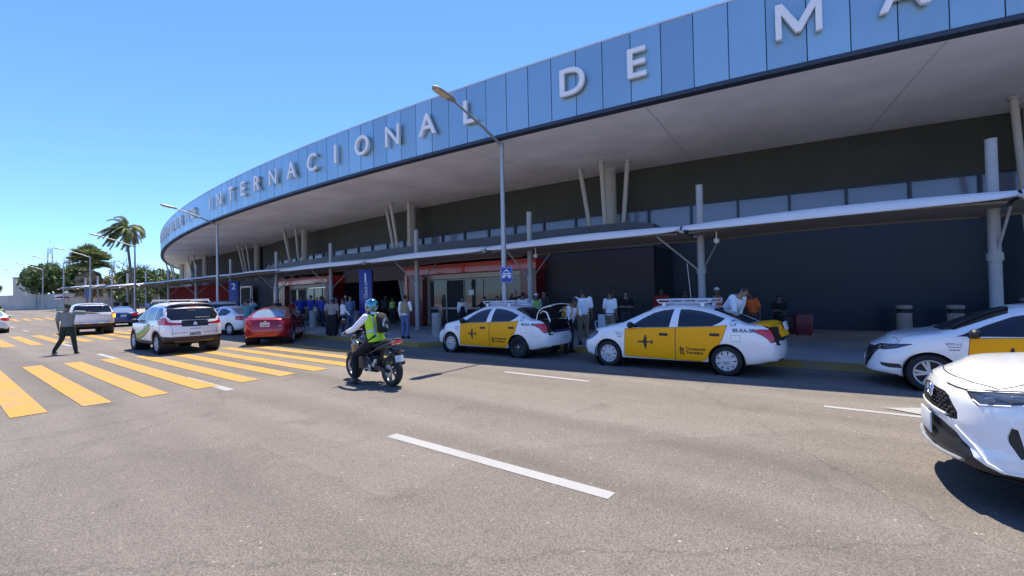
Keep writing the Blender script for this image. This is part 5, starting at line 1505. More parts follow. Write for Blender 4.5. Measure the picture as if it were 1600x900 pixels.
def suitcase(x, y, z, w, d, h, rz, m_, lab, lying=False):
    s = thing("suitcase", lab, "suitcase", (x, y, z), rz)
    b = MB(); b.box((0, 0, h / 2 + .05), (w, d, h)); bo = obj("case_shell", b, m_, s, bevel=.035)
    b = MB(); b.tube([(-w * .3, 0, h + .05), (-w * .3, 0, h + .22), (w * .3, 0, h + .22), (w * .3, 0, h + .05)], .013, 6); obj("pull_handle", b, BLACK_PLASTIC, s)
    for sx in (-1, 1):
        for sy in (-1, 1):
            b = MB(); b.ball((sx * w * .38, sy * d * .32, .03), (.02, .03, .03), 8, 6); obj("castor", b, BLACK_PLASTIC, s)
    b = MB()
    for k in range(5): b.box((-w * .36 + w * .18 * k, -d / 2 - .003, h / 2 + .05), (.015, .012, h * .8))
    obj("shell_ribs", b, m_, s)
suitcase(-1.45, 18.2, .15, .50, .28, .68, .3, mat("crimson_case", (.16, .012, .022), .4, 0, .08), "crimson suitcase standing on the pavement by the navy wall")
suitcase(-1.95, 18.6, .15, .40, .24, .55, -.2, mat("maroon_case", (.06, .012, .025), .4, 0, .08), "small maroon suitcase left of the crimson suitcase")
suitcase(-19.2, 12.9, .15, .42, .26, .60, .5, mat("bright_red_case", (.35, .02, .018), .5, 0, .08), "bright red case at the bollard by the totem numbered 1")
# pale van roof glimpsed at the right frame edge is replaced by a guessed counter
kd = thing("stand_in_counter", "guessed pale counter standing in for a van roof behind the newer taxi at the right edge", "counter", (4.55, 18.0, .15), radians(4))
m = MB(); m.box((0, 0, .55), (1.7, .7, 1.1)); obj("counter_body", m, BLACK_PLASTIC, kd, bevel=.02)
m = MB(); m.box((0, 0, 1.17), (1.9, .85, .09)); obj("counter_top", m, mat("pale_counter_top", (.40, .44, .44), .3), kd, bevel=.02)
m = MB(); m.box((.5, -.30, 1.36), (1.1, .05, .26)); obj("counter_screen", m, mat("cream_panel", (.55, .52, .44), .5), kd, bevel=.01)

# ------------------------------------------------------------------ far walls, buildings, masts
pw = thing("perimeter_wall", "long pale perimeter wall at the far end of the road", "wall", (-118, 12, zg(-118)))
CREAM = streak_mat("weathered_cream_wall", (0.50, 0.46, 0.39), 0.9, 0.18, .3, .3)
PWP = [(-104, 30), (-113, 15.2), (-121, 12.3), (-134, 8.2), (-150, 3.5), (-175, -3)]
for i in range(len(PWP) - 1):
    (xa, ya), (xb, yb) = PWP[i], PWP[i + 1]; d_ = hypot(xb - xa, yb - ya); a_ = atan2(yb - ya, xb - xa)
    m = MB(); m.box(((xa + xb) / 2 + 118, (ya + yb) / 2 - 12, 1.35), (d_ - .1, .2, 2.9), a_); obj("wall_panel", m, CREAM, pw, smooth=0)
    m = MB(); m.box((xb + 118, yb - 12, 1.45), (.4, .4, 3.1), a_); obj("pier", m, CREAM, pw, smooth=0)
fb = thing("distant_building", "pale cream building above the far wall", "building", (-206, 19.6, .9))
m = MB(); m.box((0, 0, 4.6), (5.6, 5.6, 9.2), radians(20)); obj("wall", m, CREAM, fb, smooth=0)
m = MB(); m.box((0, 0, 9.35), (6, 6, .3), radians(20)); obj("roof_slab", m, CONCRETE, fb, smooth=0)
for k in range(3):
    m = MB(); q = Matrix.Rotation(radians(20), 3, 'Z') @ Vector((2.81, -1.8 + 1.8 * k, 7)); m.box(q, (.06, 1.1, 1.3), radians(20)); obj("window", m, DARK_GLASS, fb, smooth=0)
lb_ = thing("low_building", "low cream building behind the sunlit canopies", "building", (-108, 25, zg(-108)))
m = MB(); m.box((0, 0, 1.6), (26, 5, 3.2), radians(165)); obj("wall", m, CREAM, lb_, smooth=0); m = MB(); m.box((0, 0, 3.3), (26.6, 5.6, .25), radians(165)); obj("roof_slab", m, CONCRETE, lb_, smooth=0)
m = MB(); q = Matrix.Rotation(radians(165), 3, 'Z')
for k in range(5):
    m = MB(); m.box(q @ Vector((-9 + 4.4 * k, 2.53, 1.7)), (1.6, .05, 1.2), radians(165)); obj("window", m, DARK_GLASS, lb_, smooth=0)
def mast(x, y, h, lab, w=.5):
    t = thing("radio_mast", lab, "radio mast", (x, y, zg(x)))
    m = MB()
    for sx, sy in ((1, 1), (1, -1), (-1, -1), (-1, 1)): m.tube([(sx * w, sy * w, 0), (sx * w * .35, sy * w * .35, h)], .06, 6)
    n = int(h / 1.4)
    for k in range(n):
        a_ = lerp(w, w * .35, k / n); b2 = lerp(w, w * .35, (k + 1) / n); z0 = h * k / n; z1 = h * (k + 1) / n
        m.tube([(-a_, -a_, z0), (b2, -b2, z1)], .035, 5); m.tube([(a_, -a_, z0), (-b2, -b2, z1)], .035, 5); m.tube([(a_, a_, z0), (a_, -a_, z0)], .035, 5); m.tube([(-a_, -a_, z0), (-a_, a_, z0)], .035, 5)
    obj("lattice", m, STEEL, t, smooth=0)
    m = MB()
    for k in range(6): m.box((.5 * cos(k), .5 * sin(k), h - 1 - k % 3 * 1.3), (.25, .25, 1.4))
    m.tube([(0, 0, h), (0, 0, h + 2.5)], .05, 6); obj("antenna", m, PRINT_WHITE, t, smooth=0)
mast(-185, 21.5, 17, "lattice radio mast with white antennas above the big leafy tree", 1.1)
mast(-181, 25, 13.5, "thin radio mast between the leafy tree and the fan palm", .4)

# ------------------------------------------------------------------ trees
BARK = mat("grey_brown_bark", (0.12, 0.09, 0.065), 0.9, 0, .3, 5, bump=.4)
PBARK = mat("palm_bark", (0.13, 0.105, 0.085), 0.9, 0, .3, 5, bump=.4)
LF1 = leaf_mat("dark_green_leaves", (.045, .075, .025), (.16, .22, .075))
LF2 = leaf_mat("olive_green_leaves", (.11, .12, .045), (.26, .26, .11))
LF3 = leaf_mat("dry_brown_leaves", (.2, .15, .09), (.32, .25, .16))
LFP = leaf_mat("palm_leaflets", (.08, .12, .035), (.27, .29, .10))
LFD = leaf_mat("dead_palm_fronds", (.22, .15, .08), (.42, .30, .15))
def leaves(mb, c, r, n, size, rnd, flatz=.8, mi=0):
    for _ in range(n):
        while True:
            p = Vector((rnd.uniform(-1, 1), rnd.uniform(-1, 1), rnd.uniform(-1, 1)))
            if .25 < p.length < 1: break
        p = Vector((p.x * r, p.y * r, p.z * r * flatz)) + Vector(c)
        nrm = Vector((rnd.gauss(0, 1), rnd.gauss(0, 1), rnd.gauss(0.6, 1))).normalized()
        a = nrm.orthogonal().normalized(); a = Matrix.Rotation(rnd.uniform(0, 6.3), 3, nrm) @ a; b = nrm.cross(a)
        s = size * rnd.uniform(.6, 1.4)
        mb.add([p - a * s, p + b * s * .55, p + a * s, p - b * s * .55], [(0, 1, 2, 3)], mi)
def broad_tree(x, y, h, rad, lab, seed, lm, dens=1.0, cat="tree", group=None, trunk_h=.35, name="leafy_tree", size=.28):
    rnd = random.Random(seed); t = thing(name, lab, cat, (x, y, zg(x) - .05), rnd.uniform(0, 6), group)
    m = MB(); th_ = h * trunk_h
    m.tube([(0, 0, 0), (.1, .05, th_ * .5), (.05, .2, th_), (0, 0, h * .7)], [.05 * h * .7, .04 * h * .7, .035 * h * .7, .03], 10)
    cl = []
    for k in range(int(11 * dens) + 5):
        a_ = rnd.uniform(0, 2 * pi); rr = rad * sqrt(rnd.uniform(.05, 1)) * .72; zz = h * rnd.uniform(.46, .86) - rr * .18
        c = (rr * cos(a_), rr * sin(a_), zz); cl.append((c, rad * rnd.uniform(.26, .44)))
        m.tube([(0, .1, th_ * .95), (c[0] * .5, c[1] * .5, lerp(th_, zz, .55)), c], [.022 * h * .6, .013 * h * .6, .02], 6)
    obj("trunk", m, BARK, t, smooth=50)
    m = MB()
    for c, r in cl: leaves(m, c, r, int(300 * dens), size, rnd)
    obj("crown", m, lm, t, smooth=0, normals=False)
    return t
G_TR = "trees beyond the far end of the terminal"
broad_tree(-120, 15.2, 10.2, 5.5, "big dark green leafy tree by the far perimeter wall", 1, LF1, 1.15, group=G_TR, trunk_h=.3, size=.36)
broad_tree(-139, 22, 6.8, 3.8, "olive tree just right of the big leafy tree", 2, LF2, .8, group=G_TR, size=.3)
broad_tree(-124, 24, 7.2, 5.0, "olive tree between the fan palm and the coconut palm", 3, LF2, 1.0, group=G_TR, size=.3)
broad_tree(-106, 22.5, 6.4, 4.2, "small olive tree behind the sunlit canopies, left of the coconut palm", 4, LF2, .9, group=G_TR, size=.3)
broad_tree(-95, 22.5, 7.2, 4.4, "bright green tree right of the coconut palm, beside the terminal", 5, LF1, 1.0, group=G_TR, size=.28)
broad_tree(-103, 28, 7.6, 4.5, "dense tree behind the bright green tree by the terminal", 6, LF1, .9, group=G_TR, size=.3)
broad_tree(-172, 9.0, 6.5, 4.0, "dark tree at the left edge beyond the road", 8, LF1, .8, group=G_TR, size=.4)
broad_tree(-190, 6.0, 5.6, 5.0, "distant low tree at the left end of the road", 18, LF1, .7, group=G_TR, size=.4)
broad_tree(-115, 21, 4.6, 3.4, "low shrubby tree under the fan palm", 9, LF2, .8, group=G_TR, size=.25)
broad_tree(-88, 19.8, 3.6, 2.6, "shrub between the canopy posts near the coconut palm", 10, LF1, .7, group=G_TR, size=.2)
def bare_tree(x, y, h, lab, seed):
    rnd = random.Random(seed); t = thing("bare_tree", lab, "tree", (x, y, zg(x)), 0, G_TR); m = MB(); tw = MB()
    def br(p, d, l, r, dep):
        q = p + d * l; mid = p + d * l * .5 + Vector((rnd.uniform(-1, 1), rnd.uniform(-1, 1), rnd.uniform(-.4, .4))) * l * .08
        (m if dep > 2 else tw).tube([p, mid, q], [r, r * .8, r * .62], 5, caps=False)
        if dep <= 0: return
        for _ in range(3 if dep > 1 else 4):
            dd = (d + Vector((rnd.gauss(0, .55), rnd.gauss(0, .55), rnd.gauss(.12, .35)))).normalized(); br(q, dd, l * rnd.uniform(.6, .82), r * .6, dep - 1)
    br(Vector((0, 0, 0)), Vector((0, 0, 1)), h * .36, .26, 4)
    obj("trunk", m, BARK, t, smooth=50); obj("twigs", tw, mat("dry_twigs", (.22, .17, .13), .9), t, smooth=0)
bare_tree(-126, 18.8, 11, "leafless grey tree left of the fan palm", 21)
bare_tree(-113, 21.4, 10, "leafless tree between the two palms", 22)
bare_tree(-107, 21.8, 9.2, "leafless tree just left of the coconut palm", 29)

def frond(mb, base, d0, L_, droop, rnd, mi=0, leaflet=.55, wind=Vector((0, 0, 0)), n=22):
    p = Vector(base); d = Vector(d0).normalized(); pts = [p.copy()]; st = L_ / n
    for k in range(n):
        d = (d + Vector((0, 0, -droop / n)) + wind * (1.0 / n)).normalized(); p = p + d * st; pts.append(p.copy())
    mb.tube(pts, [.035 * (1 - k / (n + 2)) for k in range(n + 1)], 4, mi, caps=False)
    for k in range(2, n + 1):
        t = (pts[k] - pts[k - 1]).normalized(); s = t.cross(Vector((0, 0, 1)))
        if s.length < .05: s = Vector((1, 0, 0))
        s.normalize(); u = s.cross(t)
        ll = leaflet * (1 - .55 * abs(k / n - .45) / .55) * rnd.uniform(.8, 1.15)
        for sg in (-1, 1):
            for o in (0, .5):
                q = pts[k] - t * st * o; e = q + s * sg * ll * .72 + t * ll * .62 + Vector((0, 0, -.40 * ll)) + wind * ll * .25
                mid = (q + e) / 2 + u * .05 * ll
                w = t * .035
                mb.add([q - w, mid - w * 1.2, e, mid + w * 1.2, q + w], [(0, 1, 2, 3, 4)], mi)
cp = thing("coconut_palm", "tall coconut palm bent by the wind beside the terminal", "palm tree", (-74.2, 16.2, zg(-74)), 0)
m = MB(); m.tube([(0, 0, 0), (-.1, -.1, 3), (-.35, -.3, 6.5), (-.75, -.6, 11.0)], [.24, .18, .15, .13], 12); obj("trunk", m, PBARK, cp, smooth=50)
rnd = random.Random(5); m = MB(); mdn = MB(); top = (-.75, -.6, 11.05); wind = Vector((-.95, -.72, -.1))
for k in range(44):
    a_ = 2 * pi * k / 44 + rnd.uniform(-.2, .2); el = rnd.choice([1.2, .8, .5, .1, -.3, -.6])
    d0 = Vector((cos(a_) * cos(el), sin(a_) * cos(el), sin(el)))
    frond(m, top, d0, rnd.uniform(2.4, 3.5), rnd.uniform(1.5, 2.6), rnd, 0, .68, wind * rnd.uniform(1.0, 1.9))
obj("crown", m, LFP, cp, smooth=0, normals=False)
for k in range(8):
    a_ = rnd.uniform(.1, 1.2); frond(mdn, (top[0] + .1, top[1] + .1, top[2] - .25), Vector((cos(a_) * .8, sin(a_) * .8, rnd.uniform(-.1, .35))), rnd.uniform(1.8, 2.6), 2.6, rnd, 0, .5, Vector((.1, .1, 0)))
obj("dead_fronds", mdn, LFD, cp, smooth=0, normals=False)
m = MB()
for k in range(5): m.ball((top[0] + .25 * cos(k * 1.3), top[1] + .25 * sin(k * 1.3), 10.85), .13, 8, 6)
obj("coconuts", m, mat("coconut_green", (.12, .13, .04), .6), cp, smooth=50)
fp = thing("fan_palm", "stout fan palm with a skirt of dry fronds", "palm tree", (-97.7, 15.8, zg(-97.7)), 0)
m = MB(); m.tube([(0, 0, 0), (0, .05, 3.5), (0, .1, 7.3)], [.36, .30, .26], 12); obj("trunk", m, PBARK, fp, smooth=50)
def fan(mb, c, d, L_, rnd, spread=1.25, n=13, droop=.25):
    d = Vector(d).normalized(); s = d.cross(Vector((0, 0, 1))); s = s.normalized() if s.length > .05 else Vector((1, 0, 0)); u = s.cross(d)
    st = Vector(c) + d * L_ * .45; mb.tube([c, st], .03, 4, 0, caps=False)
    for k in range(n):
        a_ = lerp(-spread, spread, k / (n - 1)); dd = (d * cos(a_) + s * sin(a_)).normalized(); e = st + dd * L_ * .6 * rnd.uniform(.85, 1.05) + Vector((0, 0, -droop * L_ * .6)); w = dd.cross(u).normalized() * .055 * L_
        mid = st + dd * L_ * .33; mb.add([st, mid - w, e, mid + w], [(0, 1, 2, 3)])
m = MB(); rnd = random.Random(9)
for k in range(80):
    a_ = rnd.uniform(0, 2 * pi); el = rnd.uniform(-.35, 1.5); fan(m, (0, .1, 7.6), (cos(a_) * cos(el), sin(a_) * cos(el), sin(el)), rnd.uniform(2.7, 3.4), rnd, 1.25, 15, .10)
obj("crown", m, LFP, fp, smooth=0, normals=False)
m = MB()
for k in range(70):
    a_ = rnd.uniform(0, 2 * pi); z = rnd.uniform(4.0, 7.2); el = rnd.uniform(-1.35, -.75); fan(m, (.25 * cos(a_), .25 * sin(a_), z), (cos(a_) * cos(el), sin(a_) * cos(el), sin(el)), rnd.uniform(1.9, 2.7), rnd, .7, 9, .3)
obj("dry_skirt", m, LFD, fp, smooth=0, normals=False)

pr = thing("parasol", "small red and white parasol at the roadside above the station wagon", "parasol", (-98, 12.7, zg(-98)))
m = MB(); m.tube([(0, 0, 0), (0, 0, 2.2)], .025, 6); obj("pole", m, STEEL, pr)
m = MB(); n = 12; rows = [[(r * cos(2 * pi * k / n), r * sin(2 * pi * k / n), 2.25 - .32 * (r / 1.1) ** 1.6) for k in range(n)] for r in (.02, .4, .8, 1.1)]; m.grid(rows, close=True); obj("canopy", m, mat("red_parasol_cloth", (.45, .02, .03), .8), pr, smooth=30)
# ------------------------------------------------------------------ people
SKINS = [mat("brown_skin", (.20, .105, .065), .55, 0, .06, 30), mat("tan_skin", (.34, .20, .13), .55, 0, .06, 30), mat("dark_brown_skin", (.12, .062, .04), .55, 0, .06, 30)]
HAIRB = mat("black_hair", (.010, .009, .009), .5, 0, .2, 60)
HAIRG = mat("grey_hair", (.30, .29, .28), .6, 0, .2, 60)
def cloth(name, col, rough=.85): return mat(name, col, rough, 0, .12, 9, bump=.15)
C_WHITE = cloth("white_cotton", (.82, .82, .82)); C_KHAKI = cloth("khaki_cotton", (.22, .17, .11)); C_BLACK = cloth("black_cotton", (.006, .006, .007))
C_BLUE = cloth("royal_blue_cotton", (.015, .035, .30)); C_NAVY = cloth("navy_cotton", (.015, .02, .05)); C_JEAN = cloth("blue_denim", (.09, .15, .28))
C_TAN = cloth("tan_canvas", (.30, .24, .16)); C_BROWN = cloth("brown_cloth", (.07, .04, .025)); C_GREY = cloth("grey_cotton", (.28, .27, .25)); C_TEAL = cloth("teal_cotton", (.07, .22, .26))
C_HIVIS = cloth("hi_vis_yellow", (.45, .75, .03)); C_ORANGE = cloth("hi_vis_orange", (.75, .12, .02)); C_OLIVE = cloth("grey_green_uniform", (.20, .23, .20)); C_DGREEN = cloth("dark_green_trousers", (.018, .026, .018))
C_RED = cloth("red_cotton", (.35, .02, .02)); C_LBLUE = cloth("pale_blue_cotton", (.30, .42, .62)); C_MUST = cloth("mustard_canvas", (.45, .26, .03)); C_STEELB = cloth("steel_blue_cotton", (.14, .22, .36)); C_CHAR = cloth("charcoal_cotton", (.04, .04, .045))
REFL = mat("grey_reflective_tape", (.42, .46, .44), .35, .3)
SHOE = mat("black_leather_shoe", (.012, .011, .010), .4); SHOEW = mat("white_trainers", (.6, .6, .6), .6)

def loft(mb, secs, n=14):
    """secs: list of (centre, right-axis vector, front-axis vector); closed ends"""
    rows = []
    for c, a, b in secs: rows.append([Vector(c) + Vector(a) * cos(2 * pi * k / n) + Vector(b) * sin(2 * pi * k / n) for k in range(n)])
    o = len(mb.v); mb.grid(rows, 0, close=True)
    mb.add([rows[0][k] for k in range(n)], [tuple(reversed(range(n)))]); mb.add([rows[-1][k] for k in range(n)], [tuple(range(n))])
def limb(mb, pts, rs, n=12):
    mb.tube(pts, rs, n)
    for p, r in zip(pts, rs): mb.ball(p, r * .995, 10, 8)
def remesh(name, mb, m, parent, vox, extra=None, sm=4):
    me = bpy.data.meshes.new(name); me.from_pydata([tuple(v) for v in mb.v], [], mb.f)
    o = bpy.data.objects.new(name, me); COL.objects.link(o)
    md = o.modifiers.new("r", 'REMESH'); md.mode = 'VOXEL'; md.voxel_size = vox; md.use_smooth_shade = True
    s_ = o.modifiers.new("s", 'SMOOTH'); s_.iterations = sm; s_.factor = .5
    dg = bpy.context.evaluated_depsgraph_get(); dg.update()
    nm = bpy.data.meshes.new_from_object(o.evaluated_get(dg))
    o.modifiers.clear(); o.data = nm; bpy.data.meshes.remove(me)
    if extra is not None:
        bm = bmesh.new(); bm.from_mesh(nm)
        e = bpy.data.meshes.new("x"); e.from_pydata([tuple(v) for v in extra.v], [], extra.f); bm.from_mesh(e); bm.to_mesh(nm); bm.free(); bpy.data.meshes.remove(e)
    nm.materials.clear(); nm.materials.append(m)
    nm.shade_smooth(); nm.name = name
    o.parent = parent
    return o
def fingers(mb, wrist, d, palm_n, side, s=1.0, grip=False):
    """five separate fingers; d = hand direction, palm_n = palm normal"""
    d = Vector(d).normalized(); nrm = Vector(palm_n); nrm = (nrm - d * nrm.dot(d)).normalized(); r = d.cross(nrm) * side
    w = Vector(wrist)
    curl = .9 if grip else .28
    for k, L_ in enumerate((.070, .080, .075, .058)):
        b = w + d * .085 * s + r * (.030 - .020 * k) * s; p = [b - d * .02 * s]; dd = d.copy()
        for j in range(3):
            dd = (dd * cos(curl) + nrm * sin(curl)).normalized(); p.append(p[-1] + dd * L_ * s * (.45, .32, .26)[j])
        mb.tube(p, [.0095 * s, .009 * s, .008 * s, .0065 * s], 6)
    b = w + d * .03 * s + r * .035 * s; dd = (d * .6 + r * .7 + nrm * .35).normalized(); dd2 = (dd * .7 + d * .5 + nrm * (.5 if grip else .2)).normalized()
    mb.tube([b, b + dd * .035 * s, b + dd * .035 * s + dd2 * .032 * s], [.012 * s, .010 * s, .008 * s], 6)

def person(label, x, y, rz, H=1.72, top=C_WHITE, trousers=C_NAVY, skin=0, hair=HAIRB, sleeves='short', lean=0.0, arms=('down', 'down'), legs='stand', cap=None, build=1.0,
           z=.15, vox=.016, vest=None, skirt=None, shoes=SHOE, long_hair=False, head_turn=0.0, head_nod=0.0, group=None, extras=None, apron=None):
    """standing figure; local front is -Y, feet on z"""
    root = thing("person", label, "person", (x, y, z), rz, group)
    k = H / 1.72; W = build
    R = Matrix.Rotation(lean, 3, 'X')                       # positive lean = forward
    hip = Vector((0, 0, .92))
    def up(p): return (R @ (Vector(p) - hip) + hip) * k      # upper-body point in standing coordinates
    def lo(p): return Vector(p) * k
    skm = SKINS[skin]
    # joints
    SH = [Vector((s * .185 * W, .005, 1.405)) for s in (1, -1)]
    EL, WRI, HD, PN = [], [], [], []
    for i, s in enumerate((1, -1)):
        a = arms[i]
        if a == 'down': e, w = (s * .235 * W, .02, 1.12), (s * .235 * W, -.05, .87)
        elif a == 'fold': e, w = (s * .25 * W, .02, 1.14), (-s * .02, -.20, 1.13)
        elif a == 'front': e, w = (s * .235 * W, -.02, 1.13), (s * .13, -.25, 1.08)
        elif a == 'reach': e, w = (s * .22 * W, -.22, 1.22), (s * .18, -.46, 1.14)
        elif a == 'hip': e, w = (s * .36 * W, .08, 1.16), (s * .20 * W, -.02, .98)
        elif a == 'side': e, w = (s * .46, -.02, 1.385), (s * .71, -.06, 1.36)
        elif a == 'head': e, w = (s * .36, -.16, 1.46), (s * .10, -.12, 1.66)
        elif a == 'low': e, w = (s * .22 * W, -.12, 1.14), (s * .16, -.30, .94)
        else: e, w = a
        EL.append(Vector(e)); WRI.append(Vector(w)); d = (Vector(w) - Vector(e)).normalized(); HD.append(d)
        PN.append(Vector((-s, 0, 0)) if abs(d.z) > .6 else Vector((0, 0, -1)))
    if legs == 'stand': KN = [(.10, -.01, .50), (-.10, -.01, .50)]; AN = [(.115, .02, .09), (-.115, .02, .09)]
    elif legs == 'stride': KN = [(.11, -.13, .50), (-.11, .03, .49)]; AN = [(.12, -.24, .10), (-.12, .22, .11)]
    elif legs == 'wide': KN = [(.15, -.02, .50), (-.14, .02, .50)]; AN = [(.22, -.04, .09), (-.19, .06, .09)]
    elif legs == 'crouch': KN = [(.16, -.36, .52), (-.16, -.34, .40)]; AN = [(.13, -.10, .09), (-.13, .02, .09)]
    else: KN, AN = legs
    HP = [Vector((.09, 0, .90)), Vector((-.09, 0, .90))]
    if legs == 'crouch':
        drop = .40
        _up = up
        def up(p): return _up(p) - Vector((0, -.05, drop * k))
        HP = [h - Vector((0, -.05, drop)) for h in HP]
    KN = [Vector(p) for p in KN]; AN = [Vector(p) for p in AN]
    # body: torso, head, arms, legs in one remeshed surface
    b = MB(); ex = MB()
    TS = [(.90, .150, .105, 0), (1.0, .150, .105, .0), (1.12, .138, .098, -.005), (1.26, .155, .112, -.01), (1.36, .165, .105, 0), (1.43, .120, .075, .01), (1.47, .06, .058, .01)]
    X = R @ Vector((1, 0, 0)); Yv = R @ Vector((0, 1, 0))
    def torso(mb, g=0.0, z0=0, z1=99, gw=1.0):
        loft(mb, [(up((0, oy, z_)), X * (a_ * W * gw + g) * k, Yv * (b_ * (W * 1.05 - .05 if W > 1 else 1) * gw + g) * k) for z_, a_, b_, oy in TS if z0 <= z_ <= z1], 16)
    torso(b)
    hc = up((0, -.012, 1.600)); nd = Matrix.Rotation(head_turn, 3, 'Z') @ Matrix.Rotation(lean * .55 + head_nod, 3, 'X')
    def hd(p): return hc + nd @ (Vector(p) * k)
    limb(b, [up((0, .012, 1.42)), hd((0, .012, -.06))], [.058 * k, .054 * k])
    b.ball(hd((0, .012, .022)), (.074 * k, .093 * k, .098 * k), 16, 12, 0, nd); b.ball(hd((0, -.022, -.042)), (.056 * k, .064 * k, .070 * k), 14, 10, 0, nd)
    ex.ball(hd((0, -.094, -.012)), (.013 * k, .018 * k, .024 * k), 8, 6, 0, nd)
    for s in (1, -1): ex.ball(hd((s * .076, .015, -.005)), (.010 * k, .020 * k, .031 * k), 8, 6, 0, nd)
    for i in (0, 1):
        sh, el, wr = up(SH[i]), up(EL[i]), up(WRI[i])
        limb(b, [sh, (sh + el) / 2, el, (el + wr) / 2, wr], [.050 * k * W, .046 * k * W, .038 * k, .036 * k, .027 * k])
        d = (R @ HD[i]).normalized(); pn = R @ PN[i]; pc = wr + d * .055 * k
        pr = d.cross(pn).normalized(); pn2 = pr.cross(d)
        Mh = Matrix((pr, d, pn2)).transposed()
        b.ball(pc, (.040 * k, .055 * k, .018 * k), 10, 8, 0, Mh)
        fingers(ex, wr, d, pn, 1 if i == 0 else -1, k)
        hi, kn, an = HP[i] * k, KN[i] * k, AN[i] * k
        limb(b, [hi, lerp(hi, kn, .5), kn, lerp(kn, an, .35), an], [.082 * k * W, .070 * k, .052 * k, .050 * k, .035 * k])
        b.ball(an + Vector((0, -.05, -.045)) * k, (.036 * k, .10 * k, .035 * k), 10, 8)
    body = remesh("body", b, skm, root, vox * .9, ex, 3)
    # face
    f = MB()
    for s in (1, -1): f.ball(hd((s * .030, -.078, .012)), (.011 * k, .008 * k, .007 * k), 8, 6, 0, nd)
    obj("eyes", f, HAIRB, root); f = MB(); f.ball(hd((0, -.078, -.058)), (.024 * k, .010 * k, .007 * k), 8, 6, 0, nd); obj("mouth", f, mat("lip_brown", (.18, .06, .05), .5), root)
    # hair
    if hair is not None:
        h = MB(); n = 16; rows = []
        for i in range(7):
            ph = pi / 2 - i * (pi / 2 + .55) / 6; row = []
            for j in range(n):
                th = 2 * pi * j / n; fr_ = max(0, -sin(th))
                ph2 = pi / 2 - (pi / 2 - ph) * (1 - .42 * fr_)
                row.append(hd((.081 * cos(th) * cos(ph2), .014 + .100 * sin(th) * cos(ph2), .024 + .106 * sin(ph2))))
            rows.append(row)
        h.grid(rows, close=True)
        if long_hair: loft(h, [(hd((0, .06, .03)), Vector((.075, 0, 0)), Vector((0, .05, 0))), (hd((0, .075, -.10)), Vector((.085, 0, 0)), Vector((0, .045, 0))), (hd((0, .085, -.24)), Vector((.06, 0, 0)), Vector((0, .03, 0)))])
        obj("hair", h, hair, root, smooth=60)
    if cap is not None:
        h = MB(); rows = []
        for i in range(6):
            ph = pi / 2 - i * (pi / 2 - .12) / 5
            rows.append([hd((.086 * cos(t) * cos(ph), .012 + .106 * sin(t) * cos(ph), .030 + .108 * sin(ph))) for t in [2 * pi * j / 16 for j in range(16)]])
        h.grid(rows, close=True)
        h.add([hd((.070 * cos(t), .0 - .085 * 1 + .0, .045)) if False else hd((.075 * cos(t), -.07 + .10 * sin(t), .044 + .012 * sin(t) * -1)) for t in [pi + pi * j / 10 for j in range(11)]], [tuple(range(11))])
        obj("cap", h, cap, root, smooth=50)
    # clothing
    g = .018
    t = MB(); torso(t, g, .95 if trousers is not None else .9, 1.44)
    for i in (0, 1):
        sh, el, wr = up(SH[i]), up(EL[i]), up(WRI[i])
        if sleeves == 'long': limb(t, [sh, (sh + el) / 2, el, lerp(el, wr, .92)], [.068 * k * W, .062 * k * W, .052 * k, .038 * k])
        elif sleeves == 'short': limb(t, [sh, lerp(sh, el, .8)], [.070 * k * W, .064 * k * W])
    loft(t, [(up((0, 0, .93)), X * (.158 * W + g) * k, Yv * (.118 + g) * k), (up((0, 0, 1.0)), X * (.152 * W + g) * k, Yv * (.108 + g) * k)], 16)
    remesh("shirt", t, top, root, vox, None, 3)
    if skirt is not None:
        t = MB(); loft(t, [(up((0, 0, 1.0)), X * .17 * W * k, Yv * .135 * k), (lo((0, 0, .72)), Vector((.235, 0, 0)) * k, Vector((0, .19, 0)) * k), (lo((0, 0, .35)), Vector((.27, 0, 0)) * k, Vector((0, .22, 0)) * k), (lo((0, 0, .06)), Vector((.29, 0, 0)) * k, Vector((0, .25, 0)) * k)], 20)
        remesh("skirt", t, skirt, root, vox * 1.3, None, 3)
    elif trousers is not None:
        t = MB(); hz = HP[0].z
        top_c = up((0, 0, .985)); mid = (HP[0] + HP[1]) / 2 * k
        loft(t, [(mid + Vector((0, 0, -.06 * k)), Vector((.155 * W * k + .012, 0, 0)), Vector((0, .115 * k + .012, 0))), (mid + Vector((0, 0, .02)), Vector((.165 * W * k + .008, 0, 0)), Vector((0, .12 * k + .01, 0))), (top_c, X * (.155 * W * k + .012), Yv * (.108 * k + .012))], 16)
        for i in (0, 1):
            hi, kn, an = HP[i] * k, KN[i] * k, AN[i] * k
            limb(t, [hi, lerp(hi, kn, .5), kn, lerp(kn, an, .9)], [.102 * k * W, .090 * k, .072 * k, .060 * k])
        remesh("trousers", t, trousers, root, vox, None, 3)
        bt = MB(); loft(bt, [(up((0, 0, .965)), X * (.160 * W * k + .014), Yv * (.115 * k + .014)), (up((0, 0, 1.0)), X * (.158 * W * k + .014), Yv * (.112 * k + .014))], 18); 
        obj("belt", bt, SHOE, root)
    sh_ = MB()
    for i in (0, 1):
        an = AN[i] * k; q = an + Vector((0, -.055, -.05)) * k
        s2 = MB(); s2.ball(q, (.048 * k, .130 * k, .042 * k), 12, 8); s2.ball(an + Vector((0, .01, -.02)) * k, (.050 * k, .060 * k, .055 * k), 10, 8)
        s2.box(q + Vector((0, 0, -.031 * k)), (.09 * k, .25 * k, .018 * k))
        obj("shoe", s2, shoes, root, smooth=60)
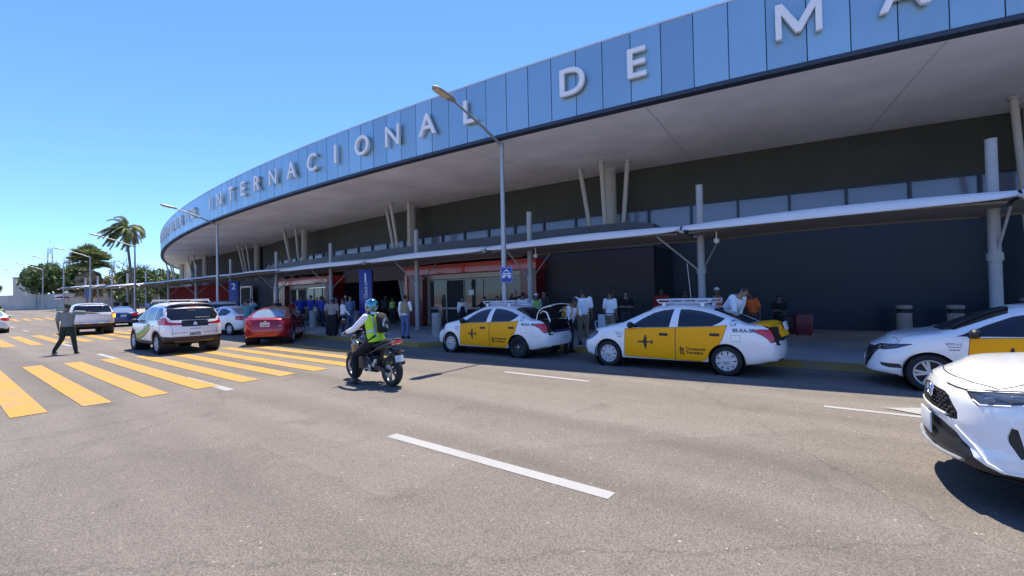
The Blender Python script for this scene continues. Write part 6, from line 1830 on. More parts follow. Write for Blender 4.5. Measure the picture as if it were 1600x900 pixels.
    if vest is not None:
        v = MB(); torso(v, .034, 1.0, 1.43)
        vb = remesh("waistcoat", v, vest, root, vox, None, 2)
        if vest in (C_HIVIS, C_ORANGE):
            for z_ in (1.10, 1.24):
                b2 = MB(); rr = (.140 * W + .040, .100 + .040) if z_ < 1.2 else (.154 * W + .040, .112 + .040)
                rows = [[up((0, -.008, z_ + dz)) + X * rr[0] * k * cos(2 * pi * j / 20) + Yv * rr[1] * k * sin(2 * pi * j / 20) for j in range(20)] for dz in (0, .05)]
                b2.grid(rows, close=True); obj("reflective_band", b2, REFL, root, smooth=50)
            for s in (1, -1):
                b2 = MB(); b2.tube([up((s * .085, .13, 1.05)), up((s * .09, .135, 1.25)), up((s * .10, .06, 1.455)), up((s * .09, -.10, 1.40)), up((s * .085, -.14, 1.2))], .022, 6); obj("reflective_strap", b2, REFL, root, smooth=50)
    if apron is not None:
        v = MB(); loft(v, [(up((0, -.07, .80)), X * .15 * k, Yv * .09 * k), (up((0, -.06, 1.05)), X * .14 * k, Yv * .09 * k), (up((0, -.05, 1.28)), X * .11 * k, Yv * .08 * k)], 14); obj("overalls_bib", v, apron, root, smooth=60)
    return dict(root=root, up=up, hd=hd, k=k, X=X, Y=Yv)

def backpack(P, m, label, trim=None):
    p = P['up']; b = MB()
    loft(b, [(p((0, .17, 1.02)), P['X'] * .15, P['Y'] * .08), (p((0, .20, 1.12)), P['X'] * .17, P['Y'] * .11), (p((0, .20, 1.30)), P['X'] * .165, P['Y'] * .10), (p((0, .17, 1.44)), P['X'] * .12, P['Y'] * .06)], 16)
    w = Matrix.Translation(P['root'].location) @ Matrix.Rotation(P['root'].rotation_euler.z, 4, 'Z')
    loc = w @ p((0, .19, 1.0)); root = thing("backpack", label, "backpack", loc, P['root'].rotation_euler.z)
    off = p((0, .19, 1.0)); b.v = [tuple(Vector(v) - off) for v in b.v]
    obj("bag", b, m, root, smooth=60)
    for s in (1, -1):
        t = MB(); t.tube([p((s * .09, .13, 1.10)) - off, p((s * .125, .10, 1.42)) - off, p((s * .11, -.02, 1.475)) - off, p((s * .115, -.135, 1.36)) - off, p((s * .13, -.10, 1.14)) - off, p((s * .12, .12, 1.08)) - off], .017, 6); obj("strap", t, m, root, smooth=50)
    t = MB(); t.tube([p((.1, .305, 1.06)) - off, p((.11, .312, 1.2)) - off, p((0, .305, 1.36)) - off, p((-.11, .312, 1.2)) - off, p((-.1, .305, 1.06)) - off], .006, 5); obj("zip", t, trim or SHOE, root, smooth=50)
    return root, off

def face_to(x, y, tx, ty): return atan2(ty - y, tx - x) + pi / 2       # local front (-Y) towards target
def cam_rot(x, y): return face_to(x, y, 0, 0)                          # facing the viewer
AWAY = pi
V = .02
person("white polo shirt and khaki trousers seen from behind, left of the white plastic chair", -6.72, 12.35, cam_rot(-6.7, 12.35) + pi - .1, 1.73, C_WHITE, C_KHAKI, 0, HAIRB, build=1.12, vox=V)
person("man in white polo shirt and khaki trousers half turned, right of the white plastic chair", -6.0, 12.75, cam_rot(-6, 12.75) + pi - .7, 1.66, C_WHITE, C_KHAKI, 0, HAIRB, build=1.0, vox=V, head_nod=.2)
person("man in dark clothes standing at the wall just left of the woman with folded arms", -6.95, 15.1, cam_rot(-6.9, 15) + .3, 1.78, C_CHAR, C_NAVY, 2, HAIRB, vox=V)
person("woman in black with folded arms by the aubergine wall", -6.45, 15.0, cam_rot(-6.4, 15), 1.64, C_BLACK, C_CHAR, 1, HAIRB, arms=('fold', 'fold'), long_hair=True, vox=V)
pc = person("courier in white shirt bending towards the open taxi boot", -6.75, 11.5, face_to(-6.75, 11.5, -6.3, 10.4) + .9, 1.68, C_WHITE, C_NAVY, 0, HAIRB, lean=.45, arms=('reach', 'low'), vox=V, z=0)
backpack(pc, C_MUST, "mustard yellow backpack on the courier's back", SHOE)
person("grey-haired person in brown jacket right of the lamp post, before the red portal", -11.3, 14.9, cam_rot(-11.3, 14.9) + .5, 1.80, C_BROWN, C_CHAR, 1, HAIRG, sleeves='long', vox=V)
person("dark-haired man in white shirt behind the roof rack of the open-booted taxi", -10.15, 13.9, cam_rot(-10.1, 14) + 2.4, 1.67, C_WHITE, C_NAVY, 0, HAIRB, build=1.08, vox=V)
person("attendant in yellow hi-vis waistcoat and white cap before the red portal jamb", -9.95, 14.5, cam_rot(-10, 14.5) + .6, 1.62, C_WHITE, C_NAVY, 0, HAIRB, vest=C_HIVIS, cap=C_WHITE, vox=V)
person("man in black behind the front roof of the open-booted taxi", -13.4, 15.4, cam_rot(-13.4, 15.4) - .4, 1.52, C_BLACK, C_CHAR, 1, HAIRB, vox=V)
person("short woman in white blouse left of the lamp post", -12.75, 15.5, cam_rot(-12.7, 15.5), 1.55, C_WHITE, C_CHAR, 1, HAIRB, long_hair=True, vox=V)
person("woman in white shirt and navy overalls standing at the glass doors", -15.3, 15.9, cam_rot(-15.3, 15.9) + .2, 1.52, C_WHITE, C_NAVY, 1, HAIRB, sleeves='long', apron=C_NAVY, vox=V)
pv = person("man in tan waistcoat over white shirt with blue jeans, seen from behind at the kerb", -13.75, 11.15, cam_rot(-13.7, 11.1) + pi - .5, 1.66, C_WHITE, C_JEAN, 1, HAIRB, sleeves='long', vest=C_TAN, arms=('down', 'front'), build=1.08, vox=V)
person("attendant in hi-vis waistcoat in the dark recess right of the first totem", -22.0, 16.9, cam_rot(-22, 16.9), 1.6, C_BLACK, C_CHAR, 0, HAIRB, vest=C_HIVIS, vox=V)
person("worker in white cap and dark clothes left of the first totem", -24.7, 15.5, cam_rot(-24.7, 15.5), 1.74, C_BLACK, C_CHAR, 1, HAIRB, cap=C_WHITE, vox=V)
person("person in white top with navy sash beside the woman in the long black skirt", -17.35, 10.75, cam_rot(-17.3, 10.7) + 1.6, 1.58, C_WHITE, C_NAVY, 0, HAIRB, sleeves='long', shoes=SHOEW, arms=('front', 'low'), head_nod=.3, vox=V)
person("woman in long black skirt, grey top and blue cap at the kerb", -17.7, 10.45, cam_rot(-17.7, 10.4) + pi - .3, 1.62, C_GREY, None, 0, HAIRB, cap=C_STEELB, skirt=C_BLACK, build=1.18, vox=V)
person("leftmost man in royal blue polo behind a bollard", -26.6, 13.7, cam_rot(-26.6, 13.7) + .3, 1.78, C_BLUE, C_NAVY, 0, HAIRB, build=1.15, vox=V)
person("man in royal blue polo seen side-on, second from the red saloon", -26.0, 14.0, cam_rot(-26, 14) - 1.0, 1.80, C_BLUE, C_NAVY, 1, HAIRB, build=1.12, vox=V)
person("person in royal blue shirt holding a white bag by the woman in a long skirt", -24.15, 13.7, cam_rot(-24.2, 13.7) + 2.0, 1.68, C_BLUE, C_NAVY, 0, HAIRB, vox=V)
person("dark-haired person in navy behind the blue-shirted person with the white bag", -23.9, 14.4, cam_rot(-24, 14.4) + .4, 1.64, C_NAVY, C_CHAR, 0, HAIRB, vox=V)
person("man in teal T-shirt and khaki trousers shading his eyes beside the white saloon", -22.6, 9.1, cam_rot(-22.6, 9.1) + 2.5, 1.76, C_TEAL, C_KHAKI, 1, HAIRB, arms=('head', 'head'), build=1.05, z=0, vox=V)
person("person in dark clothes just left of the red portal beyond the red saloon", -30.6, 14.2, cam_rot(-30.6, 14) + .5, 1.62, C_CHAR, C_NAVY, 0, HAIRB, vox=V)
person("person in red shirt behind the roof of the red saloon", -30.1, 14.9, cam_rot(-30, 15) - .4, 1.56, C_RED, C_CHAR, 1, HAIRB, vox=V)
person("man in pale blue shirt behind the taxi van, near the lamp post", -40.4, 13.5, cam_rot(-40, 13) + .2, 1.76, C_LBLUE, C_CHAR, 1, HAIRB, vox=V)
person("person in dark red shirt left of the second totem", -37.6, 13.7, cam_rot(-37, 13) - .2, 1.72, C_RED, C_NAVY, 0, HAIRB, vox=V)
person("man in pale long-sleeved shirt leaning over the taxi with the yellow lid", -2.55, 11.75, pi / 2 - .25, 1.86, C_WHITE, C_KHAKI, 1, HAIRB, sleeves='long', lean=.70, arms=('low', 'reach'), build=1.25, z=.15, vox=V)
person("worker in orange hi-vis waistcoat and white cap beyond the taxi roof rack", -3.45, 15.0, cam_rot(-3.4, 15) + .3, 1.68, C_CHAR, C_CHAR, 0, HAIRB, vest=C_ORANGE, cap=C_WHITE, vox=V)
person("stooping worker in orange right of the capped worker", -3.05, 15.0, cam_rot(-3, 15) + .8, 1.5, C_ORANGE, C_CHAR, 0, HAIRB, lean=.3, vox=V)
person("crouching worker in orange hidden behind the leaning man in the pale shirt", -2.45, 15.2, cam_rot(-2.4, 15) - .7, 1.6, C_ORANGE, C_CHAR, 2, HAIRB, lean=.3, legs='stand', vox=V)
person("person in black by the navy wall left of the suitcases", -1.95, 16.4, cam_rot(-1.9, 16.4) + .2, 1.40, C_BLACK, C_BLACK, 0, HAIRB, arms=('front', 'fold'), lean=.12, vox=V)
person("man in red jacket and pale tie at the corner of the navy wall", -5.6, 16.2, cam_rot(-5.6, 16), 1.72, C_RED, C_CHAR, 2, HAIRB, sleeves='long', vox=V)
person("man in black standing before the navy wall, behind the taxi roof rack", -4.9, 16.6, cam_rot(-4.9, 16), 1.66, C_BLACK, C_CHAR, 2, HAIRB, vox=V)
person("left person of three waiting under the sunlit canopies", -67.6, 13.2, cam_rot(-67, 13), 1.74, C_CHAR, C_NAVY, 0, HAIRB, z=.15 + zg(-67), vox=.035)
person("middle person of three waiting under the sunlit canopies, in black", -64.3, 13.3, cam_rot(-64, 13), 1.74, C_BLACK, C_NAVY, 0, HAIRB, z=.15 + zg(-64), vox=.035)
person("person in pale blue under the canopy just left of the taxi van", -55.0, 13.2, cam_rot(-55, 13), 1.74, C_LBLUE, C_NAVY, 0, HAIRB, z=.15 + zg(-55), vox=.035)
person("person in hi-vis waistcoat in the road at the far left edge", -54.4, 3.5, cam_rot(-54, 3.6), 1.68, C_GREY, C_NAVY, 0, HAIRB, vest=C_HIVIS, cap=C_CHAR, z=zg(-54), vox=.03)
person("man in royal blue shirt facing away between the two bollards by the red saloon", -25.2, 14.2, cam_rot(-25, 14) + 2.8, 1.74, C_BLUE, C_CHAR, 0, HAIRB, build=1.05, vox=V)
person("person in navy jacket just right of the woman in the long black skirt", -21.6, 13.0, cam_rot(-21.6, 13) + .8, 1.66, C_NAVY, C_BLACK, 0, HAIRB, sleeves='long', vox=V)
person("dark-dressed person at the doors of the far red portal", -29.0, 16.3, cam_rot(-29, 16.3) - .5, 1.70, C_BLACK, C_NAVY, 1, HAIRB, vox=V)
person("man in steel blue shirt by the totem numbered 1, left of the red case", -20.4, 13.05, cam_rot(-20.4, 13) + .3, 1.70, C_STEELB, C_JEAN, 1, HAIRB, vox=V)
person("woman in pale blue top with long hair behind the roof of the open-booted taxi", -12.2, 15.9, cam_rot(-12, 15.9) + .4, 1.60, C_LBLUE, C_NAVY, 1, HAIRB, long_hair=True, vox=V)
person("man in charcoal shirt at the glass doors right of the lamp post", -10.7, 16.2, cam_rot(-10.7, 16.2) - .6, 1.74, C_CHAR, C_JEAN, 1, HAIRB, vox=V)
person("person in dark clothes in the shadowed recess left of the hi-vis attendant", -23.2, 17.3, cam_rot(-23.2, 17.3), 1.70, C_CHAR, C_BLACK, 0, HAIRB, vox=V)
person("person in white shirt waiting before the dark red wall", -34.0, 13.9, cam_rot(-34, 13.9), 1.70, C_WHITE, C_NAVY, 0, HAIRB, vox=V)
# the traffic officer
of = person("traffic officer in grey-green shirt and dark trousers pointing across the crosswalk", -21.75, 2.95, cam_rot(-21.7, 2.95) + pi - .35, 1.76, C_OLIVE, C_DGREEN, 0, HAIRB, arms=('down', 'side'), legs=([(.20, -.10, .50), (-.16, .02, .50)], [(.42, -.16, .11), (-.22, .04, .09)]), cap=mat("dark_green_cap", (.03, .04, .03), .8), build=1.1, z=0, vox=.015)
# white bag held by the blue-shirted person
wbg = thing("shopping_bag", "white bag held by the blue-shirted person left of the woman in the long skirt", "bag", (-24.5, 13.45, .78), .4)
m = MB(); loft(m, [((0, 0, 0), (.13, 0, 0), (0, .07, 0)), ((0, 0, .2), (.16, 0, 0), (0, .08, 0)), ((0, 0, .36), (.10, 0, 0), (0, .03, 0))]); obj("bag", m, PLA, wbg, smooth=60); m = MB(); m.tube([(-.06, 0, .35), (-.04, 0, .5), (.04, 0, .5), (.06, 0, .35)], .008, 5); obj("handles", m, PLA, wbg)

# ------------------------------------------------------------------ motorcycle and rider
bike = thing("motorcycle", "black naked motorcycle crossing the street under the hi-vis rider", "motorcycle", (-7.93, 5.56, 0), pi - radians(3))
BLK = mat("gloss_black_bodywork", (.012, .012, .014), .25, 0, .05, 8, coat=.7)
ENG = mat("dark_engine_metal", (.05, .05, .055), .45, .6, .2, 20)
GREYP = mat("grey_plastic", (.07, .072, .076), .45)
WBX, WR_ = .69, .302
def bike_wheel(x, w):
    e = bpy.data.objects.new("wheel", None); COL.objects.link(e); e.parent = bike; e.location = (x, 0, WR_)
    M = Matrix.Rotation(-pi / 2, 4, 'X'); t = MB()
    t.lathe([(.212, -w * .36), (.235, -w * .46), (.268, -w * .5), (.292, -w * .30), (WR_, 0), (.292, w * .30), (.268, w * .5), (.235, w * .46), (.212, w * .36)], 40, 0, M); obj("tyre", t, RUBBER, e, smooth=60)
    t = MB(); t.lathe([(.214, -w * .4), (.200, -w * .36), (.192, -w * .1), (.192, w * .1), (.200, w * .36), (.214, w * .4)], 36, 0, M)
    t.tube([(0, -.06, 0), (0, .06, 0)], .042, 14)
    for k in range(5):
        a = 2 * pi * k / 5
        for s in (-.20, .20):
            t.tube([(.035 * cos(a), 0, .035 * sin(a)), (.12 * cos(a + s * .5), 0, .12 * sin(a + s * .5)), (.198 * cos(a + s), 0, .198 * sin(a + s))], [.017, .014, .015], 6)
    obj("rim", t, mat("dark_alloy_wheel", (.10, .10, .105), .35, .6), e, smooth=50)
    t = MB(); t.lathe([(.06, .072), (.125, .072), (.125, .077), (.06, .077)], 28, 0, M); obj("brake_disc", t, STEEL, e, smooth=30)
bike_wheel(WBX, .10); bike_wheel(-WBX, .135)
def bp(name, fn, m_, sm=45, par=None, bev=0):
    q = MB(); fn(q); return obj(name, q, m_, par or bike, smooth=sm, bevel=bev)
def _fork(q):
    for s in (1, -1): q.tube([(WBX, s * .085, WR_), (.60, s * .085, .58), (.485, s * .085, .93)], [.027, .026, .02], 10)
    q.box((.50, 0, .90), (.09, .22, .04)); q.box((.56, 0, .70), (.09, .22, .05))
bp("front_fork", _fork, ENG)
def _mud(q):
    rows = []
    for i in range(13):
        a = radians(35 + 115 * i / 12); r = .325
        rows.append([(WBX + r * cos(a) * (1 - .02 * abs(s)), s * .065, WR_ + r * sin(a) - .03 * s * s) for s in (-1, -.5, 0, .5, 1)])
    q.grid(rows)
bp("front_mudguard", _mud, BLK)
def blob(q, secs, n=14): loft(q, secs, n)
def sec(x, z, w, h): return ((x, 0, z), (0, w, 0), (0, 0, h))
def _tank(q): blob(q, [sec(.42, .80, .06, .05), sec(.36, .83, .15, .11), sec(.22, .86, .165, .125), sec(.06, .84, .15, .115), sec(-.06, .79, .10, .06)], 18)
bp("fuel_tank", _tank, BLK, 60)
for s in (1, -1):
    def _shr(q, s=s): 
        q.prism([(.50, .74), (.40, .90), (.18, .80), (.22, .62), (.42, .55)], s * .12, s * .19, lambda u, v, w: (u, w, v))
    o = bp("tank_shroud", _shr, BLK, 40, None, .012)
    def _tr(q, s=s): q.tube([(.47, s * .195, .76), (.30, s * .197, .80)], .012, 6)
    bp("shroud_stripe", _tr, REFL, 40, o)
def _seat(q): blob(q, [sec(.02, .775, .09, .035), sec(-.15, .77, .13, .045), sec(-.34, .79, .13, .05), sec(-.50, .855, .11, .045), sec(-.70, .885, .085, .035), sec(-.78, .89, .04, .02)], 16)
bp("seat", _seat, mat("seat_vinyl", (.02, .02, .021), .6), 60)
def _tail(q): blob(q, [sec(-.25, .70, .10, .04), sec(-.5, .78, .115, .05), sec(-.75, .85, .10, .045), sec(-.90, .885, .06, .03)], 14)
bp("tail_fairing", _tail, GREYP, 60)
def _grab(q):
    for s in (1, -1): q.tube([(-.52, s * .11, .86), (-.70, s * .13, .93), (-.88, s * .09, .93)], .015, 8)
    q.tube([(-.88, .09, .93), (-.88, -.09, .93)], .015, 8)
bp("grab_rail", _grab, GREYP)
def _tl(q): q.prism([(-.78, .815), (-.90, .85), (-.99, .905), (-.93, .905), (-.82, .865)], -.085, .085, lambda u, v, w: (u, w * (1.0 if u > -.95 else .8), v))
bp("tail_light", _tl, mat("bright_red_lens", (.65, .015, .02), .15, 0, .04, 30, coat=.8), 30, None, .006)
def _rm(q):
    q.tube([(-.62, 0, .72), (-.80, 0, .66), (-.90, 0, .58)], .035, 8); q.box((-.86, 0, .64), (.20, .13, .02), 0, 0, Matrix.Rotation(.9, 3, 'Y'))
    for s in (1, -1): q.tube([(-.82, 0, .67), (-.86, s * .13, .67)], .008, 6); q.ball((-.86, s * .15, .67), (.03, .04, .025), 8, 6)
bp("rear_mudguard", _rm, BLACK_PLASTIC)
def _pl(q): q.box((-.945, 0, .56), (.008, .19, .13), 0, 0, Matrix.Rotation(.35, 3, 'Y'))
bp("number_plate", _pl, PLATE_WHITE, 0, None, .002)
def _eng(q):
    q.box((.10, 0, .42), (.40, .26, .26)); q.box((.17, 0, .60), (.17, .18, .22), 0, 0, Matrix.Rotation(.25, 3, 'Y'))
    for k in range(6): q.box((.185 + .006 * k, 0, .53 + .028 * k), (.21, .22, .010), 0, 0, Matrix.Rotation(.25, 3, 'Y'))
    for s in (1, -1): q.lathe([(.001, .15), (.09, .148), (.105, .13), (.105, .10)], 20, 0, Matrix.Translation((.02, 0, .40)) @ Matrix.Rotation(-pi / 2 * s, 4, 'X'))
    q.tube([(.16, .0, .28), (.20, 0, .26), (-.2, 0, .27)], .05, 8)
bp("engine", _eng, ENG, 35, None, .01)
def _frame(q):
    for s in (1, -1):
        q.tube([(.47, s * .05, .86), (.30, s * .12, .70), (-.05, s * .15, .60), (-.22, s * .14, .45), (-.18, s * .12, .32)], .022, 8)
        q.tube([(.47, s * .04, .80), (.36, s * .08, .50), (.28, s * .10, .30), (.05, s * .10, .25)], .018, 8)
        q.tube([(-.10, s * .13, .62), (-.45, s * .12, .74), (-.75, s * .08, .82)], .018, 8)
bp("frame", _frame, BLACK_PLASTIC)
def _sw(q):
    for s in (1, -1): q.tube([(-.18, s * .10, .40), (-.45, s * .105, .36), (-WBX, s * .10, WR_)], [.03, .028, .026], 8)
    q.tube([(-.30, 0, .42), (-.42, 0, .72)], .032, 10)
bp("swingarm", _sw, ENG)
def _ch(q): q.prism([(-.16, .44), (-.62, .36), (-.70, .30), (-.60, .27), (-.16, .36)], .125, .145, lambda u, v, w: (u, w, v))
bp("chain_guard", _ch, BLACK_PLASTIC, 20, None, .006)
def _foot(q):
    q.prism([(-.20, .40), (-.13, .40), (-.10, .28), (-.20, .27)], .155, .175, lambda u, v, w: (u, w, v)); q.tube([(-.14, .16, .33), (-.14, .27, .33)], .016, 8); q.tube([(-.14, -.16, .33), (-.14, -.27, .33)], .016, 8)
    q.prism([(-.42, .52), (-.34, .52), (-.24, .40), (-.30, .36)], .15, .165, lambda u, v, w: (u, w, v)); q.tube([(-.40, .16, .45), (-.40, .25, .45)], .014, 8)
bp("footrest", _foot, ALLOY, 40)
def _ex(q): q.tube([(.22, -.12, .34), (.0, -.15, .26), (-.30, -.16, .30), (-.42, -.175, .36), (-.72, -.19, .44), (-.80, -.19, .46)], [.02, .022, .025, .05, .058, .05], 12)
bp("exhaust", _ex, ENG, 50)
def _bars(q): q.tube([(.44, .36, 1.02), (.45, .22, 1.06), (.48, .08, .98), (.48, -.08, .98), (.45, -.22, 1.06), (.44, -.36, 1.02)], .013, 8)
hb = bp("handlebar", _bars, BLACK_PLASTIC)
for s in (1, -1):
    bp("grip", lambda q: q.tube([(.445, s * .26, 1.045), (.435, s * .385, 1.01)], .02, 10), RUBBER, 45, hb)
    bp("lever", lambda q: q.tube([(.47, s * .22, 1.06), (.52, s * .30, 1.04), (.50, s * .37, 1.01)], .007, 6), STEEL, 45, hb)
    def _mir(q): q.tube([(.46, s * .22, 1.06), (.49, s * .30, 1.24)], .007, 6); q.ball((.485, s * .345, 1.27), (.018, .07, .042), 12, 8)
    bp("mirror", _mir, BLACK_PLASTIC, 50, hb)
def _hl(q): blob(q, [sec(.50, .88, .09, .09), sec(.58, .89, .10, .11), sec(.66, .87, .085, .10), sec(.70, .85, .05, .06)], 14); q.box((.52, 0, 1.03), (.03, .18, .10), 0, 0, Matrix.Rotation(-.5, 3, 'Y'))
bp("headlight", _hl, BLK, 50); bp("headlight_lens", lambda q: q.ball((.685, 0, .86), (.03, .07, .07), 12, 8), LAMP_CLEAR)
def _rad(q):
    for s in (1, -1): q.tube([(.50, s * .13, .80), (.44, s * .18, .95), (.30, s * .17, .96)], .02, 8)
bp("side_cowl", _rad, GREYP)

# rider: seated body on the bike, its own thing; built in bike coordinates (front = +x)
rx = thing("person", "rider in hi-vis waistcoat and white shirt on the black motorcycle, one foot reaching down", "person", (-7.93, 5.56, 0), pi - radians(3))
hip = Vector((-.17, 0, .86)); lean = Vector((.16, 0, .98)).normalized()
def T(h, f=0.0, s=0.0): return hip + lean * h + Vector((lean.z, 0, -lean.x)) * f + Vector((0, s, 0))
LAT = Vector((0, 1, 0)); FR = Vector((lean.z, 0, -lean.x))
def rtorso(mb, g, h0=-1, h1=9, w=1.0):
    TS = [(-.02, .165, .125), (.08, .16, .12), (.22, .158, .115), (.36, .172, .122), (.47, .180, .112), (.54, .14, .085), (.585, .065, .06)]
    loft(mb, [(T(h), LAT * (a * w + g), FR * (b + g)) for h, a, b in TS if h0 <= h <= h1], 18)
b = MB(); ex = MB(); rtorso(b, 0)
hc = T(.73, .05)
hd2 = Matrix.Rotation(.10, 3, 'Y')
limb(b, [T(.54), T(.66, .03)], [.06, .056]); b.ball(hc, (.095, .076, .11), 16, 12); b.ball(hc + Vector((.03, 0, -.06)), (.065, .056, .07), 12, 10)
ex.ball(hc + Vector((.105, 0, -.02)), (.018, .013, .022), 8, 6)
ARM = []
for s in (1, -1):
    sh = T(.49, .0, s * .195); wr = Vector((.385, s * .325, 1.045)); el = (sh + wr) / 2 + Vector((-.02, s * .07, -.085))
    ARM.append((sh, el, wr)); limb(b, [sh, (sh + el) / 2, el, (el + wr) / 2, wr], [.052, .048, .040, .037, .028])
    d = (Vector((.455, s * .32, 1.03)) - wr).normalized(); b.ball(wr + d * .05, (.05, .042, .022), 10, 8)
    fingers(ex, wr + Vector((.0, 0, .012)), d, Vector((.25, 0, -1)), -s, 1.0, True)
LEG = []
hl, kl, al = hip + Vector((.02, .10, -.02)), Vector((.25, .24, .56)), Vector((.13, .31, .10))
hr, kr, ar_ = hip + Vector((.02, -.10, -.02)), Vector((.24, -.22, .60)), Vector((-.10, -.22, .39))
for hi, kn, an in ((hl, kl, al), (hr, kr, ar_)):
    LEG.append((hi, kn, an)); limb(b, [hi, (hi + kn) / 2, kn, lerp(kn, an, .35), an], [.088, .074, .056, .054, .038]); b.ball(an + Vector((.05, 0, -.045)), (.10, .036, .035), 10, 8)
remesh("body", b, SKINS[1], rx, .013, ex, 3)
f = MB()
for s in (1, -1): f.ball(hc + Vector((.090, s * .03, .015)), (.008, .011, .007), 8, 6)
obj("eyes", f, HAIRB, rx)
f = MB(); f.ball(hc + Vector((.088, 0, -.06)), (.009, .022, .007), 8, 6); obj("mouth", f, mat("lip_brown", (.18, .06, .05), .5), rx)
t = MB(); rtorso(t, .016, 0)
for sh, el, wr in ARM: limb(t, [sh, (sh + el) / 2, el, (el + wr) / 2, lerp(el, wr, .97)], [.076, .068, .060, .052, .042])
remesh("shirt", t, C_WHITE, rx, .013, None, 4)
t = MB()
loft(t, [(hip + Vector((0, 0, -.08)), LAT * .17, Vector((.13, 0, 0))), (hip, LAT * .185, Vector((.14, 0, 0))), (T(.1), LAT * .175, FR * .135)], 16)
for hi, kn, an in LEG: limb(t, [hi, (hi + kn) / 2, kn, lerp(kn, an, .4), lerp(kn, an, .88)], [.108, .095, .078, .072, .064])
remesh("trousers", t, C_BLACK, rx, .013, None, 4)
t = MB(); rtorso(t, .036, -.03, .55); vb = remesh("hi_vis_waistcoat", t, C_HIVIS, rx, .013, None, 3)
for h in (.20,):
    q = MB(); q.grid([[T(h + dz) + LAT * (.158 + .041) * cos(2 * pi * j / 24) + FR * (.115 + .041) * sin(2 * pi * j / 24) for j in range(24)] for dz in (-.025, .025)], close=True); obj("reflective_band", q, REFL, vb, smooth=50)
for s in (1, -1):
    q = MB(); rows = []
    for h, f_, w in ((.06, -.15, .10), (.2, -.158, .11), (.36, -.158, .115), (.47, -.140, .12), (.545, -.06, .12), (.56, .02, .115), (.50, .12, .11), (.36, .158, .105), (.2, .155, .10), (.06, .152, .10)):
        rows.append([T(h, f_, s * (w - .024)), T(h, f_, s * (w + .024))])
    q.grid(rows); obj("reflective_strap", q, REFL, vb, smooth=50)
for hi, kn, an in LEG:
    q = MB(); c = an + Vector((.055, 0, -.055)); q.ball(c, (.135, .05, .045), 12, 8); q.ball(an + Vector((-.01, 0, -.015)), (.06, .052, .065), 10, 8); q.box(c + Vector((0, 0, -.034)), (.25, .085, .02)); obj("shoe", q, SHOE, rx, smooth=60)
# helmet (worn by the rider)
HM = bpy.data.materials.new("iridescent_helmet"); HM.use_nodes = True
nt = HM.node_tree; bb = nt.nodes["Principled BSDF"]; tc = nt.nodes.new("ShaderNodeTexCoord"); wv = nt.nodes.new("ShaderNodeTexNoise"); wv.inputs["Scale"].default_value = 9; wv.inputs["Detail"].default_value = 2
nt.links.new(tc.outputs["Object"], wv.inputs["Vector"]); rp_ = nt.nodes.new("ShaderNodeValToRGB")
cr = rp_.color_ramp; cols = [(0.30, (.01, .03, .10)), (.42, (.01, .10, .20)), (.5, (.06, .42, .40)), (.58, (.05, .12, .40)), (.7, (.30, .34, .06))]
while len(cr.elements) < len(cols): cr.elements.new(.5)
for e, (p_, c_) in zip(cr.elements, cols): e.position = p_; e.color = (*c_, 1)
nt.links.new(wv.outputs["Fac"], rp_.inputs["Fac"]); nt.links.new(rp_.outputs["Color"], bb.inputs["Base Color"]); bb.inputs["Roughness"].default_value = .15; bb.inputs["Metallic"].default_value = .4; bb.inputs["Coat Weight"].default_value = .8
hr_ = thing("helmet", "shiny iridescent teal and blue helmet on the motorcycle rider", "helmet", (0, 0, 0))
Mw = Matrix.Translation((-7.93, 5.56, 0)) @ Matrix.Rotation(pi - radians(3), 4, 'Z') @ Matrix.Translation(hc + Vector((-.005, 0, .01))) @ Matrix.Rotation(.12, 4, 'Y')
hr_.matrix_world = Mw
q = MB(); n = 28; rows = []
for i in range(15):
    ph = pi / 2 - i * (pi / 2 + .95) / 14
    rows.append([(.152 * cos(t) * cos(ph) * (1.03 if cos(t) > 0 else 1), .126 * sin(t) * cos(ph), .140 * sin(ph)) for t in [2 * pi * j / n for j in range(n)]])
hole = MB(); vs = [p for r in rows for p in r]; fs = []
for i in range(14):
    for j in range(n):
        th = 2 * pi * (j + .5) / n; ph = pi / 2 - (i + .5) * (pi / 2 + .95) / 14
        if cos(th) > .35 and -.45 < ph < .42: continue
        fs.append((i * n + j, i * n + (j + 1) % n, (i + 1) * n + (j + 1) % n, (i + 1) * n + j))
hole.add(vs, fs); hole.add([Vector(v) * .93 for v in vs], [tuple(reversed(f_)) for f_ in fs])
obj("shell", hole, HM, hr_, smooth=60, normals=False)
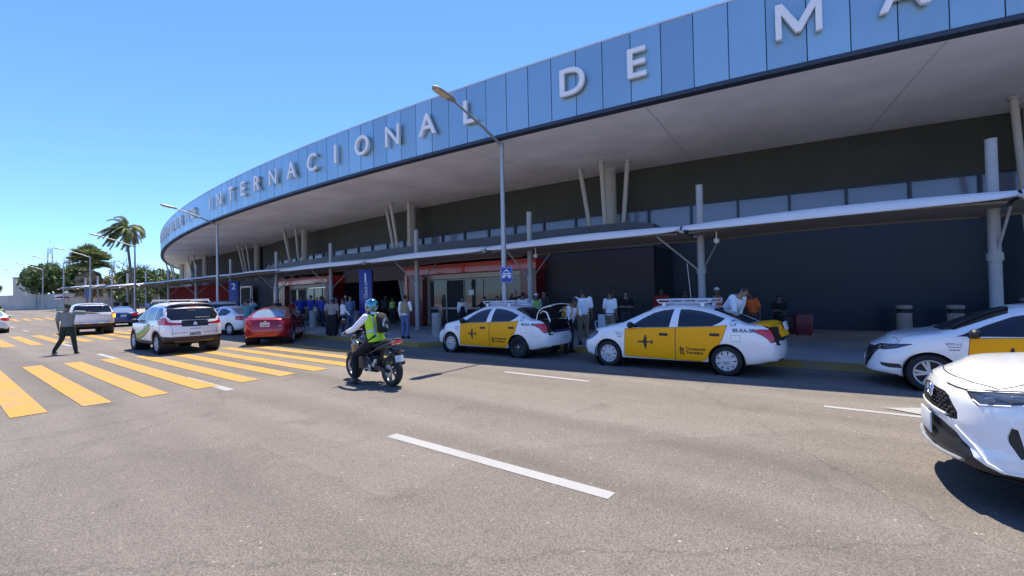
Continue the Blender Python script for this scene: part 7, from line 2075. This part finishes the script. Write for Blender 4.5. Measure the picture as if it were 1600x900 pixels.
q = MB(); rows = []
for i in range(6):
    ph = .42 - .52 * i / 5; rows.append([(.158 * cos(t) * cos(ph), .130 * sin(t) * cos(ph), .143 * sin(ph)) for t in [-1.2 + 2.4 * j / 14 for j in range(15)]])
q.grid(rows); obj("visor", q, DARK_GLASS, hr_, smooth=60)
q = MB(); q.grid([[(.152 * cos(t) * cos(ph), .127 * sin(t) * cos(ph), .141 * sin(ph)) for t in [2 * pi * j / n for j in range(n)]] for ph in (-.72, -.62)], close=True); obj("trim", q, mat("gold_trim", (.40, .33, .10), .3, .5), hr_, smooth=60)
# backpack
bg_ = thing("backpack", "black backpack with white graphic worn by the motorcycle rider", "backpack", (0, 0, 0))
bg_.matrix_world = Matrix.Translation((-7.93, 5.56, 0)) @ Matrix.Rotation(pi - radians(3), 4, 'Z')
q = MB()
loft(q, [(T(.14, -.20, -.03), LAT * .09, FR * .045), (T(.18, -.225, -.03), LAT * .12, FR * .08), (T(.29, -.25, -.03), LAT * .13, FR * .10), (T(.42, -.235, -.03), LAT * .125, FR * .09), (T(.52, -.20, -.03), LAT * .10, FR * .06), (T(.55, -.18, -.03), LAT * .05, FR * .03)], 18)
bag = obj("bag", q, C_BLACK, bg_, smooth=60)
for s in (1, -1):
    q = MB(); q.tube([T(.10, -.17, s * .12), T(.02, -.02, s * .20), T(.16, .12, s * .17), T(.34, .165, s * .13), T(.50, .10, s * .115), T(.575, 0, s * .11), T(.50, -.14, s * .10)], .018, 6); obj("strap", q, C_BLACK, bg_, smooth=50)
q = MB()
for pts in ([(.44, .0), (.38, .06), (.33, .03), (.39, -.02)], [(.38, .07), (.28, .075), (.23, .05), (.31, .035)], [(.32, .0), (.25, .02), (.19, -.04), (.26, -.05)]):
    vv = []
    for h, s in pts:
        f_ = -.25 - .098 * sqrt(max(0, 1 - (s / .14) ** 2)) - .008
        vv.append(T(h, f_, s - .03))
    q.add(vv, [(0, 1, 2, 3)])
obj("bag_graphic", q, REFL, bag, smooth=0, normals=False)
